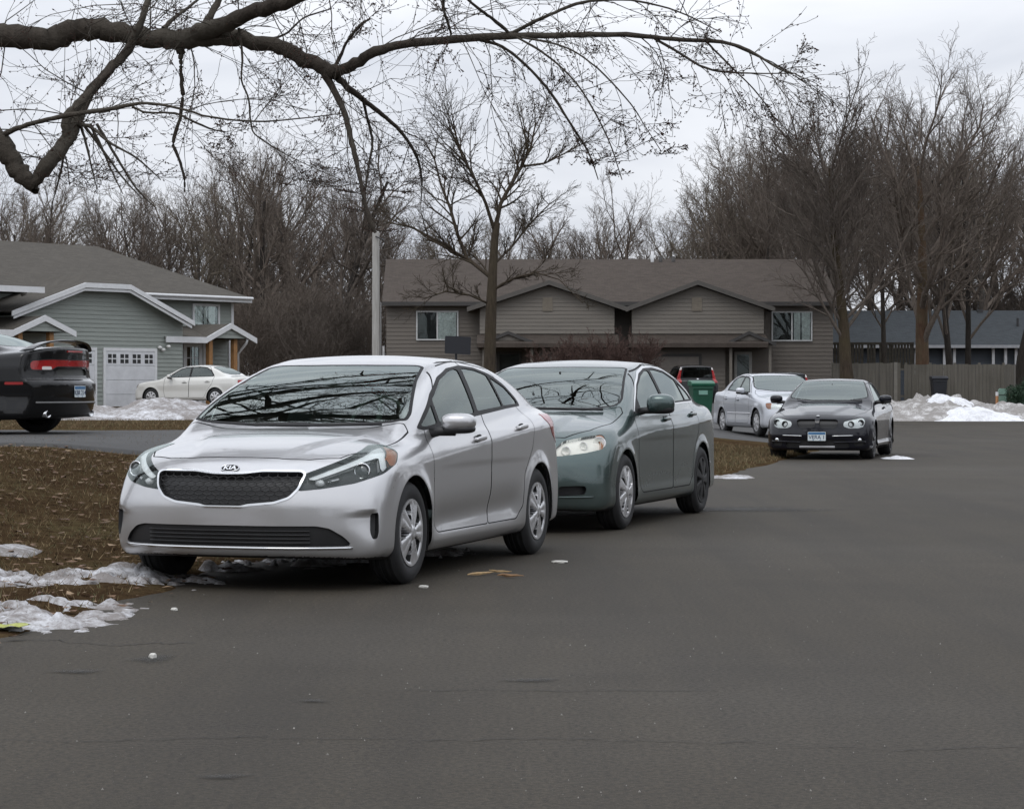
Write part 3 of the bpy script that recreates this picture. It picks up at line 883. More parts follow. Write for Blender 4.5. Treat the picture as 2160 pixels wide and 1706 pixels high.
    tm = text_mesh('KIA', .047, 'badge_letters', .0015, .0012); o = obj('badge_letters', tm, M['chrome'], bo)
    o.matrix_local = Mx @ Matrix.Translation((0, .001, .005)) @ Matrix.Diagonal((1.12, 1, 1, 1))
    return root

# ------------------------------------------------------------------ helpers shared by the other cars
FP = lambda f, n, m, **k: dict(name=n, mat=m, **{'from': f}, **k)
GLASSPARTS = [('windshield', 'windshield', 'ws', {}), ('rear_window', 'rear_window', 'win', {}), ('frame', 'window_frame', 'frame', dict(off=.001)),
              ('front_window', 'side_window', 'win', dict(sides=(-1, 1), off=-.004)), ('back_window', 'side_window', 'win', dict(sides=(-1, 1), off=-.004)), ('quarter_window', 'quarter_window', 'win', dict(sides=(-1, 1), off=-.004)),
              ('gap', 'panel_gap', 'gap', dict(off=-.004)), ('hood', 'hood', 'paint', {}), ('trunk', 'trunk_lid', 'paint', {}), ('door', 'door', 'paint', dict(sides=(-1, 1))), ('rear_door', 'door', 'paint', dict(sides=(-1, 1)))]
def stdparts(): return [FP(a, b, c, **dict(k)) for a, b, c, k in GLASSPARTS]
def place(p, e):
    """origin of a car from one point p=(x_local, y_local, X, Y, Z) and its nose-to-tail direction"""
    xl, yl, X, Y, Z = p; a = math.hypot(*e); ex, ey = e[0]/a, e[1]/a
    return (X-xl*ex+yl*ey, Y-xl*ey-yl*ex, Z), math.atan2(ey, ex)

def camry():
    P = dict(L=4.80, H=1.48, yref=.91, axles=(.95, 3.725), wz=.325, arch=.365, flare=.006,
             w=AX((0, .87), (.3, .895), (.8, .908), (1.3, .905), (2.7, .91), (3.8, .905), (4.4, .87), (4.8, .80)),
             crease=AX((0, .66), (1.0, .76), (2.0, .84), (3.6, .90), (4.8, .93)), shoulder=.24,
             lower=AX((.1, .10), (.18, .05), (.25, .006), (.30, .0), (.38, .003), (.5, .002), (.65, .0), (.95, .0)),
             top=AX((-.1, .62), (.06, .72), (.2, .80), (.5, .895), (.9, .97), (1.3, 1.015), (1.8, 1.02), (2.8, 1.03), (3.6, 1.07), (4.0, 1.10), (4.5, 1.105), (4.8, 1.06)),
             crown=.085, hood=lambda x, ay: .018*(1-sstep(ay, .36, .47))*sstep(x, .15, .5)*sstep(x, 1.2, .85),
             nose=AX((.1, .12), (.2, .045), (.32, .015), (.45, .0), (.55, .005), (.68, .05), (.8, .14), (.95, .32), (1.1, .5)),
             nosec=AX((.1, .36), (.5, .42), (.7, .48), (.9, .6)), nosep=2.7,
             tail=AX((.1, 4.68), (.4, 4.79), (.7, 4.79), (.9, 4.74), (1.05, 4.70), (1.2, 4.66)), tailc=AX((.1, .34), (1.1, .48)), tailp=3.,
             bot=AX((0, .20), (.6, .175), (3.7, .175), (4.8, .27)), k_top=.09,
             zb=1.0, gw=AX((1.1, .82), (1.6, .85), (2.4, .862), (3.2, .85), (3.8, .81), (4.2, .75)), tumble=.40, tcurve=.28,
             roof=AX((.95, .86), (1.15, .97), (1.5, 1.15), (1.85, 1.31), (2.1, 1.395), (2.35, 1.445), (2.7, 1.475), (3.05, 1.465), (3.4, 1.415), (3.7, 1.33), (4.0, 1.215), (4.3, 1.08)),
             xm=2.75, bow=.17, rcrown=.085, cabin=(1.25, 4.15), seatx=2.2, dash=1.0, rvm=(2.0, 1.29))
    M = dict(BASE, paint=carpaint('green_grey_paint', (.066, .099, .096), .66, .25, .10), frame=frit_m, ws=glass('green_car_windscreen', (.35, .43, .41), 2.5), win=glass('tinted_glass', (.16, .17, .17), 2.0))
    hl = rnd([(.60, .642), (.70, .725), (.82, .772), (1.1, .802), (1.36, .823), (1.385, .80), (1.36, .735), (1.28, .70), (1.05, .672), (.75, .648)], .025)
    regs = [
        dict(op='ring', label='frame', inner='windshield', proj='top', poly=rnd([(1.20, -.2), (1.21, .3), (1.30, .69), (1.36, .735), (1.45, .735), (1.85, .645), (2.15, .585), (2.19, .53), (2.15, .25), (2.14, -.2)], .03), width=.022, n=.1, zr=(.9, 1.6)),
        dict(op='ring', label='frame', inner='rear_window', proj='top', poly=rnd([(3.48, -.2), (3.50, .3), (3.58, .56), (4.03, .62), (4.12, .57), (4.20, .3), (4.22, -.2)], .03), width=.025, n=.1, zr=(1.0, 1.6)),
        dict(label='chrome_surround', proj='side', poly=rnd([(1.42, 1.0), (1.55, 1.10), (1.85, 1.255), (2.15, 1.36), (2.45, 1.41), (2.8, 1.42), (3.15, 1.395), (3.5, 1.31), (3.78, 1.19), (3.88, 1.11), (3.84, 1.075), (3.3, 1.07), (2.4, 1.05), (1.7, 1.00), (1.48, .985)], .04), n=.25, zr=(.95, 1.6)),
        dict(label='frame', proj='side', poly=rnd([(1.44, 1.005), (1.57, 1.09), (1.86, 1.24), (2.16, 1.345), (2.45, 1.395), (2.8, 1.405), (3.14, 1.378), (3.48, 1.295), (3.755, 1.18), (3.85, 1.11), (3.82, 1.088), (3.3, 1.082), (2.4, 1.062), (1.7, 1.012), (1.5, .997)], .04), src=('chrome_surround',), n=.25),
        dict(label='front_window', proj='side', poly=rnd([(1.66, 1.02), (1.68, 1.125), (1.9, 1.235), (2.18, 1.325), (2.43, 1.375), (2.53, 1.375), (2.49, 1.075), (2.0, 1.045)], .02), src=('frame',), n=.25),
        dict(label='back_window', proj='side', poly=rnd([(2.57, 1.082), (2.615, 1.385), (2.8, 1.385), (3.12, 1.36), (3.4, 1.29), (3.44, 1.10)], .02), src=('frame',), n=.25),
        dict(label='quarter_window', proj='side', poly=rnd([(3.48, 1.102), (3.445, 1.275), (3.73, 1.165), (3.8, 1.108)], .02), src=('frame',), n=.25),
        dict(label='lamp', proj='diag', poly=hl, zr=(.5, .95)),
        dict(label='amber', proj='diag', poly=[(1.25, .69), (1.29, .76), (1.26, .83), (1.45, .85), (1.45, .72)], src=('lamp',)),
        dict(label='lamp_trim', proj='diag', poly=hl, src=('lamp',)),
        dict(op='ring', label='chrome_strip', inner='grille', proj='front', poly=rnd([(-.2, .77), (.18, .765), (.34, .73), (.36, .70), (.28, .60), (.2, .575), (-.2, .57)], .03), width=.02, zr=(.4, .9)),
        dict(label='intake', proj='front', poly=rnd([(-.2, .40), (.46, .40), (.50, .37), (.48, .27), (-.2, .25)], .03), zr=(.2, .5)),
        dict(label='slot', proj='diag', poly=rnd([(.66, .395), (.90, .40), (.99, .395), (1.0, .36), (.97, .325), (.66, .315)], .02), zr=(.2, .5)),
        dict(label='tail', proj='rdiag', poly=rnd([(-3.62, .97), (-3.66, .80), (-3.9, .76), (-4.2, .78), (-4.2, .98), (-3.9, 1.0)], .03), zr=(.7, 1.05)),
        dict(op='ring', label='gap', inner='hood', proj='top', poly=[(.20, -.2), (.22, .35), (.30, .55), (.55, .70), (.9, .775), (1.22, .80), (1.30, .76), (1.22, .45), (1.17, -.2)], width=.010, n=.4, zr=(.7, 1.1)),
        dict(op='ring', label='gap', inner='door', proj='side', poly=rnd([(1.42, 1.0), (1.36, .9), (1.36, .5), (1.42, .34), (1.5, .29), (2.55, .29), (2.57, .35), (2.56, 1.06), (2.6, 1.44), (2.0, 1.36)], .03), width=.010, n=.25, src=('paint',)),
        dict(op='ring', label='gap', inner='rear_door', proj='side', poly=rnd([(2.55, .29), (3.2, .29), (3.33, .38), (3.38, .6), (3.58, .80), (3.62, 1.06), (3.5, 1.3), (3.2, 1.42), (2.6, 1.44), (2.56, 1.06), (2.57, .35)], .03), width=.010, n=.25, src=('paint',)),
    ]
    parts = stdparts()+[FP('chrome_surround', 'window_surround', 'chrome', off=.002), FP('chrome_strip', 'grille_surround', 'chrome', off=.004, wall=.01), FP('grille', 'grille', 'plastic', off=-.03, wall=-.03),
             FP('intake', 'lower_grille', 'plastic', off=-.02, wall=-.02), FP('slot', 'bumper_slot', 'plastic', off=-.05, wall=-.05, sides=(-1, 1)), FP('tail', 'taillight', 'red', sides=(-1, 1), off=.003, wall=.01)]+lampset()
    for q in parts:
        if q['name'] == 'lamp_reflector': q['off'] = -.03; q['wall'] = -.03
    spec = dict(regions=regs, parts=parts, wy=.905, W=.21, Rt=.325, Rr=.222, style=(7, 'twist', .20, .30, .88), rear_rim=True,
                mirror=(1.60, 1.075), mirror_size=(.085, .125, .085), handles=((2.38, .925, 'door'), (3.42, .955, 'rear_door')), hslope=.03,
                wipers=[[(1.215, -.62), (1.19, -.2), (1.19, .1)], [(1.20, -.1), (1.19, .25), (1.24, .55)]])
    O, rz = place((.95, -.905, .985, 19.96, 0), (.312, .95))
    root, sh, body = build_car('green_sedan', 'grey-green sedan parked behind the nearest silver one, bright lamps, rear wheel without its cover', 'car', P, M, O, rz, spec, h=.018)
    hls = lens_cover(sh, root, ('lamp', 'lamp_trim', 'amber'), glass('aged_lamp_lens', (.97, .96, .91), 1.4))
    for sd, o in zip((-1, 1), hls):
        for yy, zz, r, mt in ((.70, .730, .030, 'lampchrome'), (.80, .752, .050, 'lampchrome'), (.585, .69, .035, 'lampchrome')):
            p = sh.hit(0, sd*yy, zz, -.1, 1.2); n = Vector((-1, -sd*-.2, .15)).normalized(); q = Vector(p)-n*.012
            Mx = n.to_track_quat('Z', 'Y').to_matrix().to_4x4(); Mx.translation = q
            t = MB(); t.lathe([(r*.3, -.015), (r*.85, -.008), (r, .008), (r*1.08, .008), (r*1.1, -.02)], 'z', 24); t.v = [tuple(Mx @ Vector(v)) for v in t.v]
            t.build('reflector_bowl', M[mt], o, smooth=True)
    rehang(root, ('lamp_housing', 'lamp_reflector', 'indicator'), hls)
    pts = [sh.hit(0, -y, .305, -.1, 1.2) for y in np.linspace(.55, .80, 8)]
    MB().tube([p+Vector((-.004, 0, 0)) for p in pts], .007, 5).build('bumper_slot_lip', M['paint'], root, smooth=True)
    return root

def coupe():
    P = dict(L=4.58, H=1.40, yref=.89, axles=(.79, 3.55), wz=.325, arch=.36, flare=.02,
             w=AX((0, .86), (.3, .885), (.8, .892), (2.4, .885), (3.5, .90), (4.2, .86), (4.58, .78)),
             crease=AX((0, .62), (1.0, .72), (3.0, .80), (4.6, .86)), shoulder=.25,
             lower=AX((.1, .09), (.18, .04), (.25, .0), (.32, .012), (.5, .004), (.65, .0), (.95, .0)),
             top=AX((-.1, .60), (.04, .69), (.15, .745), (.5, .825), (1.0, .91), (1.45, .955), (1.8, .96), (2.8, .97), (3.6, 1.02), (4.0, 1.04), (4.4, 1.035), (4.58, 1.0)),
             crown=.10, hood=lambda x, ay: .022*(1-sstep(ay, .18+.28*sstep(x, .1, 1.4), .30+.28*sstep(x, .1, 1.4)))*sstep(x, .1, .4)*sstep(x, 1.42, 1.05),
             nose=AX((.1, .10), (.2, .04), (.30, .02), (.42, .0), (.55, .02), (.66, .035), (.75, .09), (.9, .3), (1.1, .5)), nosec=AX((.1, .30), (.5, .33), (.8, .5)), nosep=3.,
             tail=AX((.1, 4.5), (.5, 4.57), (.9, 4.53), (1.1, 4.48)), tailc=AX((.1, .3), (1., .4)), tailp=3.,
             bot=AX((0, .16), (.6, .15), (3.6, .16), (4.58, .25)), k_top=.08,
             zb=.95, gw=AX((1.2, .79), (1.7, .80), (2.5, .80), (3.3, .77), (3.9, .70)), tumble=.44, tcurve=.25,
             roof=AX((1.2, .84), (1.42, .955), (1.75, 1.13), (2.05, 1.275), (2.3, 1.355), (2.6, 1.392), (2.95, 1.385), (3.3, 1.32), (3.7, 1.19), (4.05, 1.05)),
             xm=2.65, bow=.17, rcrown=.09, cabin=(1.45, 3.9), seatx=2.3, dash=.94, rvm=(2.12, 1.22))
    M = dict(BASE, paint=carpaint('black_blue_paint', (.008, .0085, .013), .0, .3, .02, (.05, .05, .05), .1, 1.4), ws=glass('coupe_windscreen', (.60, .72, .70), 2.4), win=glass('coupe_glass', (.2, .22, .22), 1.7), handle=None)
    M['handle'] = M['paint']; M['rim'] = simple('graphite_rim', (.10, .10, .105), .35, .7)
    hl = rnd([(.52, .56), (.50, .60), (.55, .655), (.75, .685), (1.02, .715), (1.12, .71), (1.09, .635), (1.0, .56), (.85, .535), (.62, .535)], .03)
    regs = [
        dict(op='ring', label='frame', inner='windshield', proj='top', poly=rnd([(1.47, -.2), (1.49, .3), (1.58, .66), (1.64, .69), (1.72, .68), (2.05, .60), (2.28, .55), (2.32, .50), (2.29, .25), (2.28, -.2)], .03), width=.02, n=.1, zr=(.9, 1.6)),
        dict(op='ring', label='frame', inner='rear_window', proj='top', poly=rnd([(3.35, -.2), (3.37, .3), (3.43, .52), (3.85, .56), (3.93, .3), (3.95, -.2)], .03), width=.025, n=.1, zr=(1.0, 1.6)),
        dict(label='frame', proj='side', poly=rnd([(1.68, .985), (1.85, 1.09), (2.1, 1.22), (2.35, 1.30), (2.65, 1.325), (2.95, 1.31), (3.3, 1.23), (3.55, 1.11), (3.55, 1.04), (2.6, .99), (1.8, .965)], .04), n=.25, zr=(.9, 1.6)),
        dict(label='front_window', proj='side', poly=rnd([(1.76, .99), (1.88, 1.075), (2.12, 1.20), (2.36, 1.28), (2.65, 1.30), (2.72, 1.30), (2.70, 1.015)], .02), src=('frame',), n=.25),
        dict(label='back_window', proj='side', poly=rnd([(2.75, 1.02), (2.77, 1.295), (2.95, 1.285), (3.28, 1.21), (3.5, 1.105), (3.5, 1.055)], .02), src=('frame',), n=.25),
        dict(label='lamp', proj='diag', poly=hl, zr=(.45, .8)), dict(label='lamp_trim', proj='diag', poly=hl, src=('lamp',)),
        dict(op='ring', label='kidney_rim', inner='grille', proj='front', poly=rnd([(.022, .700), (.33, .695), (.37, .66), (.345, .56), (.29, .525), (.08, .525), (.022, .55)], .03), width=.014, zr=(.4, .8)),
        dict(label='intake', proj='front', poly=rnd([(-.2, .345), (.40, .345), (.50, .33), (.55, .25), (.52, .205), (-.2, .195)], .03), zr=(.15, .45)),
        dict(label='slot', proj='front', poly=rnd([(.60, .36), (.76, .37), (.80, .30), (.76, .235), (.62, .235)], .02), zr=(.15, .45)),
        dict(op='ring', label='gap', inner='hood', proj='top', poly=[(.16, -.2), (.18, .40), (.30, .60), (.7, .74), (1.3, .79), (1.52, .76), (1.46, .4), (1.42, -.2)], width=.008, n=.4, zr=(.6, 1.1)),
        dict(op='ring', label='gap', inner='door', proj='side', poly=rnd([(1.52, .95), (1.48, .5), (1.55, .29), (2.78, .29), (2.92, .5), (2.86, 1.0), (2.8, 1.33), (2.1, 1.3)], .03), width=.008, n=.25, src=('paint',)),
    ]
    parts = stdparts()+[FP('kidney_rim', 'grille_surround', 'paint', off=.008, wall=.02), FP('grille', 'grille', 'plastic', off=-.03, wall=-.03, sides=(-1, 1)), FP('intake', 'lower_grille', 'plastic', off=-.02, wall=-.02),
             FP('slot', 'bumper_slot', 'plastic', off=-.02, wall=-.02, sides=(-1, 1))]+lampset()
    spec = dict(regions=regs, parts=parts, wy=.885, W=.23, Rt=.325, Rr=.235, style=(5, 'twist', .27, .25, .9), mirror=(1.80, 1.03), mirror_size=(.08, .11, .065), handles=((2.7, .86, 'door'),), hslope=.03,
                wipers=[[(1.48, -.6), (1.455, -.1), (1.46, .15)], [(1.47, -.1), (1.46, .25), (1.53, .55)]])
    O, rz = place((.79, -.885, 6.24, 40.0, 0), (.26, .966))
    root, sh, body = build_car('black_coupe', 'black coupe with twin grille openings and a blue-topped front plate facing the camera', 'car', P, M, O, rz, spec, h=.024)
    hls = lens_cover(sh, root, ('lamp', 'lamp_trim'), M['lens'])
    for sd, o in zip((-1, 1), hls):
        for yy, zz, r in ((.565, .605, .052), (.72, .632, .05)):
            p = sh.hit(0, sd*yy, zz, -.1, 1.2); n = Vector((-1, sd*.15, .1)).normalized(); q = Vector(p)-n*.004
            Mx = n.to_track_quat('Z', 'Y').to_matrix().to_4x4(); Mx.translation = q
            t = MB(); t.lathe([(.001, -.02), (r*.7, -.012), (r*.75, .01), (r, .012), (r*1.05, -.02)], 'z', 20); t.v = [tuple(Mx @ Vector(v)) for v in t.v]
            t.build('projector_ring', M['lampdark'], o, smooth=True)
    rehang(root, ('lamp_housing', 'lamp_reflector', 'indicator'), hls)
    p = sh.hit(0, 0, .43, -.2, .6); plate(root, Vector(p)+Vector((-.012, 0, -.03)), (-1, 0, 0), M, 'VERA 1')
    p = sh.hit(2, .15, 0, 1.1, .4); n = sh.normal(p); b = MB(); b.ell(Vector(p)+n*.001, (.034, .036, .012), 1, 1); b.build('badge', M['chrome'], root, smooth=True)
    for z, y0, y1, r in ((.405, .26, .60, .011), (.300, .28, .80, .013)):
        for sd in (-1, 1):
            pts = [sh.hit(0, sd*y, z+.02*(y-y0), -.2, 1.2) for y in np.linspace(y0, y1, 10)]
            MB().tube([q+Vector((-.004, 0, 0)) for q in pts], r, 5).build('bumper_strip', M['chrome'] if z > .35 else M['paint'], root, smooth=True)
    pts = [sh.hit(0, y, .215, -.2, 1.2) for y in np.linspace(-.30, .30, 8)]
    b = MB()
    for k in range(7): b.tube([pts[k]+Vector((-.012, 0, 0)), pts[k+1]+Vector((-.012, 0, 0))], .024, 4)
    b.build('lower_bumper_panel', simple('aluminium_skid', (.30, .30, .31), .5, .3), root)
    for sd in (-1, 1):
        p = sh.hit(0, sd*.70, .335, -.2, 1.2); b = MB(); b.ell(Vector(p)+Vector((.012, 0, 0)), (.02, .038, .038), 1, 1); b.build('fog_lamp', M['chrome'], root, smooth=True)
    return root

def old_sedan(name, label, paint, O, rz, h, strip=True, fine=True):
    P = dict(L=4.50, H=1.40, yref=.86, axles=(.88, 3.42), wz=.30, arch=.335, flare=.012,
             w=AX((0, .82), (.4, .85), (1.0, .86), (3.4, .86), (4.1, .84), (4.5, .79)),
             crease=AX((0, .64), (2, .72), (4.5, .78)), shoulder=.20, lower=AX((.1, .09), (.2, .03), (.28, .0), (.5, .01), (.7, .0), (.95, .0)),
             top=AX((-.1, .66), (.05, .73), (.2, .78), (.6, .86), (1.1, .925), (1.5, .95), (2.8, .96), (3.4, 1.0), (3.8, 1.02), (4.3, 1.01), (4.5, .96)),
             crown=.07, hood=lambda x, ay: 0*x*ay, nose=AX((.1, .08), (.25, .02), (.45, .0), (.6, .03), (.7, .06), (.8, .13), (1., .4)), nosec=AX((.1, .26), (.8, .36)), nosep=3.,
             tail=AX((.1, 4.44), (.4, 4.5), (.8, 4.45), (1.05, 4.40)), tailc=AX((.1, .24), (1., .34)), tailp=3., bot=AX((0, .2), (.6, .18), (3.5, .18), (4.5, .27)),
             zb=.94, gw=AX((1.1, .77), (1.6, .79), (2.6, .79), (3.4, .77), (3.9, .72)), tumble=.42, tcurve=.2,
             roof=AX((1.1, .85), (1.3, .96), (1.6, 1.13), (1.85, 1.27), (2.05, 1.345), (2.3, 1.385), (2.7, 1.40), (3.0, 1.375), (3.25, 1.30), (3.5, 1.19), (3.75, 1.05), (3.95, .94)),
             xm=2.55, bow=.14, rcrown=.085, cabin=(1.3, 3.75), seatx=2.1, dash=.93, rvm=(1.92, 1.21))
    M = dict(BASE, paint=paint, win=glass('pale_side_glass', (.30, .36, .36), 1.9))
    hl = rnd([(.62, .60), (.62, .70), (1.0, .735), (1.16, .73), (1.14, .66), (1.06, .60)], .03)
    regs = [
        dict(op='ring', label='frame', inner='windshield', proj='top', poly=rnd([(1.33, -.2), (1.35, .3), (1.43, .66), (1.55, .69), (1.85, .61), (2.03, .57), (2.07, .50), (2.05, .25), (2.04, -.2)], .03), width=.025, n=.1, zr=(.88, 1.6)),
        dict(op='ring', label='frame', inner='rear_window', proj='top', poly=rnd([(3.12, -.2), (3.14, .3), (3.18, .55), (3.62, .62), (3.72, .3), (3.74, -.2)], .03), width=.025, n=.1, zr=(.95, 1.6)),
        dict(label='frame', proj='side', poly=rnd([(1.50, .955), (1.75, 1.13), (1.97, 1.265), (2.2, 1.32), (2.7, 1.335), (2.98, 1.31), (3.18, 1.22), (3.34, 1.04), (3.32, 1.0), (2.4, .975)], .04), n=.25, zr=(.88, 1.6)),
        dict(label='front_window', proj='side', poly=rnd([(1.58, .975), (1.79, 1.12), (2.0, 1.245), (2.2, 1.295), (2.36, 1.302), (2.37, .995)], .02), src=('frame',), n=.25),
        dict(label='back_window', proj='side', poly=rnd([(2.43, .997), (2.43, 1.305), (2.7, 1.31), (2.95, 1.288), (3.14, 1.2), (3.28, 1.04), (3.27, 1.02)], .02), src=('frame',), n=.25),
        dict(label='lamp', proj='diag', poly=hl, zr=(.5, .8)), dict(label='amber', proj='diag', poly=[(.95, .5), (.97, .8), (1.3, .8), (1.3, .5)], src=('lamp',)), dict(label='lamp_trim', proj='diag', poly=hl, src=('lamp',)),
        dict(label='grille', proj='front', poly=rnd([(-.2, .70), (.42, .70), (.40, .62), (-.2, .61)], .02), zr=(.5, .8)),
        dict(label='intake', proj='front', poly=rnd([(-.2, .40), (.55, .40), (.55, .28), (-.2, .28)], .02), zr=(.2, .5)),
        dict(label='tail', proj='rdiag', poly=rnd([(-3.5, .88), (-3.5, .74), (-3.95, .72), (-3.95, .88)], .03), zr=(.6, 1.0)),
        dict(op='ring', label='gap', inner='hood', proj='top', poly=[(.17, -.2), (.2, .55), (.6, .68), (1.3, .74), (1.4, .7), (1.32, .4), (1.29, -.2)], width=.01, n=.4, zr=(.7, 1.1)),
        dict(op='ring', label='gap', inner='door', proj='side', poly=rnd([(1.42, .95), (1.38, .5), (1.45, .27), (2.38, .27), (2.4, 1.0), (2.4, 1.36), (1.9, 1.3)], .03), width=.01, n=.25, src=('paint',)),
        dict(op='ring', label='gap', inner='rear_door', proj='side', poly=rnd([(2.38, .27), (2.98, .27), (3.1, .5), (3.3, .75), (3.36, 1.0), (3.1, 1.33), (2.4, 1.36), (2.4, 1.0)], .03), width=.01, n=.25, src=('paint',)),
    ]
    parts = stdparts()+[FP('grille', 'grille', 'plastic', off=-.02, wall=-.02), FP('intake', 'lower_grille', 'plastic', off=-.02, wall=-.02), FP('tail', 'taillight', 'red', sides=(-1, 1), off=.003, wall=.01)]+lampset()
    spec = dict(regions=regs, parts=parts, wy=.845, W=.19, Rt=.30, Rr=.19, style=(7, 'plain', .2, .4, .85), mirror=(1.66, 1.0), mirror_size=(.07, .10, .065), handles=((2.22, .80, 'door'), (3.12, .82, 'rear_door')), hslope=.0)
    root, sh, body = build_car(name, label, 'car', P, M, O, rz, spec, h=h)
    hls = lens_cover(sh, root, ('lamp', 'lamp_trim', 'amber'), M['lens'])
    rehang(root, ('lamp_housing', 'lamp_reflector', 'indicator'), hls)
    if strip:
        for sd in (-1, 1):
            pts = [sh.hit(1, x, .50, sd*1.2, 0) for x in np.linspace(1.3, 3.0, 9)]
            b = MB()
            for i in range(8): b.tube([pts[i], pts[i+1]], .014, 5)
            b.build('side_moulding', simple('side_moulding_grey', (.55, .55, .56), .4), root)
    return root

def charger():
    P = dict(L=5.05, H=1.48, yref=.95, axles=(.95, 3.98), wz=.36, arch=.40, flare=.015,
             w=AX((0, .86), (.4, .92), (1.0, .945), (2.6, .935), (3.9, .955), (4.6, .93), (5.05, .86)),
             crease=AX((0, .7), (2, .80), (3.4, .86), (5.05, .90)), shoulder=.22, lower=AX((.1, .09), (.2, .03), (.28, .0), (.5, .018), (.7, .0), (.95, .0)),
             top=AX((-.1, .76), (.1, .84), (.6, .94), (1.4, 1.0), (3.0, 1.02), (3.8, 1.10), (4.4, 1.15), (4.8, 1.165), (5.05, 1.15)),
             crown=.08, hood=lambda x, ay: 0*x*ay, nose=AX((.1, .08), (.3, .0), (.6, .03), (.9, .12), (1.1, .4)), nosec=AX((.1, .3), (.9, .4)),
             tail=AX((.1, 4.86), (.25, 4.97), (.35, 5.01), (.5, 5.04), (.66, 5.05), (.70, 5.035), (.745, 4.975), (.85, 4.96), (1.0, 4.97), (1.1, 4.975), (1.16, 4.975), (1.3, 4.9)), tailc=AX((.1, .26), (.7, .28), (1.2, .36)), tailp=2.6, k_tail=.03,
             bot=AX((0, .18), (.6, .17), (4.1, .19), (5.05, .25)), k_top=.06,
             zb=1.0, gw=AX((1.3, .83), (2.0, .86), (3.0, .86), (3.8, .82), (4.4, .72)), tumble=.42, tcurve=.3,
             roof=AX((1.3, .92), (1.6, 1.06), (2.0, 1.28), (2.4, 1.43), (2.8, 1.48), (3.2, 1.45), (3.7, 1.34), (4.1, 1.215), (4.4, 1.12), (4.7, 1.0)),
             xm=2.9, bow=.14, rcrown=.085, cabin=(1.6, 4.2), seatx=2.5, dash=1.0, rvm=(2.3, 1.3))
    M = dict(BASE, paint=carpaint('black_paint', (.005, .005, .0055), .0, .3, .02, (.04, .04, .04), .1, 1.4), win=glass('black_car_glass', (.12, .13, .13), 1.8), ws=glass('black_car_glass', (.2, .22, .22), 1.7))
    M['rim'] = simple('bright_alloy', (.5, .5, .51), .3, .8)
    tl = rnd([(-.2, .995), (.5, 1.0), (.78, .985), (.82, .955), (.82, .87), (.79, .845), (.5, .845), (.40, .89), (-.2, .89)], .02)
    regs = [
        dict(op='ring', label='frame', inner='windshield', proj='top', poly=rnd([(1.62, -.2), (1.65, .3), (1.75, .70), (2.2, .63), (2.45, .56), (2.42, -.2)], .03), width=.02, n=.1, zr=(.9, 1.6)),
        dict(op='ring', label='frame', inner='rear_window', proj='top', poly=rnd([(3.55, -.2), (3.57, .3), (3.62, .56), (4.15, .62), (4.26, .3), (4.28, -.2)], .03), width=.025, n=.1, zr=(1.0, 1.6)),
        dict(label='frame', proj='side', poly=rnd([(1.85, 1.04), (2.2, 1.25), (2.5, 1.37), (2.9, 1.405), (3.3, 1.375), (3.75, 1.25), (3.8, 1.12), (2.8, 1.06)], .04), n=.25, zr=(.9, 1.6)),
        dict(label='front_window', proj='side', poly=rnd([(1.95, 1.06), (2.25, 1.24), (2.52, 1.35), (2.8, 1.38), (2.8, 1.085)], .02), src=('frame',), n=.25),
        dict(label='back_window', proj='side', poly=rnd([(2.88, 1.09), (2.88, 1.38), (3.28, 1.35), (3.68, 1.24), (3.7, 1.13)], .02), src=('frame',), n=.25),
        dict(op='ring', label='lamp_trim', inner='tail', proj='rear', poly=tl, width=.012, x=4.4, zr=(.7, 1.1), n=.2),
        dict(label='reverse', proj='rear', poly=[(.50, .855), (.50, .90), (.655, .90), (.655, .855)], src=('tail',), x=4.4),
        dict(label='plateniche', proj='rear', poly=rnd([(-.2, .872), (.36, .872), (.43, .83), (.40, .785), (-.2, .785)], .02), x=4.4, n=.5, zr=(.6, 1.1)),
        dict(label='amber', proj='side', poly=rnd([(4.45, .66), (4.72, .66), (4.72, .695), (4.45, .695)], .01), n=.3),
        dict(op='ring', label='gap', inner='door', proj='side', poly=rnd([(1.72, .98), (1.68, .5), (1.75, .30), (2.82, .30), (2.84, 1.06), (2.84, 1.44), (2.3, 1.36)], .03), width=.01, n=.25, src=('paint',)),
        dict(op='ring', label='gap', inner='rear_door', proj='side', poly=rnd([(2.82, .30), (3.45, .30), (3.6, .55), (3.8, .85), (3.8, 1.12), (3.5, 1.36), (2.84, 1.44), (2.84, 1.06)], .03), width=.01, n=.25, src=('paint',)),
    ]
    dk = simple('dark_niche', (.02, .022, .018), .4)
    M['niche'] = dk; M['marker'] = simple('marker_red', (.30, .015, .015), .4, coat=.3)
    parts = stdparts()+[FP('lamp_trim', 'lamp_border', 'lampdark', off=.004, wall=.012), FP('tail', 'taillight', 'red', off=.002, wall=.01), FP('reverse', 'reversing_light', 'reverse', sides=(-1, 1), off=.004, wall=.012),
                        FP('plateniche', 'rear_panel_recess', 'niche', off=-.025, wall=-.025), FP('amber', 'side_marker', 'marker', sides=(-1, 1), off=.003, wall=.01)]
    spec = dict(regions=regs, parts=parts, wy=.94, W=.23, Rt=.36, Rr=.255, style=(5, 'twist', .28, .22, .9), mirror=(1.95, 1.08), handles=((2.65, .93, 'door'), (3.6, .96, 'rear_door')), interior=True)
    O, rz = place((5.05, 0, -5.77, 31.0, .60), (.955, -.297))
    root, sh, body = build_car('black_sedan', 'black sedan seen from behind, full-width red tail lamps and boot spoiler, on the left driveway', 'car', P, M, O, rz, spec, h=.024)
    # spoiler on two feet
    ns = 25; v = []; f = []
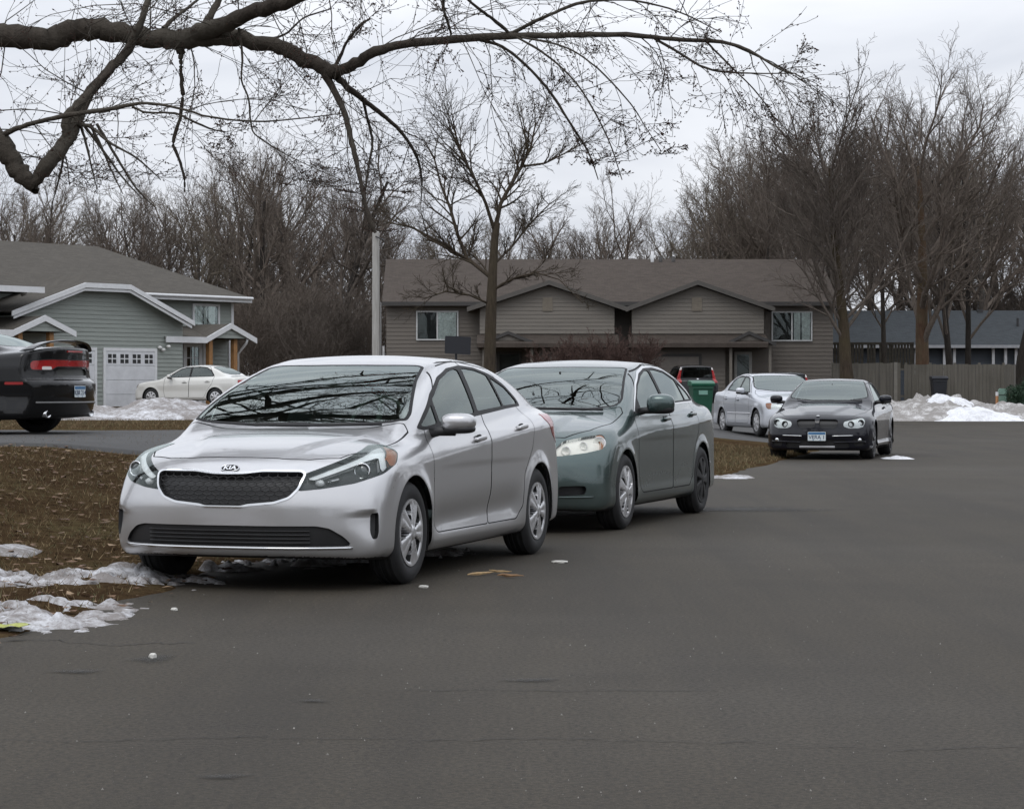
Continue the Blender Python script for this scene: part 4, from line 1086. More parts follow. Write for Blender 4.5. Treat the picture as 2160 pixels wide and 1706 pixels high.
    for i in range(ns):
        t = -1+2*i/(ns-1); y = .80*t; arch = 1-abs(t)**6
        zt = 1.160-.08*(abs(y)/.85)**2.5+.008+.055*arch; xx = 4.83-.10*abs(t)**3
        sec = [(-.14, .0), (-.06, .022), (.06, .034), (.085, .03), (.07, .010), (-.04, -.004)]
        for dx, dz in sec: v.append((xx+dx, y, zt+dz))
    k = 6
    for i in range(ns-1):
        for j in range(k): f.append((i*k+j, i*k+(j+1) % k, (i+1)*k+(j+1) % k, (i+1)*k+j))
    f += [tuple(range(k)), tuple(range((ns-1)*k, ns*k))[::-1]]
    obj('spoiler', (v, f), M['paint'], root, smooth=False)
    b = MB(); b.box(-.02, .004, -.20, .20, -.010, .012); o = b.build('brake_light', M['red'], root, loc=(4.985, 0, 1.10))
    p = sh.hit(0, 0, .57, 5.4, 4.5); plate(root, Vector(p)+Vector((.008, 0, 0)), (1, 0, 0), M, 'KBR 214')
    for sd in (-1, 1):
        b = MB(); b.lathe([(.028, -.12), (.045, -.12), (.05, .05), (.042, .055), (.036, -.1)], 'x', 20); b.v = [(x, y*1.5, z) for x, y, z in b.v]
        b.build('exhaust_tip', M['chrome'], root, smooth=True, loc=(4.86, sd*.60, .275))
    pts = [sh.hit(0, y, .425, 5.4, 4.0) for y in np.linspace(-.82, .82, 24)]
    MB().tube([q+Vector((.002, 0, 0)) for q in pts], .014, 5).build('bumper_strip', simple('grey_strip', (.16, .16, .16), .35), root, smooth=True)
    return root

def suv():
    P = dict(L=4.50, H=1.70, yref=.91, axles=(.9, 3.52), wz=.345, arch=.39, flare=.015,
             w=AX((0, .84), (.4, .88), (1.0, .905), (3.8, .905), (4.5, .86)), crease=AX((0, .75), (4.5, .85)), shoulder=.12, lower=AX((.1, .08), (.25, .0), (.95, .0)),
             top=AX((-.1, .8), (.1, .9), (.6, 1.02), (1.2, 1.08), (4.6, 1.10)), crown=.06, hood=lambda x, ay: 0*x*ay,
             nose=AX((.1, .06), (.4, .0), (.8, .05), (1., .2)), nosec=AX((.1, .3), (.9, .35)), tail=AX((.1, 4.42), (.5, 4.5), (1.0, 4.46), (1.1, 4.44), (1.4, 4.4)), tailc=AX((.1, .16), (1., .2)), tailp=3.5,
             bot=AX((0, .25), (4.5, .3)), zb=1.06, gw=AX((1., .80), (2., .83), (3.5, .83), (4.4, .80)), tumble=.22, tcurve=.15,
             roof=AX((1.0, .95), (1.3, 1.12), (1.7, 1.40), (2.0, 1.58), (2.3, 1.67), (3.0, 1.70), (3.8, 1.67), (4.15, 1.60), (4.32, 1.40), (4.45, 1.08), (4.5, .9)), xm=2.8, bow=.08, rcrown=.07, cabin=(1.4, 4.3), seatx=2.2, dash=1.1, rvm=(1.9, 1.45))
    M = dict(BASE, paint=carpaint('black_suv_paint', (.008, .008, .009), .0, .3, .03, (.05, .05, .05), .1, 1.4), win=glass('dark_glass', (.1, .11, .11), 1.7), ws=glass('suv_windscreen', (.3, .34, .34), 2.0))
    regs = [
        dict(op='ring', label='frame', inner='windshield', proj='top', poly=rnd([(1.38, -.2), (1.45, .6), (1.55, .70), (2.05, .64), (2.08, -.2)], .03), width=.03, n=.1, zr=(1.0, 1.7)),
        dict(op='ring', label='frame', inner='rear_window', proj='rear', poly=rnd([(-.2, 1.14), (.60, 1.16), (.62, 1.2), (.56, 1.55), (.50, 1.59), (-.2, 1.60)], .03), width=.02, n=.15, x=3.9, zr=(1.05, 1.7)),
        dict(label='tail', proj='rear', poly=rnd([(.67, .95), (.665, 1.2), (.61, 1.55), (.64, 1.60), (.78, 1.56), (.90, 1.2), (.92, .95)], .02), n=-.45, x=4.0, zr=(.9, 1.65)),
        dict(label='reverse', proj='rear', poly=[(.5, 1.50), (.5, 1.7), (.95, 1.7), (.95, 1.45)], src=('tail',), x=4.0, n=-.6),
        dict(label='frame', proj='side', poly=rnd([(1.65, 1.12), (2.0, 1.42), (2.25, 1.56), (3.0, 1.59), (3.9, 1.55), (4.1, 1.3), (4.0, 1.15)], .04), n=.25, zr=(1., 1.7)),
        dict(label='front_window', proj='side', poly=rnd([(1.75, 1.14), (2.05, 1.4), (2.28, 1.53), (2.6, 1.55), (2.6, 1.15)], .02), src=('frame',), n=.25),
        dict(label='back_window', proj='side', poly=rnd([(2.66, 1.15), (2.66, 1.55), (3.0, 1.56), (3.86, 1.52), (4.03, 1.3), (3.95, 1.18)], .02), src=('frame',), n=.25),
        dict(label='grille', proj='front', poly=rnd([(-.2, .85), (.45, .85), (.42, .68), (-.2, .66)], .02), zr=(.5, 1.)),
        dict(label='lamp', proj='front', poly=rnd([(.50, .85), (.82, .88), (.82, .75), (.50, .70)], .02), zr=(.5, 1.)),
    ]
    parts = stdparts()+[FP('tail', 'taillight', 'red', sides=(-1, 1), off=.004, wall=.012), FP('reverse', 'reversing_light', 'reverse', sides=(-1, 1), off=.004, wall=.012), FP('grille', 'grille', 'plastic', off=-.02, wall=-.02), FP('lamp', 'headlight', 'lampchrome', sides=(-1, 1), off=.003, wall=.01)]
    spec = dict(regions=regs, parts=parts, wy=.90, W=.22, Rt=.345, Rr=.22, style=(5, 'plain', .22, .3, .88), mirror=(1.75, 1.2), handles=((2.5, .95, 'door'),), interior=True)
    e = (.10, -1)
    O, rz = place((4.5, 0, 7.62, 95, .50), e)
    root, sh, body = build_car('black_suv', 'black boxy car with tall red lamps beside its rear window, behind the green bin', 'car', P, M, O, rz, spec, h=.035)
    p = sh.hit(0, 0, .98, 5, 4); b = MB(); b.box(-.01, .012, -.28, .28, -.015, .015); b.build('chrome_strip', M['chrome'], root, loc=p)
    p = sh.hit(0, 0, 1.09, 5, 4); b = MB(); b.ell((0, 0, 0), (.01, .05, .04), 1, 1); b.build('badge', M['chrome'], root, loc=p, smooth=True)
    p = sh.hit(0, 0, .80, 5, 4); plate(root, Vector(p)+Vector((.01, 0, 0)), (1, 0, 0), M, '')
    c = copy_tree(root); O2, rz2 = place((4.5, 0, 10.6, 88, .16), (.12, -1)); c.location = O2; c.rotation_euler.z = rz2
    c['label'] = 'dark car almost hidden behind the pale silver sedan, only its roof and glass showing'
    return root
# ------------------------------------------------------------------ ground
def px(x, y, Y):
    """point seen at pixel (x, y) of the photograph at distance Y"""
    return Vector(((x-1080)/4900*Y, Y, 1.206-(y-820)/4900*Y))
EDGE = [(-8, -20), (-4.2, 0), (-3.1, 7), (-2.55, 11.0), (-2.28, 12.4), (-2.16, 13.6), (-2.05, 15.2), (-.55, 20.7), (2.85, 31.9), (4.5, 38.9), (6.1, 46), (7.2, 53), (8.4, 62), (9.2, 74), (10.4, 83), (13, 87), (16, 88.8), (26, 90.5), (60, 92)]
ROADPOLY = EDGE+[(60, -20)]
_r = np.random.default_rng(3)
_NG = _r.random((64, 64))
def vnoise(x, y):
    x = np.asarray(x, float); y = np.asarray(y, float)
    i = np.floor(x).astype(int); j = np.floor(y).astype(int); u = x-i; v = y-j; u = u*u*(3-2*u); v = v*v*(3-2*v)
    g = lambda a, b: _NG[a % 64, b % 64]
    return (g(i, j)*(1-u)*(1-v)+g(i+1, j)*u*(1-v)+g(i, j+1)*(1-u)*v+g(i+1, j+1)*u*v)
def fbm(x, y, o=4):
    t = 0; a = .5
    for k in range(o): t = t+a*vnoise(x*2**k+17*k, y*2**k+5*k); a *= .5
    return t
def ground(x, y):
    x = np.asarray(x, float); y = np.asarray(y, float)
    d = poly_sd(ROADPOLY, x, y)              # >0 outside the road
    d = d+.35*(fbm(x*1.3, y*1.3)-.47)*np.exp(-np.abs(d)/1.5)
    z = .05*sstep(d, -.05, .35)+.53*sstep(d, .3, 6.2)-.06*sstep(d, .02, -.3)
    z = z+(.05*(fbm(x*.5+9, y*.5)-.5)+.02*(fbm(x*3, y*3, 3)-.45))*sstep(d, .1, 1.5)
    return z
def gz(x, y): return float(ground(np.array([x]), np.array([y]))[0])

asphalt = NT('asphalt'); c = asphalt.coord()
n1 = asphalt.noise(c, .35, 5, .6); n2 = asphalt.noise(c, 45, 3, .7); n3 = asphalt.noise(c, 170, 2, .7); n4 = asphalt.noise(asphalt.mapping(c, (.6, .9, 1)), .9, 6, .6, .3)
base = asphalt.ramp(n1, [(.3, (.052, .044, .032)), (.7, (.068, .058, .044))])
n5 = asphalt.noise(asphalt.mapping(c, (1.5, .12, 1), (0, 0, R(-14))), 1.0, 5, .6); n6 = asphalt.noise(c, .16, 4, .6)
base = asphalt.mix(asphalt.ramp(n5, [(.40, (.55, .55, .55)), (.58, (0, 0, 0))]), base, (.034, .030, .025)); base = asphalt.mix(asphalt.ramp(n6, [(.48, (0, 0, 0)), (.66, (.5, .5, .5))]), base, (.086, .077, .064))
base = asphalt.mix(asphalt.ramp(n4, [(.54, (0, 0, 0)), (.72, (.38, .38, .38))]), base, (.030, .027, .023))
base = asphalt.mix(asphalt.ramp(n2, [(.38, (.75, .75, .75)), (.60, (0, 0, 0))]), base, (.020, .018, .016))
base = asphalt.mix(asphalt.ramp(n3, [(.60, (0, 0, 0)), (.72, (.9, .9, .9))]), base, (.135, .125, .112))
asphalt.set(Base_Color=base, Roughness=.74); asphalt.bsdf.inputs['Specular IOR Level'].default_value = .18; asphalt.bsdf.inputs['Specular Tint'].default_value = (1, .95, .88, 1)
asphalt.bump(asphalt.math('ADD', n2, n3), .35, .004)
v = [(-60, -30, 0), (120, -30, 0), (120, 110, 0), (-60, 110, 0)]
tag(obj('road', (v, [(0, 1, 2, 3)]), asphalt.mat), None, None, None, 'structure')
earth = NT('earth'); c = earth.coord(); n1 = earth.noise(c, .8, 6, .6)
earth.set(Base_Color=earth.ramp(n1, [(.3, (.05, .038, .026)), (.7, (.10, .08, .05))]), Roughness=.95)
v = [(-2500, -400, -.25), (2500, -400, -.25), (2500, 2800, -.25), (-2500, 2800, -.25)]
tag(obj('ground', (v, [(0, 1, 2, 3)]), earth.mat), None, None, None, 'structure')

lawn = NT('winter_lawn'); c = lawn.coord()
n1 = lawn.noise(c, .55, 5, .6); n2 = lawn.noise(c, 7, 6, .65); n3 = lawn.noise(c, 60, 3, .7)
b = lawn.ramp(n1, [(.33, (.048, .031, .018)), (.5, (.078, .055, .030)), (.68, (.086, .070, .036))])
b = lawn.mix(lawn.ramp(n2, [(.40, (.75, .75, .75)), (.56, (0, 0, 0))]), b, (.040, .024, .015))
b = lawn.mix(lawn.ramp(n3, [(.55, (0, 0, 0)), (.72, (.6, .6, .6))]), b, (.16, .105, .05))
lawn.set(Base_Color=b, Roughness=1); lawn.bsdf.inputs['Specular IOR Level'].default_value = .0
lawn.bump(lawn.math('ADD', n2, n3), .8, .03)
def axis(*seg):
    o = []
    for a, b, st in seg: o += list(np.arange(a, b, st))
    return np.array(o)
gx = axis((-120, -30, 6), (-30, -11, 1.2), (-11, 8, .14), (8, 40, .8), (40, 120, 6)); gy = axis((-25, 8, 1.5), (8, 36, .16), (36, 95, .6), (95, 130, 2), (130, 400, 20))
X, Y = np.meshgrid(gx, gy, indexing='ij'); Z = ground(X, Y)
D = poly_sd(ROADPOLY, X, Y)
V = np.stack([X, Y, Z], -1).reshape(-1, 3); ny = len(gy); ii, jj = np.meshgrid(np.arange(len(gx)-1), np.arange(ny-1), indexing='ij')
k = (ii*ny+jj); keep = np.maximum.reduce([D[:-1, :-1], D[1:, :-1], D[:-1, 1:], D[1:, 1:]]) > -.6
k = k[keep]; Fq = np.stack([k, k+ny, k+ny+1, k+1], 1)
tag(obj('lawn', (V, Fq), lawn.mat, smooth=True), None, None, None, 'structure')

drive = NT('old_asphalt'); c = drive.coord(); n1 = drive.noise(c, 1.2, 6, .6); n2 = drive.noise(c, 60, 3, .7)
drive.set(Base_Color=drive.mix(drive.ramp(n2, [(.4, (.4, .4, .4)), (.6, (0, 0, 0))]), drive.ramp(n1, [(.3, (.038, .037, .036)), (.7, (.058, .056, .054))]), (.03, .03, .03)), Roughness=.85)
def sheet(name, a, b, c, d, mat, lift=.03, n=36, m=24):
    v = []; f = []
    a, b, c, d = (np.array(q, float) for q in (a, b, c, d))
    P = np.array([[(1-i/n)*((1-j/m)*a+j/m*d)+(i/n)*((1-j/m)*b+j/m*c) for j in range(m+1)] for i in range(n+1)])
    w = .18*(fbm(P[..., 0]*.9, P[..., 1]*.9)-.47); P[:, 0, 1] += w[:, 0]*1.5; P[:, -1, 1] += w[:, -1]*1.5
    z = ground(P[..., 0], P[..., 1])+lift
    z[0] -= .1; z[-1] -= .1; z[:, 0] -= .1; z[:, -1] -= .1
    v = np.concatenate([P, z[..., None]], -1).reshape(-1, 3)
    f = [(i*(m+1)+j, (i+1)*(m+1)+j, (i+1)*(m+1)+j+1, i*(m+1)+j+1) for i in range(n) for j in range(m)]
    return tag(obj(name, (v, f), mat, smooth=True), None, None, None, 'structure')
sheet('driveway', (-24, 26.5), (1.0, 24.6), (2.9, 32.2), (-24, 36.5), drive.mat, .035, 80, 40)
sheet('driveway', (-16, 62), (6.0, 52), (9, 64), (-9, 84), drive.mat, .05)
sheet('driveway', (3.2, 47.6), (7.2, 47), (13.2, 101), (3.6, 101), drive.mat, .04)

# dry blades and fallen leaves on the near lawn
def scatter(name, n, fx, size, cols, leaf=False, seed=1, kindlabel=None):
    r = np.random.default_rng(seed); P = fx(r, n); d = poly_sd(ROADPOLY, P[:, 0], P[:, 1]); P = P[d > (-.22 if leaf else .05)]
    n = len(P); z = np.maximum(ground(P[:, 0], P[:, 1]), 0); a = r.random(n)*6.283; s = size*(.5+r.random(n))
    V = np.zeros((n, 4, 3)); t = np.stack([np.cos(a), np.sin(a)], 1)
    if leaf:
        tilt = (r.random((n, 2))-.5)*.8
        for k, (p, q) in enumerate(((-1, 0), (0, -.6), (1, 0), (0, .6))):
            V[:, k, 0] = P[:, 0]+s*(p*t[:, 0]-q*t[:, 1]); V[:, k, 1] = P[:, 1]+s*(p*t[:, 1]+q*t[:, 0]); V[:, k, 2] = z+.012+s*(np.abs(p*tilt[:, 0]+q*tilt[:, 1])*.9+r.random(n)*.3)
        F = np.arange(n*4).reshape(n, 4)
        V = V.reshape(-1, 3)
    else:
        V = V[:, :3]; h = s*(.5+r.random(n)); l = (r.random((n, 2))-.5)*1.6
        V[:, 0] = np.stack([P[:, 0]-.004*t[:, 0], P[:, 1]-.004*t[:, 1], z-.004], 1); V[:, 1] = np.stack([P[:, 0]+.004*t[:, 0], P[:, 1]+.004*t[:, 1], z-.004], 1)
        V[:, 2] = np.stack([P[:, 0]+l[:, 0]*h, P[:, 1]+l[:, 1]*h, z+h*.7], 1)
        V = V.reshape(-1, 3); F = np.arange(n*3).reshape(n, 3)
    me = bpy.data.meshes.new(name); me.from_pydata(V.tolist(), [], F.tolist())
    for m in cols: me.materials.append(m)
    me.polygons.foreach_set('material_index', r.integers(0, len(cols), n).tolist())
    return tag(obj(name, me), None, name.replace('_', ' '), None, 'stuff')
def near(r, n):
    u = r.random(n)**1.0; Y = 10.5+23*u; X = -1.2-9*r.random(n)+(Y-12)*.18
    return np.stack([X, Y], 1)
straw = [simple('straw_a', (.15, .10, .05), .9), simple('straw_b', (.10, .065, .03), .9), simple('straw_c', (.20, .15, .08), .9), simple('straw_d', (.085, .08, .035), .9)]
leafm = [simple('leaf_a', (.12, .065, .036), .8), simple('leaf_b', (.16, .095, .055), .8), simple('leaf_c', (.08, .04, .022), .8), simple('leaf_d', (.26, .18, .11), .8)]
o = scatter('dry_grass', 60000, near, .045, straw, False, 5); o['label'] = 'short dry brown grass on the lawn left of the silver sedan'
o = scatter('fallen_leaves', 5200, near, .032, leafm, True, 6); o['label'] = 'dead brown leaves strewn over the lawn left of the silver sedan'
def isle(r, n):
    Y = 31+14*r.random(n); return np.stack([2.8+(Y-31.9)*.24-3.2*r.random(n), Y], 1)
o = scatter('grass_tufts', 14000, isle, .06, straw[1:], False, 8); o['label'] = 'short olive grass on the verge between the green car and the black coupe'
def strip(r, n):
    Y = 36+12*r.random(n); return np.stack([-11+9*r.random(n), Y], 1)
o = scatter('grass_tufts', 12000, strip, .06, straw, False, 9); o['label'] = 'dry grass strip between the left driveway and the snow pile'

# road marks
def ribbon(name, pts, w, mat, z=.004, seed=0, label=None):
    r = random.Random(seed); v = []; f = []
    for i, p in enumerate(pts):
        q = pts[min(i+1, len(pts)-1)]; o = pts[max(i-1, 0)]; t = Vector((q[0]-o[0], q[1]-o[1])).normalized()
        ww = w*(.35+r.random())
        v += [(p[0]-t.y*ww/2, p[1]+t.x*ww/2, z), (p[0]+t.y*ww/2, p[1]-t.x*ww/2, z)]
    f = [(2*i, 2*i+1, 2*i+3, 2*i+2) for i in range(len(pts)-1)]
    o = obj(name, (v, f), mat); return tag(o, label, None, None, 'structure')
tar = simple('crack_dark', (.020, .018, .016), .9)
r = random.Random(4)
def wob(a, b, n, amp, seed):
    r = random.Random(seed); o = []; y = 0
    for i in range(n+1):
        t = i/n; y += (r.random()-.5)*amp; y *= .93
        o.append((a[0]+(b[0]-a[0])*t, a[1]+(b[1]-a[1])*t+y))
    return o
ribbon('road_crack', wob((-2.6, 8.05), (.25, 7.95), 90, .06, 1), .006, tar, .004, 1)
ribbon('road_crack', wob((.25, 7.95), (3.2, 7.5), 90, .06, 2), .005, tar, .004, 2)
ribbon('road_crack', wob((-3.2, 11.3), (-1.5, 10.75), 60, .12, 3), .009, tar, .004, 3)
ribbon('road_crack', wob((-.6, 9.2), (.8, 9.3), 30, .05, 5), .007, tar, .004, 4)
def blot(name, x, y, rx, ry, mat, z=.0045, seed=1):
    r = random.Random(seed); v = [(x, y, z)]; n = 26; ph = [r.random()*6 for _ in range(4)]
    for i in range(n):
        a = 2*math.pi*i/n; q = 1+.18*math.sin(2*a+ph[0])+.14*math.sin(3*a+ph[1])+.10*math.sin(5*a+ph[2])
        v.append((x+rx*q*math.cos(a), y+ry*q*math.sin(a), z))
    o = obj(name, (v, [(0, 1+i, 1+(i+1) % n) for i in range(n)]), mat); a = o.data.attributes.new('core', 'FLOAT', 'POINT'); a.data[0].value = 1
    return tag(o, None, None, None, 'structure')
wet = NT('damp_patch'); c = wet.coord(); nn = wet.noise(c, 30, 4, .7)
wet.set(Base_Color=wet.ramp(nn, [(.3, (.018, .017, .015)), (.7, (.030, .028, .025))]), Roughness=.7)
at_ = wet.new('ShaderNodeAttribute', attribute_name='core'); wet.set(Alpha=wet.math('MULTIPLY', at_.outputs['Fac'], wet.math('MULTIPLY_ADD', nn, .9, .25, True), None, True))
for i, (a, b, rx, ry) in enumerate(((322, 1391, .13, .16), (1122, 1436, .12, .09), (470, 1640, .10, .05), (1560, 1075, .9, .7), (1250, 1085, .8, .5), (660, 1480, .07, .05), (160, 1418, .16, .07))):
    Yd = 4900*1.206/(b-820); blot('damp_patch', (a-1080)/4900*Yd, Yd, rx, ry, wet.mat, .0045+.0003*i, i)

# ------------------------------------------------------------------ snow
def snowmat(name, dirt, lo=(.30, .29, .29), hi=(.72, .73, .76)):
    m = NT(name); c = m.coord(); n1 = m.noise(c, 2.2, 7, .66, .3); n2 = m.noise(c, 17, 5, .7); n3 = m.noise(c, 60, 2, .6)
    f = m.math('ADD', m.math('MULTIPLY', n1, .65), m.math('MULTIPLY', n2, .35))
    b = m.ramp(f, [(.44-dirt*.2, hi), (.60-dirt*.22, lo)])
    b = m.mix(m.ramp(n3, [(.60, (0, 0, 0)), (.70, (.7, .7, .7))]), b, (.12, .105, .09))
    m.set(Base_Color=b, Roughness=.7); m.bump(m.math('ADD', n1, m.math('MULTIPLY', n2, .5)), .7, .06)
    return m.mat
snow_old = snowmat('old_snow', .40, (.26, .245, .23), (.66, .65, .65)); snow_clean = snowmat('clean_snow', -.1, (.55, .55, .57), (.80, .81, .84)); snow_mid = snowmat('grainy_snow', .32, (.22, .20, .19), (.66, .67, .70))
def heap(name, label, x0, x1, y0, y1, hfun, mat, n=90, m=50, seed=0, group=None):
    """snow heap: height above ground from hfun(u, v) in 0..1, cut where it vanishes"""
    u = np.linspace(0, 1, n+1); v = np.linspace(0, 1, m+1); U, W = np.meshgrid(u, v, indexing='ij')
    X = x0+(x1-x0)*U; Y = y0+(y1-y0)*W; H = hfun(U, W, X, Y); g = np.maximum(ground(X, Y), 0)
    Zs = g+H; P = np.stack([X, Y, np.where(H > 0, Zs, g-.02)], -1).reshape(-1, 3)
    f = []
    for i in range(n):
        for j in range(m):
            if max(H[i, j], H[i+1, j], H[i, j+1], H[i+1, j+1]) > 0: f.append((i*(m+1)+j, (i+1)*(m+1)+j, (i+1)*(m+1)+j+1, i*(m+1)+j+1))
    o = obj(name, (P, f), mat, smooth=True)
    return tag(o, label, 'snow', group)
def lump(freq, amp, s):
    return lambda X, Y: amp*(fbm(X*freq+s, Y*freq+s*2, 5)-.5)
L1 = lump(1.9, .85, 3)
heap('snow_bank', 'long dirty snow bank ploughed up in front of the board fence', 11.8, 30, 86.6, 93.5,
     lambda U, W, X, Y: (.47+.28*np.exp(-((X-16.6)/1.3)**2)+.12*np.exp(-((X-21)/2)**2)+L1(X, Y))*np.sin(np.clip(W+.05*(fbm(X, Y*0+2)-.5), 0, 1)*np.pi)**.75*sstep(U, 0, .09)-.04, snow_old, 170, 60)
heap('snow_heap', 'clean white snow patch spilled at the foot of the dirty bank', 15.4, 20.4, 86.3, 88.9,
     lambda U, W, X, Y: (.44*np.exp(-((X-16.9)/1.0)**2)+.30*np.exp(-((X-18.2)/1.3)**2)+.35*L1(X*1.5, Y*1.5))*np.sin(W*np.pi)**.7-.05, snow_clean, 80, 30)
heap('snow_heap', 'bright white snow crest on top of the dirty bank', 15.2, 18.6, 88.6, 91.2,
     lambda U, W, X, Y: (.96*np.exp(-((X-16.4)/.9)**2)+.70*np.exp(-((X-17.6)/.8)**2)+.35*L1(X*1.5, Y*1.5))*np.sin(W*np.pi)**.6-.16, snow_clean, 60, 30)
L2 = lump(1.6, .40, 8)
heap('snow_pile', 'lumpy grey-white snow pile before the grey garage, behind the black sedan', -10.2, -2.0, 46.5, 50.5,
     lambda U, W, X, Y: (.27+.17*np.exp(-((X+7.2)/.7)**2)-.12*np.exp(-((X+8.2)/.35)**2)+L2(X, Y))*np.sin(W*np.pi)**.7*sstep(U, 0, .12)*sstep(U, 1, .9)-.03, snow_mid, 120, 40)
L3 = lump(2.6, .26, 5)
def kerbsnow(yc, w, hh):
    def f(U, W, X, Y):
        c = yc(X); return np.minimum((hh+L3(X*1.2, Y*1.2)*1.6+L3(X*4.5, Y*4.5)*1.1)*np.exp(-((Y-c)/w)**2), .055+.16*(fbm(X*6, Y*6, 4)-.42))*sstep(U, 0, .03)*sstep(U, 1, .8)-.03
    return f
heap('snow_ridge', 'icy snow ridge along the road edge at the lower left', -4.2, -1.75, 11.2, 14.4, kerbsnow(lambda X: 12.1+.42*(X+2.6), .60, .10), snow_mid, 110, 110)
heap('snow_ridge', 'thin crusted snow strip running to the silver sedan front tyre', -3.5, -1.6, 12.9, 16.2, kerbsnow(lambda X: 14.3+.45*(X+2.4), .48, .08), snow_mid, 90, 110)
heap('snow_patch', 'thawing snow under the silver sedan between its front wheels', -2.1, .0, 15.2, 18.0, kerbsnow(lambda X: 16.0+.9*(X+1.5), .45, .05), snow_mid, 70, 70)
def at_px(xa, xb, y, z=0, dy=.3): 
    Yd = 4900*(1.206-z)/(y-820); return (xa-1080)/4900*Yd, (xb-1080)/4900*Yd, Yd-dy, Yd+dy
flat = lambda hh: (lambda U, W, X, Y: (hh+L3(X*3, Y*3)*.25)*np.sin(U*np.pi)**.5*np.sin(W*np.pi)-.012)
heap('snow_patch', 'small snow remnant on the brown lawn at the left edge', *at_px(-30, 80, 1127, .22, .35), flat(.06), snow_mid, 40, 30)
heap('snow_patch', 'narrow snow remnant on the road edge behind the green car', *at_px(1500, 1592, 1007, 0, .55), flat(.045), snow_mid, 50, 20)
heap('snow_patch', 'bright sliver of snow on the asphalt beside the black coupe', *at_px(1858, 1926, 967, 0, .5), flat(.05), snow_clean, 40, 20)
heap('snow_patch', 'tiny snow remnant by the grass strip behind the black sedan', *at_px(127, 156, 912, .58, .3), flat(.05), snow_clean, 24, 14)
# ------------------------------------------------------------------ houses
class Wall:
    """vertical plane: origin o, direction d along the wall (to the right), n outwards; u, v, z coordinates"""
    def __init__(s, o, ang, z0):
        s.o = Vector(o); s.d = Vector((math.cos(ang), math.sin(ang), 0)); s.n = Vector((math.sin(ang), -math.cos(ang), 0)); s.z0 = z0; s.ang = ang
    def px(s, x, y, v=0):
        """(u, z) of a photograph pixel on the plane offset by v"""
        r = Vector(((x-1080)/4900, 1, -(y-820)/4900)); c = Vector((0, 0, 1.206)); p0 = s.o+s.n*v
        t = (p0-c).dot(s.n)/r.dot(s.n); p = c+r*t
        return (p-s.o).dot(s.d), p.z-s.z0
def siding(mb, poly, v, lap=.15, proud=.022):
    """lap boards over a convex polygon (u, z): each board a tilted strip with a lower lip"""
    zs = [p[1] for p in poly]; z0, z1 = min(zs), max(zs); k = 0
    def clip(pl, z, keep_above):
        o = []
        for i in range(len(pl)):
            a, b = pl[i], pl[(i+1) % len(pl)]; ia = (a[1] >= z) == keep_above or abs(a[1]-z) < 1e-9; ib = (b[1] >= z) == keep_above or abs(b[1]-z) < 1e-9
            if ia: o.append(a)
            if ia != ib:
                t = (z-a[1])/(b[1]-a[1]); o.append((a[0]+(b[0]-a[0])*t, z))
        return o
    z = z0
    while z < z1-1e-6:
        zt = min(z+lap, z1); pl = clip(clip(poly, z, True), zt, False)
        if len(pl) > 2:
            f = lambda p: v+proud*(1-(p[1]-z)/lap)
            vs = [(p[0], -f(p), p[1]) for p in pl]; mb.add(vs, [tuple(range(len(vs)))])
            lo = sorted([p for p in pl if abs(p[1]-z) < 1e-6])
            if len(lo) >= 2:
                a, b = lo[0], lo[-1]; mb.add([(a[0], -v, z), (b[0], -v, z), (b[0], -v-proud, z), (a[0], -v-proud, z)], [(0, 1, 2, 3)])
        z = zt
def house_root(name, label, W, cat='house'):
    t = thing(name, label, cat, (W.o.x, W.o.y, W.z0), W.ang); return t
# in house space: x = u, y = -v (outwards is -y), z up
def sidingmat(name, col, stain=.15):
    m = NT(name); c = m.coord(); n = m.noise(m.mapping(c, (.6, .6, 5)), 1.5, 5, .6); n2 = m.noise(c, .7, 4, .6)
    b = m.ramp(n, [(.3, tuple(x*.90 for x in col)), (.7, tuple(x*1.08 for x in col))])
    m.set(Base_Color=m.mix(m.math('MULTIPLY', n2, stain), b, tuple(x*.6 for x in col)), Roughness=.6); return m.mat
def shingles(name, col):
    m = NT(name); c = m.coord(); br = m.new('ShaderNodeTexBrick'); br.offset = .5
    br.inputs['Scale'].default_value = 3.2; br.inputs['Mortar Size'].default_value = .012; br.inputs['Brick Width'].default_value = .9; br.inputs['Row Height'].default_value = .42
    m.link(c, br.inputs['Vector'])
    for i, k in (('Color1', .82), ('Color2', 1.15)): br.inputs[i].default_value = (*[x*k for x in col], 1)
    br.inputs['Mortar'].default_value = (*[x*.5 for x in col], 1)
    n = m.noise(c, .45, 5, .65); n2 = m.noise(c, 14, 4, .7)
    b = m.mix(m.math('MULTIPLY', n, .7), br.outputs['Color'], tuple(x*.78 for x in col)); b = m.mix(m.ramp(n2, [(.5, (0, 0, 0)), (.8, (.5, .5, .5))]), b, tuple(min(1, x*1.5) for x in col))
    m.set(Base_Color=b, Roughness=.95); m.bsdf.inputs['Specular IOR Level'].default_value = .2; m.bump(n2, .5, .02); return m.mat
white_trim = simple('white_trim', (.66, .67, .68), .5, var=.06); cedar = simple('cedar_post', (.30, .155, .06), .7, var=.2)
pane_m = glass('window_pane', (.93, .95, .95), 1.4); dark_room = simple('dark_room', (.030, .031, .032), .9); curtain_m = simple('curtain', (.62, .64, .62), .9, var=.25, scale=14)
lampwhite = simple('lamp_white', (.7, .7, .68), .4)

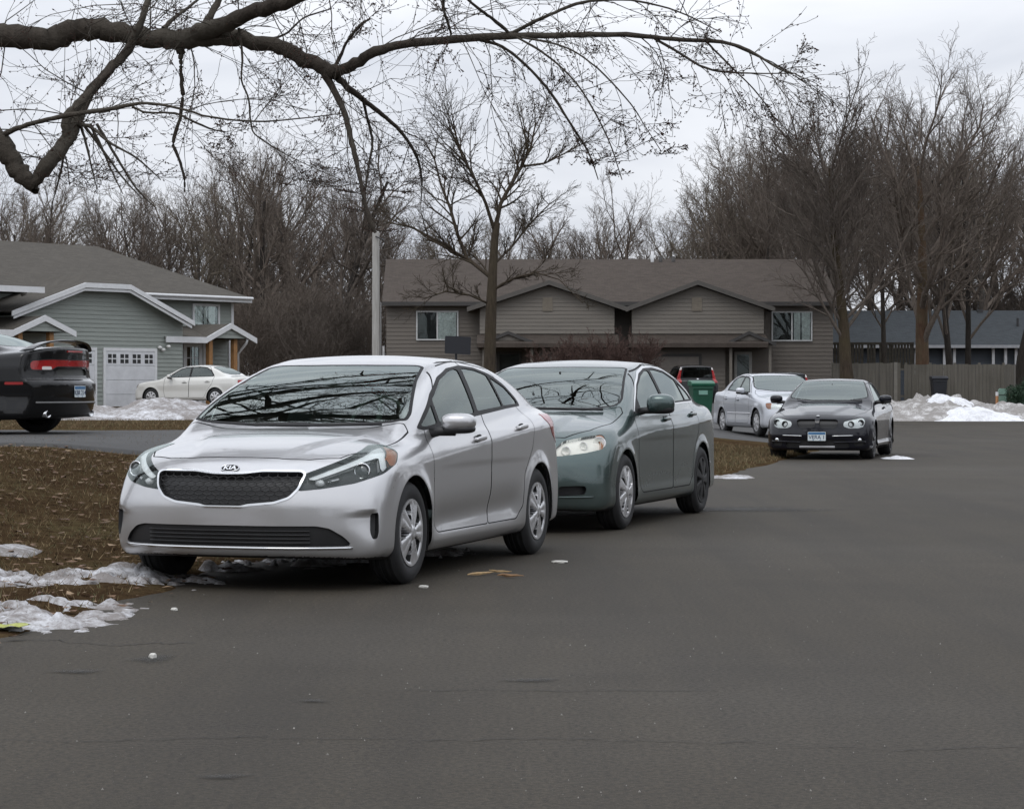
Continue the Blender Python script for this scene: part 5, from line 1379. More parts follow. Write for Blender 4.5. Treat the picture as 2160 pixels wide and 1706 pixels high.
def slab(mb, quad, th):
    """roof slab: 4 corners (top surface), thickness downwards"""
    q = [Vector(p) for p in quad]; lo = [p-Vector((0, 0, th)) for p in q]
    mb.add(q+lo, [(0, 1, 2, 3), (7, 6, 5, 4)]+[(i, 4+i, 4+(i+1) % 4, (i+1) % 4) for i in range(4)])
def board(mb, a, b, h, t, v0):
    """rake/fascia board in the wall plane from a to b (u, z top edge), height h downwards, front face at v0"""
    (ua, za), (ub, zb) = a, b
    mb.add([(ua, -v0, za), (ub, -v0, zb), (ub, -v0, zb-h), (ua, -v0, za-h), (ua, -v0+t, za), (ub, -v0+t, zb), (ub, -v0+t, zb-h), (ua, -v0+t, za-h)],
           [(0, 1, 2, 3), (4, 7, 6, 5), (0, 4, 5, 1), (1, 5, 6, 2), (2, 6, 7, 3), (3, 7, 4, 0)])
def window(root, u0, u1, z0, z1, v, frame, curtains=(), mull=True, fw=.07, grid=None, name='window', sill=True):
    f = MB()
    for a, b, c, d in ((u0, u0+fw, z0, z1), (u1-fw, u1, z0, z1), (u0+fw, u1-fw, z1-fw, z1), (u0+fw, u1-fw, z0, z0+fw)): f.box(a, b, -v-.07, -v, c, d)
    if mull: m = (u0+u1)/2; f.box(m-.03, m+.03, -v-.06, -v, z0+fw, z1-fw)
    if grid:
        for i in range(1, grid[0]): q = u0+fw+(u1-u0-2*fw)*i/grid[0]; f.box(q-.014, q+.014, -v-.055, -v-.03, z0+fw, z1-fw)
        for i in range(1, grid[1]): q = z0+fw+(z1-z0-2*fw)*i/grid[1]; f.box(u0+fw, u1-fw, -v-.0545, -v-.0305, q-.014, q+.014)
    w = f.build(name, frame, root)
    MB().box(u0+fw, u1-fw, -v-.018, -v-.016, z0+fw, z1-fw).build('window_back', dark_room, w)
    for a, b in curtains:
        c = MB(); n = 14; ca, cb = u0+fw+(u1-u0-2*fw)*a, u0+fw+(u1-u0-2*fw)*b
        vs = []
        for i in range(n+1): x = ca+(cb-ca)*i/n; y = -v-.026-.006*math.sin(i*2.2); vs += [(x, y, z0+fw), (x, y, z1-fw)]
        c.add(vs, [(2*i, 2*i+2, 2*i+3, 2*i+1) for i in range(n)]); c.build('curtain', curtain_m, w)
    MB().box(u0+fw, u1-fw, -v-.046, -v-.042, z0+fw, z1-fw).build('pane', pane_m, w)
    return w

def grey_house():
    ang = R(51); X0, Y0 = (327-1080)/4900*83.5, 83.5; z0 = .50
    W = Wall((X0, Y0, 0), ang, z0)
    root = house_root('grey_house', 'grey twin house with white-trimmed clipped gable over two white garage doors', W)
    wall = sidingmat('grey_siding', (.275, .30, .275)); roofm = shingles('grey_shingles', (.086, .078, .067))
    p = lambda x, y, v=0: W.px(x, y, v)
    # garage gable wall (v=0), clipped top
    eL = p(-80, 712, .4); gl, gr = p(45, 700)[0], p(385, 700)[0]
    zt = p(180, 606)[1]; a, b = p(182, 606)[0], p(272, 606)[0]
    zs_l, zs_r = p(25, 661)[1]-.05, p(392, 672)[1]
    m = MB(); siding(m, [(gl, 0), (gr, 0), (gr, zs_r-.05), (b, zt), (a, zt), (gl, zs_l+.35)], 0)
    m.box(gl, gr, .02, 5, 0, zs_l)
    m.build('garage_wall', wall, root)
    # main block wall
    vm = -2.2; ml, mr = p(-260, 700, vm)[0], p(491, 700, vm)[0]; ze = p(400, 634, vm)[1]
    m = MB(); siding(m, [(gr-.4, 0), (mr, 0), (mr, ze), (gr-.4, ze)], vm); siding(m, [(ml, 0), (gl+.4, 0), (gl+.4, ze), (ml, ze)], vm)
    m.box(ml, mr, -vm+.02, -vm+9.5, 0, ze)
    zr = p(205, 520, vm-5.6)[1]
    m.build('wall', wall, root)
    # main roof: ridge 5.4 m behind the wall
    er = p(528, 632, vm+.5)[0]; ev = .55
    ru = er; vr = vm-5.6; zR = zr
    m = MB(); zE = p(470, 626, vm+ev)[1]
    zs = zE
    hipu = p(205, 520, vr)[0]
    m.add([(ml-4, -vm-ev, zs), (er, -vm-ev, zs), (hipu, -vr, zR), (ml-4, -vr, zR)], [(0, 1, 2, 3)])
    m.add([(er, -vm-ev, zs), (er, -vr+6, zs), (hipu, -vr, zR)], [(0, 1, 2)]); m.add([(ml-4, -vr, zR), (hipu, -vr, zR), (er, -vr+6, zs), (ml-4, -vr+6, zs)], [(0, 1, 2, 3)])
    m.add([(ml-4, -vm-ev, zs-.03), (ml-4, -vr+6, zs-.03), (er, -vr+6, zs-.03), (er, -vm-ev, zs-.03)], [(0, 1, 2, 3)])
    rf = m.build('roof', roofm, root)
    m = MB(); board(m, (gr-1.6, zs+.01), (er+.02, zs+.01), .20, .06, vm+ev+.03); m.box(er, er+.05, -vm-ev+.03, -vr+6, zs-.19, zs); m.build('fascia', white_trim, rf)
    m = MB(); m.tube([(gr-1.6, -vm-ev-.09, zs-.03), (er, -vm-ev-.09, zs-.03)], .055, 8); m.build('gutter', white_trim, rf)
    # garage gable roof (ridge towards the main roof), clipped front
    gl2, zl2 = p(25, 657, .45); gr2, zr2 = p(410, 679, .45); a2, za2 = p(180, 596, .45); b2, _ = p(275, 603, .45); za2 = (p(180, 596, .45)[1]+p(275, 603, .45)[1])/2
    m = MB(); bk = 6.5; mid = (a2+b2)/2; zp = za2+(b2-a2)/2*((za2-zr2)/(gr2-b2))
    # slopes
    m.add([(gl2, -.45, zl2), (a2, -.45, za2), (mid, .75, zp), (mid, bk, zp), (gl2, bk, zl2)], [(0, 1, 2, 3, 4)])
    m.add([(gr2, -.45, zr2), (gr2, bk, zr2), (mid, bk, zp), (mid, .75, zp), (b2, -.45, za2)], [(0, 1, 2, 3, 4)])
    m.add([(a2, -.45, za2), (b2, -.45, za2), (mid, .75, zp)], [(0, 1, 2)])
    m.add([(gl2, -.44, zl2-.04), (gl2, .0, zl2-.04), (a2, .0, za2-.04), (a2, -.44, za2-.04)], [(0, 1, 2, 3)]); m.add([(gr2, -.44, zr2-.04), (b2, -.44, za2-.04), (b2, .0, za2-.04), (gr2, 0, zr2-.04)], [(0, 1, 2, 3)])
    m.add([(a2, -.44, za2-.04), (a2, 0, za2-.04), (b2, 0, za2-.04), (b2, -.44, za2-.04)], [(0, 1, 2, 3)])
    g = m.build('garage_roof', roofm, root)
    m = MB()
    for q, w in (((gl2, zl2), (a2, za2)), ((a2, za2), (b2, za2)), ((b2, za2), (gr2, zr2))): board(m, (q[0], q[1]+.02), (w[0], w[1]+.02), .17, .05, .49)
    m.build('rake_board', white_trim, g)
    m = MB()
    for q, w in (((gl2+.1, zl2-.14), (a2, za2-.16)), ((a2, za2-.16), (b2, za2-.16)), ((b2, za2-.16), (gr2-.1, zr2-.14))): board(m, (q[0], q[1]), (w[0], w[1]), .10, .03, .44)
    m.build('rake_trim', white_trim, g)
    # garage doors
    for xa, xb in ((222, 325), (78, 198)):
        u0, zt_ = p(xa, 738); u1 = p(xb, 738)[0]; zt_ = p(222, 740)[1]
        m = MB(); tw = .11
        for q in ((u0-tw, u0, 0, zt_+tw), (u1, u1+tw, 0, zt_+tw), (u0, u1, zt_, zt_+tw)): m.box(q[0], q[1], -.05, -.0, q[2], q[3])
        fr = m.build('garage_door', white_trim, root)
        m = MB(); nrow = 4; hh = zt_/nrow
        for i in range(nrow): m.box(u0, u1, -.036, -.016, i*hh+.006, (i+1)*hh-.006)
        m.build('door_panel', simple('garage_white', (.60, .61, .63), .45, var=.10, scale=2.5), fr)
        for i in range(4):
            c = u0+(u1-u0)*(i+.5)/4-.12*(1 if i == 9 else 0); wu = .19; zc = zt_-.27
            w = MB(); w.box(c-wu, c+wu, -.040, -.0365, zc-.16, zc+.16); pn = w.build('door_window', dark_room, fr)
            w = MB(); w.box(c-.02, c+.02, -.046, -.0405, zc-.16, zc+.16); w.box(c-wu, c-.021, -.0455, -.041, zc-.018, zc+.018); w.box(c+.021, c+wu, -.0455, -.041, zc-.018, zc+.018); w.build('window_bar', white_trim, pn)
    # upper window on the main wall
    u0, z1 = p(404, 640, vm); u1, zb = p(461, 678, vm)
    window(root, u0, u1, zb-.25, z1, vm+.016, white_trim, ((.0, .36), (.42, .55), (.62, .9)), False, .09)
    m = MB(); cu = mr; m.box(cu-.10, cu+.03, -vm-.03, -vm+.10, 0, ze); m.build('corner_board', white_trim, root)
    # porches
    def porch(xl, xp, xr, ypk, yl, yr, xflat, vp, postx, mirror=False):
        ul, zl = p(xl, yl, vp); up, zpk = p(xp, ypk, vp); ur, zr_ = p(xr, yr, vp)
        zr_ = zl2_ = (zl+zr_)/2; uf = p(xflat, yl, vp)[0]
        m = MB(); bk_ = -vm
        m.add([(uf, -vp, zl2_), (up, -vp, zpk), (up, bk_, zpk), (uf, bk_, zl2_)], [(0, 1, 2, 3)]); m.add([(up, -vp, zpk), (ur, -vp, zr_), (ur, bk_, zr_), (up, bk_, zpk)], [(0, 1, 2, 3)])
        if uf-ul > .3: m.add([(ul, -vp, zl2_), (uf, -vp, zl2_), (up-.1, bk_, zpk-.05), (ul+.3, bk_, zpk-.05)], [(0, 1, 2, 3)])
        m.add([(ul, -vp, zl2_-.04), (ul, bk_, zl2_-.04), (ur, bk_, zl2_-.04), (ur, -vp, zl2_-.04)], [(0, 1, 2, 3)])
        r_ = m.build('porch_roof', roofm, root)
        m = MB()
        if uf-ul > .3: board(m, (ul, zl2_+.02), (uf, zl2_+.02), .22, .05, vp+.04)
        board(m, (uf, zl2_+.02), (up, zpk+.02), .20, .05, vp+.04); board(m, (up, zpk+.02), (ur, zr_+.02), .20, .05, vp+.04); m.build('fascia', white_trim, r_)
        m = MB(); siding(m, [(uf+.1, zl2_), (ur-.1, zl2_), (up, zpk-.06)], vp-.06); m.build('gable_end', wall, r_)
        for q in postx:
            u = p(q, 750, vp-.15)[0]; m = MB(); m.box(u-.09, u+.09, -vp+.12, -vp+.30, 0, zl2_-.02); m.build('post', cedar, root)
        return ul, ur, zl2_
    ul, ur, zl_ = porch(350, 487, 541, 683, 712, 713, 436, .1, (444, 496))
    porch(-20, 95, 160, 666, 697, 699, 28, 1.3, (42, 108))
    # entrance wall and door under the porch
    m = MB(); ub = p(497, 750, -1.4)[0]; siding(m, [(gr-.1, 0), (ub, 0), (ub, zl_), (gr-.1, zl_)], -1.4); m.build('entry_wall', wall, root)
    u0, z1 = p(384, 722, -1.4); u1 = p(424, 722, -1.4)[0]
    d = window(root, u0, u1, .06, z1, -1.384, white_trim, (), False, .17, (3, 5), 'door')
    m = MB(); q = p(430, 750, -1.4)[0]; m.box(q-.06, q+.06, 1.36, 1.386, 0, zl_); q = p(484, 750, -1.4)[0]; m.box(q-.07, q+.07, 1.36, 1.386, 0, zl_); m.build('corner_board', white_trim, root)
    # wall lamps, downpipe
    for q in ((334, 733), (352, 731), (341, 738)):
        u, z = p(q[0], q[1], 0); m = MB(); m.ell((u, -.09, z), (.08, .08, .06), 1, 1); m.build('flood_light', lampwhite, root, smooth=True)
    u, z = p(524, 722, .1); m = MB(); u2 = p(504, 745, -.4)[0]; m.tube([(u, -.05, z+.12), (u-.02, .0, z-.05), (u2, .45, z-.42), (u2, .45, 0)], .05, 8); m.build('downpipe', white_trim, root, smooth=True)
    u, z = p(55, 612, .45); m = MB(); m.tube([(u-.1, -.5, z+.08), (u, -.5, z), (u+.05, -.35, z-.12), (u+.12, -.1, z-.14)], .06, 8); m.build('gutter_spout', white_trim, root, smooth=True)
    # left unit: eave board
    a0, za = p(-70, 600, .9); a1, zb2 = p(93, 607, .9)
    m = MB(); m.add([(a0, -.9, za), (a1, -.9, zb2), (a1, 4.6, zb2+2.0), (a0, 4.6, za+2.0)], [(0, 1, 2, 3)]); m.add([(a0, -.88, za-.05), (a0, 2.2, za-.05), (a1, 2.2, zb2-.05), (a1, -.88, zb2-.05)], [(0, 1, 2, 3)]); q = m.build('side_roof', roofm, root)
    m = MB(); board(m, (a0, za+.02), (a1, zb2+.02), .20, .06, .95); m.build('fascia', white_trim, q)
    # house number plate
    u, z = p(341, 735, 0)
    return root

def brown_house():
    W = Wall((0, 104, 0), 0., .52)
    root = house_root('brown_house', 'long brown twin house with two wide gables over its garages', W)
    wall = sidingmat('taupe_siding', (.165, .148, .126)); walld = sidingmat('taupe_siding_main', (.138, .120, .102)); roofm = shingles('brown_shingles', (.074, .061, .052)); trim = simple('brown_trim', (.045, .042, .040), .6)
    p = lambda x, y, v=0: W.px(x, y, v)
    L, Rr = p(815, 700)[0], p(1757, 700)[0]; ze = p(900, 641)[1]
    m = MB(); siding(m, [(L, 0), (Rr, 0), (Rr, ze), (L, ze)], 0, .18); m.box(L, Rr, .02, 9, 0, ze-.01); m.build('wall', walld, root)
    zr = p(1200, 547, -4.6)[1]; ov = .5; zE = p(900, 637, ov)[1]
    m = MB(); a, b = p(806, 640, ov)[0], p(1770, 640, ov)[0]
    m.add([(a, -ov, zE), (b, -ov, zE), (b-.15, 4.6, zr), (a-.1, 4.6, zr)], [(0, 1, 2, 3)]); m.add([(a-.1, 4.6, zr), (b-.15, 4.6, zr), (b, 9.7, zE), (a, 9.7, zE)], [(0, 1, 2, 3)]); m.add([(a, -ov, zE-.05), (a, 9.7, zE-.05), (b, 9.7, zE-.05), (b, -ov, zE-.05)], [(0, 1, 2, 3)])
    m.prism([(.02, ze), (9, ze), (4.6, zr-.1)], 0, L, L+.1); m.prism([(.02, ze), (9, ze), (4.6, zr-.1)], 0, Rr-.1, Rr)
    rf = m.build('roof', roofm, root)
    m = MB(); board(m, (a, zE+.01), (b, zE+.01), .18, .05, ov+.03); m.build('fascia', trim, rf)
    for x, y in ((1376, 530), (1393, 588-44), (1420, 543)):
        u, z = p(x, y, -4.3); v_ = MB(); v_.tube([(u, 4.3, zr-.5), (u, 4.3, z if y < 540 else zr+.12)], .08, 8); v_.build('roof_vent', white_trim if y < 540 else trim, rf, smooth=True)
    vg = 1.6
    for xl, xp, xr, xw0, xw1 in ((985, 1158, 1325, 1012, 1296), (1320, 1472, 1635, 1333, 1611)):
        ul, zl = p(xl, 649, vg+.4); up, zp_ = p(xp, 592, vg+.4); ur, _ = p(xr, 649, vg+.4)
        u0, zb = p(xw0, 704, vg); u1 = p(xw1, 704, vg)[0]; sl = (zp_-zl)/(up-ul); sr = (zp_-zl)/(ur-up)
        m = MB(); siding(m, [(u0, zb), (u1, zb), (u1, zp_-sr*(u1-up)-.2), (up, zp_-.2), (u0, zp_-sl*(up-u0)-.2)], vg, .17); m.box(u0, u1, -vg+.02, 0, zb, zl-.05)
        g = m.build('gable_wall', wall, root)
        m = MB(); m.add([(ul, -vg-.4, zl), (up, -vg-.4, zp_), (up, 4.0, zp_), (ul, 4.0, zl)], [(0, 1, 2, 3)]); m.add([(up, -vg-.4, zp_), (ur, -vg-.4, zl), (ur, 4, zl), (up, 4, zp_)], [(0, 1, 2, 3)])
        m.add([(ul, -vg-.4, zl-.12), (ul, 0, zl-.12), (up, 0, zp_-.12), (up, -vg-.4, zp_-.12)], [(0, 1, 2, 3)]); m.add([(up, -vg-.4, zp_-.12), (up, 0, zp_-.12), (ur, 0, zl-.12), (ur, -vg-.4, zl-.12)], [(0, 1, 2, 3)])
        r2 = m.build('gable_roof', roofm, root)
        m = MB(); board(m, (ul, zl+.02), (up, zp_+.02), .20, .05, vg+.44); board(m, (up, zp_+.02), (ur, zl+.02), .20, .05, vg+.44); m.build('rake_board', simple('taupe_rake', (.085, .078, .070), .6), r2)
        uv, zv = p(xp-3 if xp < 1300 else 1470, 642, vg); m = MB(); m.box(uv-.22, uv+.22, -vg-.05, -vg-.015, zv-.30, zv+.30)
        for k in range(6): m.box(uv-.19, uv+.19, -vg-.062, -vg-.051, zv-.26+.088*k, zv-.215+.088*k)
        m.build('gable_vent', simple('vent_taupe', (.19, .165, .13), .6), g)
        # low roof over the garage front
        q0, zq = p(xw0-6, 724, vg+.9); q1 = p(xw1+10, 724, vg+.9)[0]; z2 = p(xw0, 706, vg)[1]
        m = MB(); m.add([(q0, -vg-.9, zq), (q1, -vg-.9, zq), (q1, -vg, z2), (q0, -vg, z2)], [(0, 1, 2, 3)]); m.box(q0, q1, -vg-.9, -vg-.86, zq-.18, zq-.003); m.add([(q0, -vg-.88, zq-.19), (q0, 0, zq-.19), (q1, 0, zq-.19), (q1, -vg-.88, zq-.19)], [(0, 1, 2, 3)]); m.build('garage_eave', roofm, root)
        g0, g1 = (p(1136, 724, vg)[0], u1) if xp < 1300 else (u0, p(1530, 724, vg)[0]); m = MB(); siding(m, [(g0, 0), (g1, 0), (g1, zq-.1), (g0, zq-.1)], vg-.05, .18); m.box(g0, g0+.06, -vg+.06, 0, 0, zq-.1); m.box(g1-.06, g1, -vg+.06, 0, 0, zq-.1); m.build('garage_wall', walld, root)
    # garage doors
    for xa, xb in ((1346, 1474), (1160, 1290)):
        u0, z1 = p(xa, 752, vg); u1 = p(xb, 752, vg)[0]
        m = MB(); m.box(u0-.12, u0, -vg-.05, -vg+.02, 0, z1+.12); m.box(u1, u1+.12, -vg-.05, -vg+.02, 0, z1+.12); m.box(u0, u1, -vg-.05, -vg+.02, z1, z1+.12); g = m.build('garage_door', trim, root)
        m = MB(); hh = z1/4
        for i in range(4): m.box(u0, u1, -vg-.03, -vg+.01, i*hh+.01, (i+1)*hh-.01)
        m.build('door_panel', simple('garage_taupe', (.17, .15, .13), .5), g)
    # porches and doors
    for xl, xp, xr, xd0, xd1 in ((1008, 1072, 1134, 1048, 1100), (1530, 1580, 1637, 1549, 1586)):
        vp = vg+.7; ul, zl = p(xl, 724, vp); up, zp_ = p(xp, 699, vp); ur = p(xr, 724, vp)[0]
        m = MB(); m.add([(ul, -vp, zl), (up, -vp, zp_), (up, 0, zp_), (ul, 0, zl)], [(0, 1, 2, 3)]); m.add([(up, -vp, zp_), (ur, -vp, zl), (ur, 0, zl), (up, 0, zp_)], [(0, 1, 2, 3)]); m.add([(ul, -vp+.02, zl-.05), (ul, 0, zl-.05), (ur, 0, zl-.05), (ur, -vp+.02, zl-.05)], [(0, 1, 2, 3)])
        r2 = m.build('porch_roof', roofm, root)
        m = MB(); board(m, (ul, zl+.02), (up, zp_+.02), .15, .05, vp+.04); board(m, (up, zp_+.02), (ur, zl+.02), .15, .05, vp+.04); m.build('fascia', trim, r2)
        m = MB(); siding(m, [(ul+.2, zl), (ur-.2, zl), (up, zp_-.05)], vp-.1, .17); m.build('gable_end', wall, r2)
        for q in (ul+.25, ur-.25): m = MB(); m.box(q-.06, q+.06, -vp+.12, -vp+.24, 0, zl-.04); m.build('post', wall, root)
        u0, z1 = p(xd0, 742, .1); u1 = p(xd1, 742, .1)[0]
        window(root, u0, u1, .05, z1, .026, simple('door_frame_pale', (.40, .40, .38), .5) if xp > 1300 else trim, (), False, .12, None, 'door')
        l = MB(); l.ell((u1+.3, -.12, z1+.25), (.06, .06, .08), 1, 1); l.build('porch_light', lampwhite, root, smooth=True)
    pale = simple('window_frame_white', (.52, .53, .53), .5)
    for xa, xb, ya, yb, cu in ((878, 967, 656, 718, ((.5, .98),)), (1627, 1713, 657, 720, ((.55, .72), (.76, .98)))):
        u0, z1 = p(xa, ya); u1, z0 = p(xb, yb); window(root, u0, u1, z0, z1, .018, pale, cu, True, .06)
    u, z = p(806, 690, .1); m = MB(); m.tube([(L-.12, -.1, 0), (L-.12, -.1, 2.6)], .05, 6); m.build('downpipe', simple('downpipe_white', (.5, .5, .5), .5), root)
    return root

def blue_house():
    W = Wall((0, 124, 0), 0., .6); root = house_root('blue_house', 'low dark blue house with grey-blue roof and white posts behind the fence', W)
    wall = sidingmat('dark_blue_siding', (.035, .045, .06)); roofm = shingles('blue_grey_shingles', (.048, .054, .059)); wt = simple('post_white', (.42, .43, .45), .5)
    p = lambda x, y, v=0: W.px(x, y, v)
    L, Rr = p(1700, 760)[0], p(2330, 760)[0]; ze = p(1900, 728)[1]; zr = p(1900, 655, -5)[1]
    m = MB(); siding(m, [(L, -.5), (Rr, -.5), (Rr, ze), (L, ze)], 0, .2); m.box(L, Rr, .02, 10, -.5, ze); m.build('wall', wall, root)
    m = MB(); zE = p(1900, 728, .6)[1]; m.add([(L-.4, -.6, zE), (Rr+.4, -.6, zE), (Rr+.4, 5, zr), (L-.4, 5, zr)], [(0, 1, 2, 3)]); m.add([(L-.4, 5, zr), (Rr+.4, 5, zr), (Rr+.4, 10.6, zE), (L-.4, 10.6, zE)], [(0, 1, 2, 3)])
    m.add([(L-.4, -.6, zE-.05), (L-.4, 10.6, zE-.05), (Rr+.4, 10.6, zE-.05), (Rr+.4, -.6, zE-.05)], [(0, 1, 2, 3)]); rf = m.build('roof', roofm, root)
    m = MB(); board(m, (L-.4, zE+.01), (Rr+.4, zE+.01), .16, .05, .63); m.build('fascia', simple('fascia_pale', (.30, .31, .33), .5), rf)
    for x in (1932, 1992, 2013, 2095, 2121, 2143):
        u = p(x, 760, .3)[0]; m = MB(); m.box(u-.07, u+.07, -.35, -.2, -.5, ze); m.build('post', wt, root)
    m = MB(); u, z = p(2066, 657, -4.8); m.box(u-.15, u+.15, 4.6, 5.0, z-.3, z+.1); m.build('roof_vent', trim_dark, rf)
    m = MB(); u, z = p(2150, 690, -2); m.tube([(u, 2.4, z-.2), (u, 2.4, z+.5)], .07, 8); m.build('flue', trim_dark, rf)
    return root
trim_dark = simple('trim_dark', (.03, .03, .032), .6)
wood_grey = NT('weathered_boards'); c = wood_grey.coord(); n1 = wood_grey.noise(wood_grey.mapping(c, (7.2, 7.2, .5)), 1.0, 3, .6); n2 = wood_grey.noise(c, .5, 4, .6); n3 = wood_grey.noise(wood_grey.mapping(c, (30, 30, 1.5)), 1.5, 4, .6)
b_ = wood_grey.ramp(n1, [(.3, (.085, .078, .066)), (.5, (.125, .115, .097)), (.7, (.15, .14, .118))]); b_ = wood_grey.mix(wood_grey.math('MULTIPLY', n3, .5), b_, (.07, .062, .052)); b_ = wood_grey.mix(wood_grey.ramp(n2, [(.45, (0, 0, 0)), (.7, (.6, .6, .6))]), b_, (.075, .07, .056))
wood_grey.set(Base_Color=b_, Roughness=.9)

def fence():
    root = thing('board_fence', 'weathered grey-brown board fence with one dark gap, behind the snow bank', 'fence', (0, 98, 0))
    r = random.Random(11)
    A = px(1757, 800, 98).x; B = px(2118, 800, 98).x; zt = px(0, 766, 98).z
    pts = [(A, 0), (B, 0), (B+.55, .7), (B+1.0, 2.4), (B+1.3, 7)]
    seg = []
    gapx = px(1898, 800, 98).x
    for (x0, y0), (x1, y1) in zip(pts, pts[1:]):
        n = max(1, int(math.hypot(x1-x0, y1-y0)/.15)); seg += [(x0+(x1-x0)*i/n, y0+(y1-y0)*i/n, math.atan2(y1-y0, x1-x0)) for i in range(n)]
    mb = MB(); prev = 0
    for i, (x, y, a) in enumerate(seg):
        if abs(x-gapx) < .08 and y == 0: continue
        h = zt+(r.random()-.5)*.035-(0 if x < B+.1 else .0)-(.05 if x > gapx else 0)
        M4 = Matrix.Translation((x, y+(r.random()-.5)*.012, 0)) @ Matrix.Rotation(a+(r.random()-.5)*.03, 4, 'Z')
        mb.box(0, .142, -.012, .012, .3, h, M4)
    mb.build('fence_panel', wood_grey.mat, root)
    mb = MB()
    for z in (.85, zt-.3): mb.box(A, B, .02, .06, z, z+.09)
    mb.build('fence_rail', wood_grey.mat, root)
    for i in range(8):
        x = A+(B-A)*i/7; MB().box(x-.05, x+.05, .06, .16, .2, zt+.02).build('post', wood_grey.mat, root)
    for x in (gapx-.18,): MB().box(x-.07, x+.07, -.05, .05, .2, zt+.04).build('gate_post', simple('pale_post', (.17, .16, .14), .9), root)
    return root
def deck():
    Y = 111; root = thing('wooden_deck', 'raised dark wooden deck with slatted railing above the fence', 'deck', (0, Y, 0))
    wd = simple('dark_deck_wood', (.052, .046, .036), .9, var=.3)
    A, B = px(1752, 0, Y).x, px(1925, 0, Y).x; zt, zm = px(0, 722, Y).z, px(0, 768, Y).z
    MB().box(A, B, -.06, .06, zt-.12, zt).build('rail', wd, root)
    m = MB()
    n = int((B-A)/.14)
    for i in range(n):
        if 40 < i*100/n < 62 and i % 2: continue
        x = A+(B-A)*i/n; m.box(x, x+.115, -.03, .0, zm, zt-.12)
    m.build('slat_panel', wd, root)
    MB().box(A, B, -.06, 3, zm-.2, zm).build('deck_floor', wd, root)
    for i in range(5): x = A+(B-A)*i/4; MB().box(x-.06, x+.06, .0, .12, .3, zt).build('post', wd, root)
    Y = 116; r2 = thing('wooden_railing', 'dark wooden deck railing left of the pale utility pole', 'railing', (0, Y, 0))
    A, B = px(684, 0, Y).x, px(772, 0, Y).x; zt, zm = px(0, 716, Y).z, px(0, 742, Y).z
    MB().box(A, B, -.05, .05, zt-.08, zt).build('rail', wd, r2); m = MB(); n = int((B-A)/.16)
    for i in range(n+1): x = A+(B-A)*i/n; m.box(x-.03, x+.03, -.02, .02, zm, zt-.08)
    m.build('slat_panel', wd, r2); MB().box(A, B, -.05, 2, zm-.25, zm).build('deck_floor', wd, r2)
    for q in (A, (A+B)/2, B): MB().box(q-.06, q+.06, .02, .14, .3, zt).build('post', wd, r2)
    MB().box(B-.04, B+.04, -.15, -.07, .3, zt+.1).build('pale_post', white_trim, r2)
# ------------------------------------------------------------------ bare trees
class Twigs:
    """polylines with radii -> tubes, built in bulk"""
    def __init__(s): s.g = {}
    def add(s, pts, rad, sides): s.g.setdefault((len(pts), sides), []).append((pts, rad))
    def mesh(s, name):
        V = []; F = []; base = 0
        for (n, k), L in s.g.items():
            P = np.array([a for a, _ in L], float); Rr = np.array([b for _, b in L], float)   # m,n,3 / m,n
            T = np.empty_like(P); T[:, 1:-1] = P[:, 2:]-P[:, :-2]; T[:, 0] = P[:, 1]-P[:, 0]; T[:, -1] = P[:, -1]-P[:, -2]
            T /= np.maximum(np.linalg.norm(T, axis=2, keepdims=True), 1e-9)
            ref = np.where(np.abs(T[:, :1, 2:3]) < .9, np.array([0, 0, 1.]), np.array([1., 0, 0])); ref = np.broadcast_to(ref, T.shape)
            A = np.cross(T, ref); A /= np.maximum(np.linalg.norm(A, axis=2, keepdims=True), 1e-9); B = np.cross(T, A)
            q = np.arange(k)*2*math.pi/k
            R_ = P[:, :, None]+(A[:, :, None]*np.cos(q)[None, None, :, None]+B[:, :, None]*np.sin(q)[None, None, :, None])*Rr[:, :, None, None]
            m = len(L); V.append(R_.reshape(-1, 3))
            i = np.arange(n-1)[:, None]*k; j = np.arange(k)[None]; j2 = (j+1) % k
            f = np.stack([i+j, i+j2, i+k+j2, i+k+j], -1).reshape(-1, 4)
            F.append((f[None]+(np.arange(m)*n*k)[:, None, None]).reshape(-1, 4)+base); base += m*n*k
        V = np.concatenate(V); F = np.concatenate(F)
        me = bpy.data.meshes.new(name); me.vertices.add(len(V)); me.vertices.foreach_set('co', V.ravel()); me.loops.add(len(F)*4); me.loops.foreach_set('vertex_index', F.ravel().astype(np.int32))
        me.polygons.add(len(F)); me.polygons.foreach_set('loop_start', np.arange(0, len(F)*4, 4, dtype=np.int32)); me.polygons.foreach_set('use_smooth', np.ones(len(F), bool)); me.update(); me.validate()
        return me
def unit(v): l = math.sqrt(v[0]*v[0]+v[1]*v[1]+v[2]*v[2]) or 1; return (v[0]/l, v[1]/l, v[2]/l)
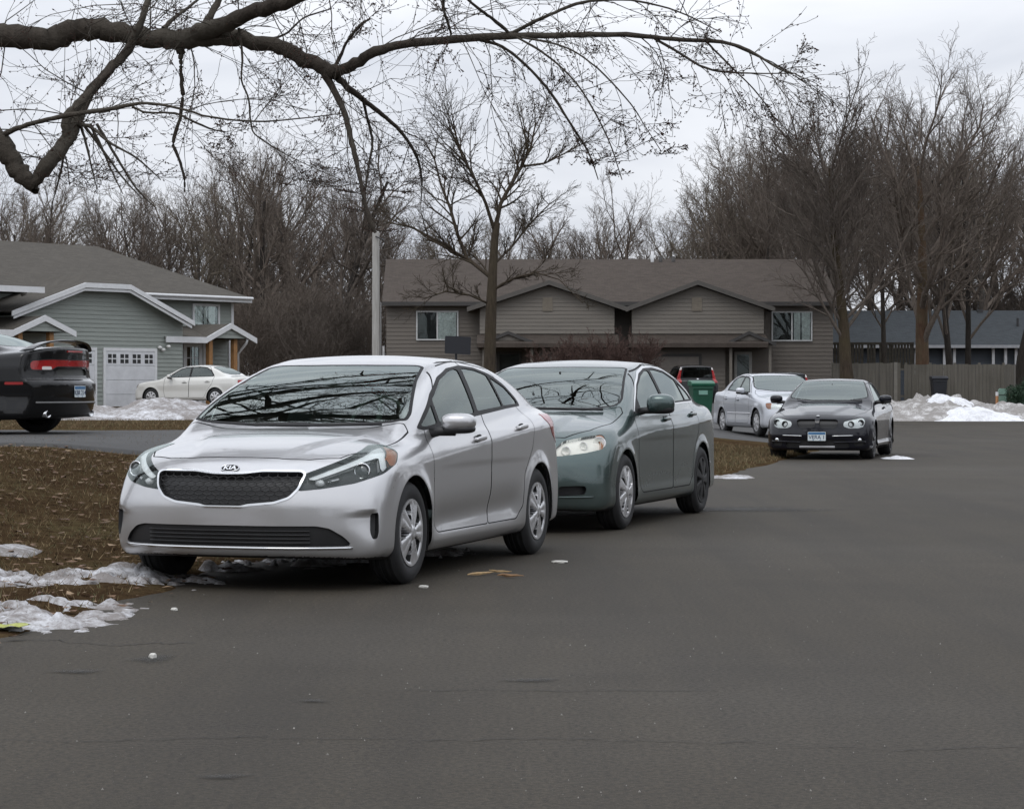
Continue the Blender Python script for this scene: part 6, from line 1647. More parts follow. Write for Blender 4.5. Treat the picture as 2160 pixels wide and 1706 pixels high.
def grow(tw, r, p, d, L, rad, lev, prm, end=.25):
    """one branch and, recursively, its children"""
    n = (7, 6, 5, 4, 3, 3)[min(lev, 5)]; pts = [p]; rr = [rad]; st = L/(n-1); wob = prm['wob'][min(lev, len(prm['wob'])-1)]; up = prm['up'][min(lev, len(prm['up'])-1)]
    for i in range(n-1):
        d = unit((d[0]+r.gauss(0, wob), d[1]+r.gauss(0, wob), d[2]+r.gauss(0, wob*.7)+up))
        p = (p[0]+d[0]*st, p[1]+d[1]*st, p[2]+d[2]*st); pts.append(p); rr.append(max(prm['rmin'], rad*(1-(1-end)*(i+1)/(n-1))))
    tw.add(pts, rr, (8, 6, 5, 3, 3, 3)[min(lev, 5)])
    if lev >= prm['lev']: return
    k = prm['kids'][lev]; k = max(1, int(k*(.8+.4*r.random()))); s0 = prm['start'][lev]; ph = r.random()*6.28
    for j in range(k):
        t = s0+(1-s0)*(j+r.random()*.8)/k; t = min(.995, t); q = t*(n-1); i = min(n-2, int(q)); u = q-i
        a, b = pts[i], pts[i+1]; o = (a[0]+(b[0]-a[0])*u, a[1]+(b[1]-a[1])*u, a[2]+(b[2]-a[2])*u); T = unit((b[0]-a[0], b[1]-a[1], b[2]-a[2]))
        ph += 2.4+r.random()*.7; ang = prm['ang'][lev]*(.75+.5*r.random())*(1-.35*t)
        x = unit((T[1], -T[0], 0.001)) if abs(T[2]) < .98 else (1, 0, 0); y = (T[1]*x[2]-T[2]*x[1], T[2]*x[0]-T[0]*x[2], T[0]*x[1]-T[1]*x[0])
        c, s_ = math.cos(ph), math.sin(ph); sa, ca = math.sin(ang), math.cos(ang)
        dd = unit(tuple(T[z]*ca+(x[z]*c+y[z]*s_)*sa for z in range(3)))
        ln = L*prm['len'][lev]*(.7+.6*r.random())*(1.05-.45*t)
        rb = rr[i]+(rr[i+1]-rr[i])*u
        grow(tw, r, o, dd, ln, max(prm['rmin'], min(rb*.75, rad*prm['rad'][lev])), lev+1, prm)
def bark(name, col, moss=None, lichen=.3):
    m = NT(name); c = m.coord(); n1 = m.noise(m.mapping(c, (6, 6, 1.2)), 2.5, 5, .65); n2 = m.noise(c, .9, 5, .6)
    b = m.ramp(n1, [(.3, tuple(x*.6 for x in col)), (.7, tuple(x*1.25 for x in col))])
    if moss: b = m.mix(m.ramp(n2, [(.40, (0, 0, 0)), (.62, (lichen, lichen, lichen))]), b, moss)
    m.set(Base_Color=b, Roughness=.95); m.bsdf.inputs['Specular IOR Level'].default_value = .15; m.bump(m.math('ADD', n1, m.noise(c, 26, 4, .7)), .9, .025); return m.mat
bark_grey = bark('grey_bark', (.062, .054, .047)); bark_dark = bark('dark_bark', (.040, .035, .031)); bark_moss = bark('mossy_bark', (.060, .046, .034), (.068, .056, .030), .55); bark_red = bark('reddish_bark', (.105, .062, .042), (.11, .095, .06), .6)
twig_m = bark('twig_bark', (.150, .124, .104)); twig_pale = bark('pale_twigs', (.17, .145, .115)); twig_red = bark('reddish_twigs', (.105, .068, .058)); twig_dark = bark('dark_twigs', (.132, .111, .095))
PRM = dict(vase=dict(lev=4, kids=(12, 8, 7, 6), start=(.22, .22, .2, .15), ang=(.75, .68, .7, .75), len=(.62, .55, .52, .5), rad=(.44, .5, .5, .5), wob=(.05, .12, .17, .22, .25), up=(.02, .10, .07, .05, .03), rmin=.0058),
           dense=dict(lev=4, kids=(25, 9, 7, 6), start=(.27, .15, .15, .1), ang=(.95, .7, .7, .75), len=(.60, .48, .5, .5), rad=(.27, .5, .5, .5), wob=(.035, .11, .16, .2, .24), up=(.03, .12, .08, .05, .03), rmin=.0062),
           open=dict(lev=4, kids=(6, 6, 6, 6), start=(.35, .3, .2, .15), ang=(.72, .68, .7, .75), len=(.85, .6, .5, .5), rad=(.62, .55, .5, .5), wob=(.06, .13, .17, .2, .22), up=(.03, .06, .05, .04, .02), rmin=.006),
           wild=dict(lev=4, kids=(12, 8, 7, 5), start=(.25, .2, .2, .15), ang=(.8, .75, .75, .8), len=(.50, .55, .55, .5), rad=(.45, .5, .5, .5), wob=(.07, .15, .2, .24, .26), up=(.02, .05, .04, .02, .01), rmin=.007),
           pole=dict(lev=3, kids=(22, 6, 6), start=(.3, .2, .15), ang=(.7, .65, .7), len=(.28, .5, .5), rad=(.35, .5, .5), wob=(.035, .12, .17, .2), up=(.01, .10, .07, .04), rmin=.007),
           bush=dict(lev=3, kids=(9, 7, 6), start=(.15, .15, .1), ang=(.6, .6, .7), len=(.6, .55, .5), rad=(.5, .5, .5), wob=(.1, .16, .2, .22), up=(.05, .05, .03, .02), rmin=.006))
def tree_at(name, label, x, y, h, rad, kind, seed, bm, tm, group=None, lean=(0, 0), z=None, trunk_h=.45, cat='tree', stems=1, only=None):
    r = random.Random(seed); prm = PRM[kind]; root = thing(name, label, cat, (x, y, (gz(x, y) if z is None else z)-.05), 0, group)
    tk = Twigs(); cr = Twigs()
    for s in range(stems):
        a = s*2.4+r.random(); sp = .28 if stems > 1 else 0
        d = unit((lean[0]+sp*math.cos(a), lean[1]+sp*math.sin(a), 1)); q = (.12*math.cos(a)*(stems > 1), .12*math.sin(a)*(stems > 1), 0)
        full = Twigs(); grow(full, r, q, d, h*.82*(1 if s == 0 else .75+.3*r.random()), rad*(1 if s == 0 else .7), 0, prm)
        if s == 0: fz = h/max(p_[2] for L in full.g.values() for pts, rr in L for p_ in pts)
        for (n, k), L in full.g.items():
            for pts, rr in L:
                pts = [(a_*fz, b_*fz, c_*fz) for a_, b_, c_ in pts]
                if k == 8:
                    if not (stems > 1 and kind == 'bush'): rr = [rr[0]*1.25]+rr[1:]
                    tk.add(pts, rr, 8)
                else: cr.add(pts, rr, k)
    obj('trunk', tk.mesh('trunk'), bm, root); obj('branches', cr.mesh('branches'), tm, root)
    return root

# ---- maple whose boughs hang into the picture: limbs measured from the photograph at 15-18 m
def maple():
    D0 = 17.0
    root = thing('maple_tree', 'large bare maple at the left whose budding boughs hang over the street', 'tree', (-6.6, 17.6, gz(-6.6, 17.6)-.05))
    O = Vector(root.location); tk = Twigs(); br = Twigs(); bud = []
    r = random.Random(21)
    def sm(p, n):
        p = [Vector(a) for a in p]; o = []
        for i in range(len(p)-1):
            a, b, c, d = p[max(i-1, 0)], p[i], p[i+1], p[min(i+2, len(p)-1)]
            for k in range(n):
                t = k/n; o.append(.5*((2*b)+(c-a)*t+(2*a-5*b+4*c-d)*t*t+(3*b-a-3*c+d)*t**3))
        return o+[p[-1]]
    def limb(pts, sides=8, wob=.012, sub=5, tgt=None):
        """pts: (px, py, width_px, depth)"""
        P = sm([tuple(px(a, b, d)-O) for a, b, w, d in pts], sub); Wd = sm([(w*d/9800, 0, 0) for a, b, w, d in pts], sub); rr = [max(.003, q.x) for q in Wd]
        P = [q+Vector((r.gauss(0, wob), r.gauss(0, wob), r.gauss(0, wob)))*min(.35, rr[i]*9) for i, q in enumerate(P)]; rr = [a*(1+r.gauss(0, .045)) for a in rr]
        (tgt or br).add([tuple(q) for q in P], rr, sides) ; return P, rr
    A = [(-330, 120, 74, 17.5), (-150, 90, 58, 17.3), (-30, 76, 49, 17.2), (60, 79, 49, 17), (105, 84, 46, 17), (160, 68, 46, 17), (215, 63, 44, 17), (280, 76, 42, 17), (340, 83, 41, 17), (390, 84, 44, 17), (450, 76, 42, 16.9), (520, 88, 34, 16.8), (590, 101, 31, 16.7), (650, 130, 31, 16.6), (712, 160, 32, 16.5)]
    L = {}
    L['A'] = limb(A, 12, .02, 6)
    L['B'] = limb([(705, 156, 25, 16.5), (740, 140, 24, 16.4), (790, 112, 22, 16.3), (850, 95, 19, 16.2), (960, 85, 17, 16), (1070, 77, 15, 15.8), (1200, 75, 12, 15.6), (1320, 74, 11, 15.4), (1420, 84, 9, 15.2), (1520, 90, 8, 15), (1580, 108, 6, 14.9), (1640, 145, 4, 14.8), (1670, 158, 2, 14.8)], 8)
    L['C'] = limb([(680, 150, 18, 16.5), (705, 190, 15, 16.5), (728, 240, 13, 16.4), (742, 300, 12, 16.3), (756, 360, 10, 16.2), (768, 420, 9, 16.1), (780, 465, 12, 16), (792, 492, 4, 16)], 8)
    L['D'] = limb([(712, 165, 15, 16.5), (745, 195, 13, 16.6), (790, 230, 10, 16.7), (830, 262, 8, 16.8), (862, 300, 7, 16.9), (882, 340, 6, 17), (890, 380, 4, 17.1), (888, 430, 2, 17.1)], 6)
    L['E'] = limb([(420, 70, 40, 16.9), (470, 56, 36, 16.7), (530, 28, 32, 16.4), (600, 6, 32, 16.1), (680, -30, 30, 15.8), (820, -90, 26, 15.3), (1000, -170, 20, 14.8), (1200, -260, 12, 14.4), (1400, -300, 6, 14)], 10)
    L['F'] = limb([(-420, 60, 75, 17.3), (-220, 160, 60, 16.6), (-60, 250, 50, 16.1), (0, 300, 46, 16), (28, 340, 44, 16), (55, 378, 36, 16), (76, 406, 16, 16)], 10, .015)
    L['G'] = limb([(66, 392, 22, 16), (100, 350, 34, 16), (135, 305, 30, 16.1), (155, 272, 28, 16.2), (185, 205, 24, 16.3), (230, 150, 22, 16.4), (270, 108, 20, 16.5), (296, 50, 15, 16.5), (318, -10, 12, 16.6), (345, -80, 8, 16.6)], 8)
    L['G2'] = limb([(140, 290, 18, 16.1), (142, 250, 22, 16.1), (160, 228, 20, 16.1), (195, 190, 16, 16.2), (240, 140, 12, 16.3)], 6)
    L['H'] = limb([(5, 288, 12, 16), (40, 270, 11, 15.9), (90, 256, 10, 15.8), (150, 243, 11, 15.7), (230, 231, 10, 15.6), (310, 219, 7, 15.5), (390, 232, 6, 15.4), (440, 247, 5, 15.3), (540, 257, 4, 15.2), (640, 250, 3, 15.1), (720, 240, 2, 15)], 6)
    L['H2'] = limb([(280, 226, 6, 15.6), (310, 238, 5, 15.6), (370, 240, 5, 15.6), (410, 258, 5, 15.6), (450, 274, 4, 15.7), (475, 278, 2, 15.7)], 6)
    L['I'] = limb([(384, 100, 22, 17), (383, 118, 12, 17), (382, 150, 10, 17), (386, 200, 9, 17), (380, 250, 8, 17), (366, 300, 8, 17), (376, 330, 7, 17), (388, 370, 6, 17), (390, 406, 3, 17)], 6, .02)
    L['J'] = limb([(425, 66, 16, 17), (440, 40, 15, 17.1), (458, 10, 14, 17.2), (480, -40, 12, 17.3), (520, -120, 8, 17.5)], 6)
    L['K'] = limb([(345, 62, 10, 17), (370, 38, 8, 17.1), (410, 8, 6, 17.2), (450, -30, 4, 17.3)], 6)
    L['L'] = limb([(704, 145, 10, 16.5), (718, 120, 8, 16.5), (735, 85, 6, 16.4), (760, 55, 7, 16.3), (782, 40, 4, 16.3)], 6)
    L['M'] = limb([(1078, 74, 8, 15.8), (1040, 42, 7, 15.7), (1010, 20, 6, 15.6), (975, -10, 5, 15.5)], 6)
    L['N'] = limb([(1076, 74, 9, 15.8), (1120, 50, 8, 15.7), (1170, 28, 7, 15.6), (1230, 6, 7, 15.5), (1330, 2, 5, 15.3), (1430, 26, 4, 15.1), (1520, 70, 2, 15)], 6)
    L['P'] = limb([(1005, 84, 7, 15.9), (1060, 100, 7, 15.9), (1110, 140, 6, 15.9), (1160, 195, 6, 15.9), (1205, 265, 5, 15.9), (1240, 320, 4, 16), (1262, 380, 2, 16)], 5)
    L['Q'] = limb([(1090, 80, 5, 15.7), (1150, 115, 5, 15.6), (1210, 170, 4, 15.5), (1250, 230, 4, 15.5), (1285, 300, 3, 15.5), (1312, 380, 2, 15.5)], 5)
    L['S'] = limb([(1100, 80, 5, 15.7), (1190, 100, 4, 15.5), (1260, 145, 4, 15.3), (1330, 220, 3, 15.2), (1362, 270, 2, 15.2), (1395, 320, 1.5, 15.2)], 5)
    L['T'] = limb([(1370, 76, 7, 15.3), (1420, 105, 6, 15.2), (1490, 145, 5, 15), (1560, 155, 4, 14.9), (1680, 156, 2, 14.8)], 5)
    L['U'] = limb([(1490, 90, 5, 15.1), (1540, 140, 4, 15), (1590, 190, 3, 15), (1625, 235, 2, 15)], 5)
    L['V'] = limb([(940, -40, 8, 15.4), (935, 10, 7, 15.5), (945, 50, 6, 15.6), (952, 74, 5, 15.7)], 5)
    L['X'] = limb([(540, 90, 8, 16.8), (600, 75, 5, 16.7), (640, 40, 4, 16.6), (700, 20, 3, 16.5)], 5)
    L['Y'] = limb([(505, 60, 7, 16.6), (512, 120, 5, 16.6), (510, 170, 4, 16.6), (525, 210, 4, 16.6), (530, 262, 4, 16.6), (545, 290, 3, 16.6), (620, 335, 2, 16.6), (720, 380, 1.5, 16.6)], 5)
    L['Z'] = limb([(160, 262, 12, 16.2), (195, 270, 8, 16.1), (230, 300, 6, 16), (290, 335, 4, 16), (340, 380, 2, 16)], 5)
    L['W'] = limb([(765, 208, 7, 16.6), (775, 250, 6, 16.7), (786, 300, 6, 16.7), (778, 350, 5, 16.6), (772, 400, 3, 16.5)], 5)
    for i, (x0, x1) in enumerate(((170, 205), (190, 260), (175, 300), (150, 110), (205, 330))):
        limb([(x0, 262, 7, 16.2), ((x0*2+x1)/3, 300+8*i, 6, 16.2), ((x0+2*x1)/3, 350+12*i, 4, 16.2), (x1, 400+10*i, 2, 16.2)], 5)
    # trunk and the upper crown (above the picture, seen in the cars' glass)
    tr = [Vector((0, 0, 0)), Vector((.05, -.02, .9)), Vector((.12, -.1, 1.9)), Vector((.1, -.25, 2.9)), Vector((.0, -.2, 4.2)), Vector((-.2, .1, 6)), Vector((-.1, .3, 8)), Vector((.2, .4, 10.5))]
    tk.add([tuple(p) for p in sm(tr, 4)], [q.x for q in sm([(w, 0, 0) for w in (.40, .30, .28, .27, .23, .18, .12, .05)], 4)], 14)
    for k in ('A', 'F'):
        a = Vector(L[k][0][0]); w = L[k][1][0]; b = Vector((.08, -.2, 2.6)) if k == 'F' else Vector((.08, -.22, 3.1))
        br.add([tuple(b), tuple((a+b)/2+Vector((0, 0, .12))), tuple(a)], [w*1.5, w*1.2, w], 10)
    def twig(p, d, L_, rad, lev, droop):
        n = (6, 5, 4, 4)[lev]; st = L_/(n-1); pts = [tuple(p)]; rr = [rad]; p = Vector(p); d = Vector(d).normalized()
        for i in range(n-1):
            d = (d+Vector((r.gauss(0, .12), r.gauss(0, .12), r.gauss(0, .10)-droop*1.3))).normalized()
            if (p+O).z < 2.45+.03*max(0, p.x+3): d = Vector((d.x, d.y, abs(d.z)*.4)).normalized()
            if lev and i > n-3: d = (d+Vector((0, 0, .22))).normalized()
            p = p+d*st; pts.append(tuple(p)); rr.append(max(.0016, rad*(1-.65*(i+1)/(n-1))))
            if lev < 2 or r.random() < .9:
                if lev >= 1 and r.random() < .78:
                    for q in range(r.choice((1, 1, 2))): bud.append((p+Vector((r.gauss(0, .006), r.gauss(0, .006), r.gauss(0, .008))), (d+Vector((r.gauss(0, .8), r.gauss(0, .8), r.gauss(.2, .6)))).normalized(), .0055+.0075*r.random()))
        br.add(pts, rr, 4 if lev == 0 else 3)
        if lev < 2:
            for j in range((5, 3)[lev]):
                t = .15+.85*(j+r.random())/(5, 3)[lev]; q = min(n-2, int(t*(n-1))); a = Vector(pts[q]); b = Vector(pts[q+1]); o = a+(b-a)*r.random(); T = (b-a).normalized()
                dd = (T+Vector((r.gauss(0, .6), r.gauss(0, .6), r.gauss(0, .5)))).normalized()
                twig(o, dd, L_*(.35+.35*r.random()), max(.0017, rad*.6), lev+1, droop*.8)
    def clothe(key, n, Lm, rad, droop, t0=.1, updown=0):
        P, rr = L[key]; P = [Vector(p) for p in P]
        for j in range(n):
            t = t0+(1-t0)*(j+r.random())/n; i = min(len(P)-2, int(t*(len(P)-1))); o = P[i]+(P[i+1]-P[i])*r.random(); T = (P[i+1]-P[i]).normalized()
            side = Vector((r.gauss(0, .5), r.gauss(0, 1), r.gauss(updown, .8)))
            twig(o, (T*.7+side).normalized(), Lm*(.5+r.random())*(1.1-.65*t), min(rad, rr[i]*.7), 0, droop)
    for k, n, l, rad, dr, t0, ud in (('B', 40, .75, .007, .10, .05, -.2), ('N', 16, .6, .006, .10, .1, 0), ('T', 14, .5, .005, .09, .1, 0), ('P', 16, .5, .005, .05, .15, 0), ('Q', 12, .45, .005, .05, .15, 0), ('S', 12, .45, .004, .05, .15, 0), ('U', 8, .4, .004, .05, .1, 0),
                               ('D', 14, .7, .006, .06, .15, 0), ('C', 18, .6, .006, .04, .15, .3), ('W', 9, .5, .005, .03, .1, 0), ('H', 20, .6, .006, .03, .1, .2), ('H2', 8, .5, .004, .03, .1, 0), ('G', 22, .7, .008, .02, .1, .2), ('G2', 6, .6, .006, .02, .2, 0),
                               ('A', 34, .85, .008, .06, .12, .1), ('E', 26, .9, .008, .10, .05, -.1), ('J', 8, .7, .006, .04, .2, 0), ('K', 7, .6, .005, .03, .2, 0), ('Y', 10, .5, .004, .03, .2, 0), ('Z', 9, .5, .005, .03, .2, 0), ('X', 8, .6, .005, .02, .2, 0), ('V', 8, .6, .005, .08, .1, 0), ('M', 8, .6, .005, .04, .2, .3), ('F', 8, .7, .008, .02, .3, .2), ('L', 5, .4, .004, .02, .3, 0)):
        clothe(k, max(4, int(n*.55)), l*1.15, rad*.62, dr, t0, ud)
    # crown limbs leaving the trunk higher up, spreading over the street above the frame
    cr = random.Random(5)
    for (h0, tx, ty, tz, rad) in ((3.6, 5.6, 1.0, 6.2, .13), (4.2, 6.4, 3.2, 7.4, .12), (5.0, 3.6, 4.6, 8.6, .11), (5.6, 1.5, -3.4, 9, .10), (6.2, -3.5, 1.5, 9.5, .10), (6.8, 4.5, 7.5, 10.5, .09), (4.4, 8.2, 9.6, 6.9, .12), (4.8, 7.6, 12.6, 7.8, .11), (5.2, 9.2, 8.0, 7.7, .10), (5.0, 8.6, 11.6, 8.8, .10), (5.6, 6.8, 9.4, 7.6, .09), (5.4, 7.9, 10.6, 8.4, .09)):
        a = Vector((0, 0, h0)); e = Vector((tx, ty, tz)); pts = []
        for i in range(9):
            t = i/8; q = a+(e-a)*t+Vector((0, 0, 1.1*math.sin(t*math.pi)))+Vector((cr.gauss(0, .12), cr.gauss(0, .12), cr.gauss(0, .08)))*(t > 0); pts.append(q)
        P = sm(pts, 3); rr = [rad*(1-.8*i/(len(P)-1)) for i in range(len(P))]; br.add([tuple(q) for q in P], rr, 7); L['cr'] = (P, rr)
        far = ty > 7; ns = 16 if far else 4
        for j in range(ns):
            t = .25+.75*(j+cr.random())/ns; i = min(len(P)-2, int(t*(len(P)-1))); T = (P[i+1]-P[i]).normalized(); d = (T+Vector((cr.gauss(0, .7), cr.gauss(0, .7), cr.gauss(.15, .5)))).normalized(); ln = 1.1+1.3*cr.random()
            q = [P[i]]; 
            for s in range(5): d = (d+Vector((cr.gauss(0, .15), cr.gauss(0, .15), cr.gauss(-.02, .12)))).normalized(); q.append(q[-1]+d*ln/5)
            r2 = [max(.006, rr[i]*.55*(1-.16*s)) for s in range(6)]; br.add([tuple(z) for z in q], r2, 5); L['c2'] = (q, r2); clothe('c2', 1, .7, .006, .04, .3, 0)
    obj('trunk', tk.mesh('trunk'), bark_grey, root)
    obj('branches', br.mesh('branches'), bark('maple_bark', (.050, .041, .034), (.12, .11, .09), .55), root)
    # buds: small diamond beads
    n = len(bud); P = np.array([tuple(b[0]) for b in bud]); Dv = np.array([tuple(b[1]) for b in bud]); s = np.array([b[2] for b in bud])[:, None]
    ref = np.where(np.abs(Dv[:, 2:3]) < .9, [[0, 0, 1.]], [[1., 0, 0]]); A_ = np.cross(Dv, ref); A_ /= np.linalg.norm(A_, axis=1, keepdims=True); B_ = np.cross(Dv, A_)
    V = np.stack([P, P+Dv*s+A_*s*.42, P+Dv*s+B_*s*.42, P+Dv*s-A_*s*.42, P+Dv*s-B_*s*.42, P+Dv*s*2.0], 1).reshape(-1, 3)
    k = np.array([(0, 2, 1), (0, 3, 2), (0, 4, 3), (0, 1, 4), (5, 1, 2), (5, 2, 3), (5, 3, 4), (5, 4, 1)]); Fq = (k[None]+(np.arange(n)*6)[:, None, None]).reshape(-1, 3)
    o = obj('buds', (V, Fq), bark('bud_scale', (.060, .034, .027)), root); o['kind'] = 'stuff'
    return root

def trees():
    P = lambda x, Y: (x-1080)/4900*Y
    Hh = lambda y, Y, z=.5: 1.206+(820-y)/4900*Y-z
    maple()
    # the open-crowned yard tree in front of the brown house: trunk forks traced
    Y = 78; root = thing('yard_tree', 'bare spreading yard tree with mossy trunk before the brown house', 'tree', (P(1034, Y), Y, gz(P(1034, Y), Y)-.05)); O = Vector(root.location); r = random.Random(3)
    tk = Twigs(); br = Twigs()
    def lm(pts, tg, sides, kids=0, ln=0):
        q = [px(a, b, Y+dy)-O for a, b, w, dy in pts]; rr = [w*Y/9800*(1 if tg is tk else .82) for a, b, w, dy in pts]; tg.add([tuple(v) for v in q], rr, sides)
        if kids:
            kids = int(kids*1.5)
            prm = dict(PRM['open'], kids=(6, 6, 7, 6), lev=4, len=(.6, .6, .55, .5), rmin=.0055)
            for j in range(kids):
                t = .15+.85*(j+r.random())/kids; i = min(len(q)-2, int(t*(len(q)-1))); o = q[i]+(q[i+1]-q[i])*r.random(); T = (q[i+1]-q[i]).normalized()
                d = (T+Vector((r.gauss(0, .6), r.gauss(0, .7), r.gauss(.25, .35)))).normalized()
                grow(br, r, tuple(o), tuple(d), ln*(.5+.8*r.random()), min(rr[i]*.6, .045), 2, prm)
    lm([(1030, 890, 29, 0), (1033, 760, 26, 0), (1036, 650, 24, 0), (1040, 560, 19, 0), (1044, 500, 17, 0), (1048, 470, 15, 0)], tk, 10)
    lm([(1046, 480, 13, 0), (1056, 430, 11, .3), (1075, 395, 10, .5), (1100, 352, 8, .7), (1120, 310, 6, 1), (1130, 260, 4, 1.2)], br, 6, 14, 1.6)
    lm([(1044, 490, 11, 0), (1025, 430, 9, -.3), (1005, 385, 8, -.6), (975, 330, 6, -1), (960, 280, 4, -1.2), (945, 240, 3, -1.4)], br, 6, 14, 1.6)
    lm([(1042, 590, 12, 0), (1010, 565, 10, .5), (985, 545, 10, .8), (965, 495, 9, 1), (950, 440, 8, 1.3), (930, 390, 6, 1.6), (915, 330, 4, 1.8)], br, 6, 14, 1.6)
    lm([(985, 545, 10, .8), (960, 535, 9, 1), (915, 505, 8, 1.6), (870, 480, 6, 2.2), (820, 470, 4, 2.8)], br, 6, 10, 1.3)
    lm([(1100, 352, 7, .7), (1150, 345, 5, .2), (1200, 320, 4, -.2), (1235, 300, 2, -.5)], br, 5, 9, 1.1)
    lm([(1041, 612, 8, 0), (1062, 598, 7, -.2), (1090, 585, 6, -.6), (1130, 575, 4, -1.2), (1180, 590, 3, -1.8), (1230, 640, 2, -2.2)], br, 5, 9, .9)
    lm([(1030, 640, 6, 0), (990, 622, 5, -.6), (940, 615, 4, -1), (890, 632, 2, -1.2)], br, 5, 9, .9)
    lm([(1040, 560, 7, 0), (1080, 520, 6, .9), (1120, 470, 5, 1.5), (1160, 430, 3, 2)], br, 5, 10, 1.4)
    yb = bark('yard_bark', (.062, .049, .037), (.066, .055, .032), .4); obj('trunk', tk.mesh('trunk'), yb, root); obj('branches', br.mesh('branches'), yb, root)
    # big upright trees at the right
    def T(name, label, x, ytop, Y, w, kind, seed, bm, tm, **k):
        z = gz(P(x, Y), Y); return tree_at(name, label, P(x, Y), Y, Hh(ytop, Y, z)*(1.02 if x > 1580 else 1.0), w*Y/9800, kind, seed, bm, tm, **k)
    T('linden_tree', 'tall dense upright bare tree with greenish trunk at the brown house corner', 1790, 110, 96, 30, 'dense', 11, bark_moss, twig_dark)
    T('shade_tree', 'tall vase-shaped bare tree with reddish trunk behind the board fence', 1948, 90, 101, 34, 'vase', 12, bark_red, twig_m)
    T('leaning_tree', 'dark slender bare tree leaning left, just right of the reddish trunk', 2008, 170, 104, 17, 'vase', 13, bark_dark, twig_dark, lean=(-.05, 0))
    T('slim_tree', 'slim straight bare tree midway between the reddish trunk and the picture edge', 2040, 120, 106, 15, 'vase', 14, bark_dark, twig_m, lean=(.03, 0))
    T('edge_tree', 'bare tree at the right edge of the picture above the blue house', 2145, 130, 112, 22, 'wild', 15, bark_dark, twig_m)
    T('thin_tree', 'thin bare tree between the greenish and the reddish trunk', 1868, 260, 108, 13, 'pole', 16, bark_grey, twig_m)
    T('crooked_tree', 'crooked bare tree by the right end of the brown house roof', 1720, 210, 112, 20, 'dense', 17, bark_grey, twig_dark)
    T('wide_tree', 'wide-spreading bare tree behind the right half of the brown house roof', 1610, 250, 122, 24, 'dense', 18, bark_grey, twig_m)
    T('airy_tree', 'airy pale bare tree behind the brown house between its two gables', 1500, 300, 126, 18, 'wild', 19, bark_grey, twig_pale)
    T('round_tree', 'round-crowned bare tree behind the brown house chimney pipe', 1320, 345, 124, 20, 'open', 20, bark_grey, twig_m)
    T('bushy_tree', 'low bushy bare tree right behind the yard tree and roof ridge', 1130, 400, 122, 18, 'wild', 22, bark_grey, twig_m)
    T('thicket_tree', 'dense dark bare tree left of the pale utility pole', 690, 250, 118, 22, 'wild', 23, bark_dark, twig_dark, lean=(.05, 0))
    T('forked_tree', 'tall dark bare tree in the thicket right of the grey house roof end', 555, 235, 120, 22, 'vase', 24, bark_dark, twig_m)
    T('fan_tree', 'fan-shaped bare tree standing above the middle of the grey house roof', 470, 300, 124, 18, 'vase', 25, bark_dark, twig_dark)
    T('straw_tree', 'straw-coloured bare tree behind the right slope of the grey roof', 400, 380, 118, 15, 'wild', 26, bark_grey, twig_pale)
    T('pole_tree', 'slender bare tree rising behind the grey roof ridge, second from the left', 112, 330, 116, 12, 'pole', 27, bark_dark, twig_m)
    T('slender_tree', 'leaning bare tree behind the grey roof at the left edge', 45, 300, 112, 13, 'vase', 28, bark_dark, twig_m, lean=(-.12, 0))
    T('twin_tree', 'bare twin-stemmed tree behind the clipped gable of the grey house', 215, 360, 114, 13, 'vase', 29, bark_dark, twig_m, stems=2)
    T('scrub_tree', 'bare tree behind the grey house just left of the straw-coloured one', 305, 350, 118, 13, 'wild', 30, bark_dark, twig_m)
    # bushes and scrub
    T('red_bush', 'reddish bare shrub before the left garage of the brown house, largest of three', 1255, 690, 92, 5, 'bush', 31, twig_red, twig_red, cat='bush', stems=13)
    T('red_bush', 'reddish bare shrub just right of the yard tree trunk', 1165, 708, 93, 4, 'bush', 36, twig_red, twig_red, cat='bush', stems=11)
    T('red_bush', 'low reddish bare shrub between the two garages of the brown house', 1345, 702, 93, 4, 'bush', 37, twig_red, twig_red, cat='bush', stems=11)
    T('red_tree', 'dark red budding tree above the blue roof at the right edge', 2120, 575, 140, 14, 'dense', 32, twig_red, twig_red)
    grp = 'bare wood behind the houses'; lb = 'bare tree of the wood standing behind the houses'
    protos = [T('wood_tree', lb, x, yt, Y, w, k, s, bark_grey, t, group=grp) for x, yt, Y, w, k, s, t in ((620, 300, 138, 18, 'dense', 41, twig_m), (1230, 420, 142, 15, 'wild', 42, twig_m), (1420, 410, 140, 15, 'vase', 43, twig_pale), (780, 330, 136, 15, 'vase', 44, twig_m))]
    ph = [max(v.co.z for ch in t.children for v in ch.data.vertices) for t in protos]
    r = random.Random(9)
    tops = ((-200, 330), (60, 360), (330, 370), (420, 300), (700, 270), (780, 400), (900, 430), (1450, 420), (1580, 300), (1700, 240), (2300, 220))
    for i, (x, Y) in enumerate(((-120, 140), (-40, 128), (30, 136), (90, 130), (190, 142), (260, 132), (345, 136), (440, 142), (505, 134), (600, 146), (660, 132), (735, 142), (830, 138), (890, 148), (960, 136), (1045, 146), (1100, 134), (1185, 148), (1270, 136), (1370, 146), (1460, 136), (1540, 138), (1580, 150), (1560, 128), (1615, 132), (1650, 136), (1685, 128), (1700, 150), (1760, 140), (1830, 134), (1890, 146), (1930, 136), (1985, 150), (2030, 138), (2075, 132), (2110, 148), (2180, 138), (2240, 146))):
        q = (i*7+i//3) % 4; c = copy_tree(protos[q]); c.location = (P(x, Y), Y, .4); c.rotation_euler.z = r.random()*6.28
        yd = np.interp(x, [t[0] for t in tops], [t[1] for t in tops])+40*(r.random()-.3); s = (1.206+(820-yd)/4900*Y-.4)/ph[q]
        c.scale = (s*1.05, s*1.05, s)
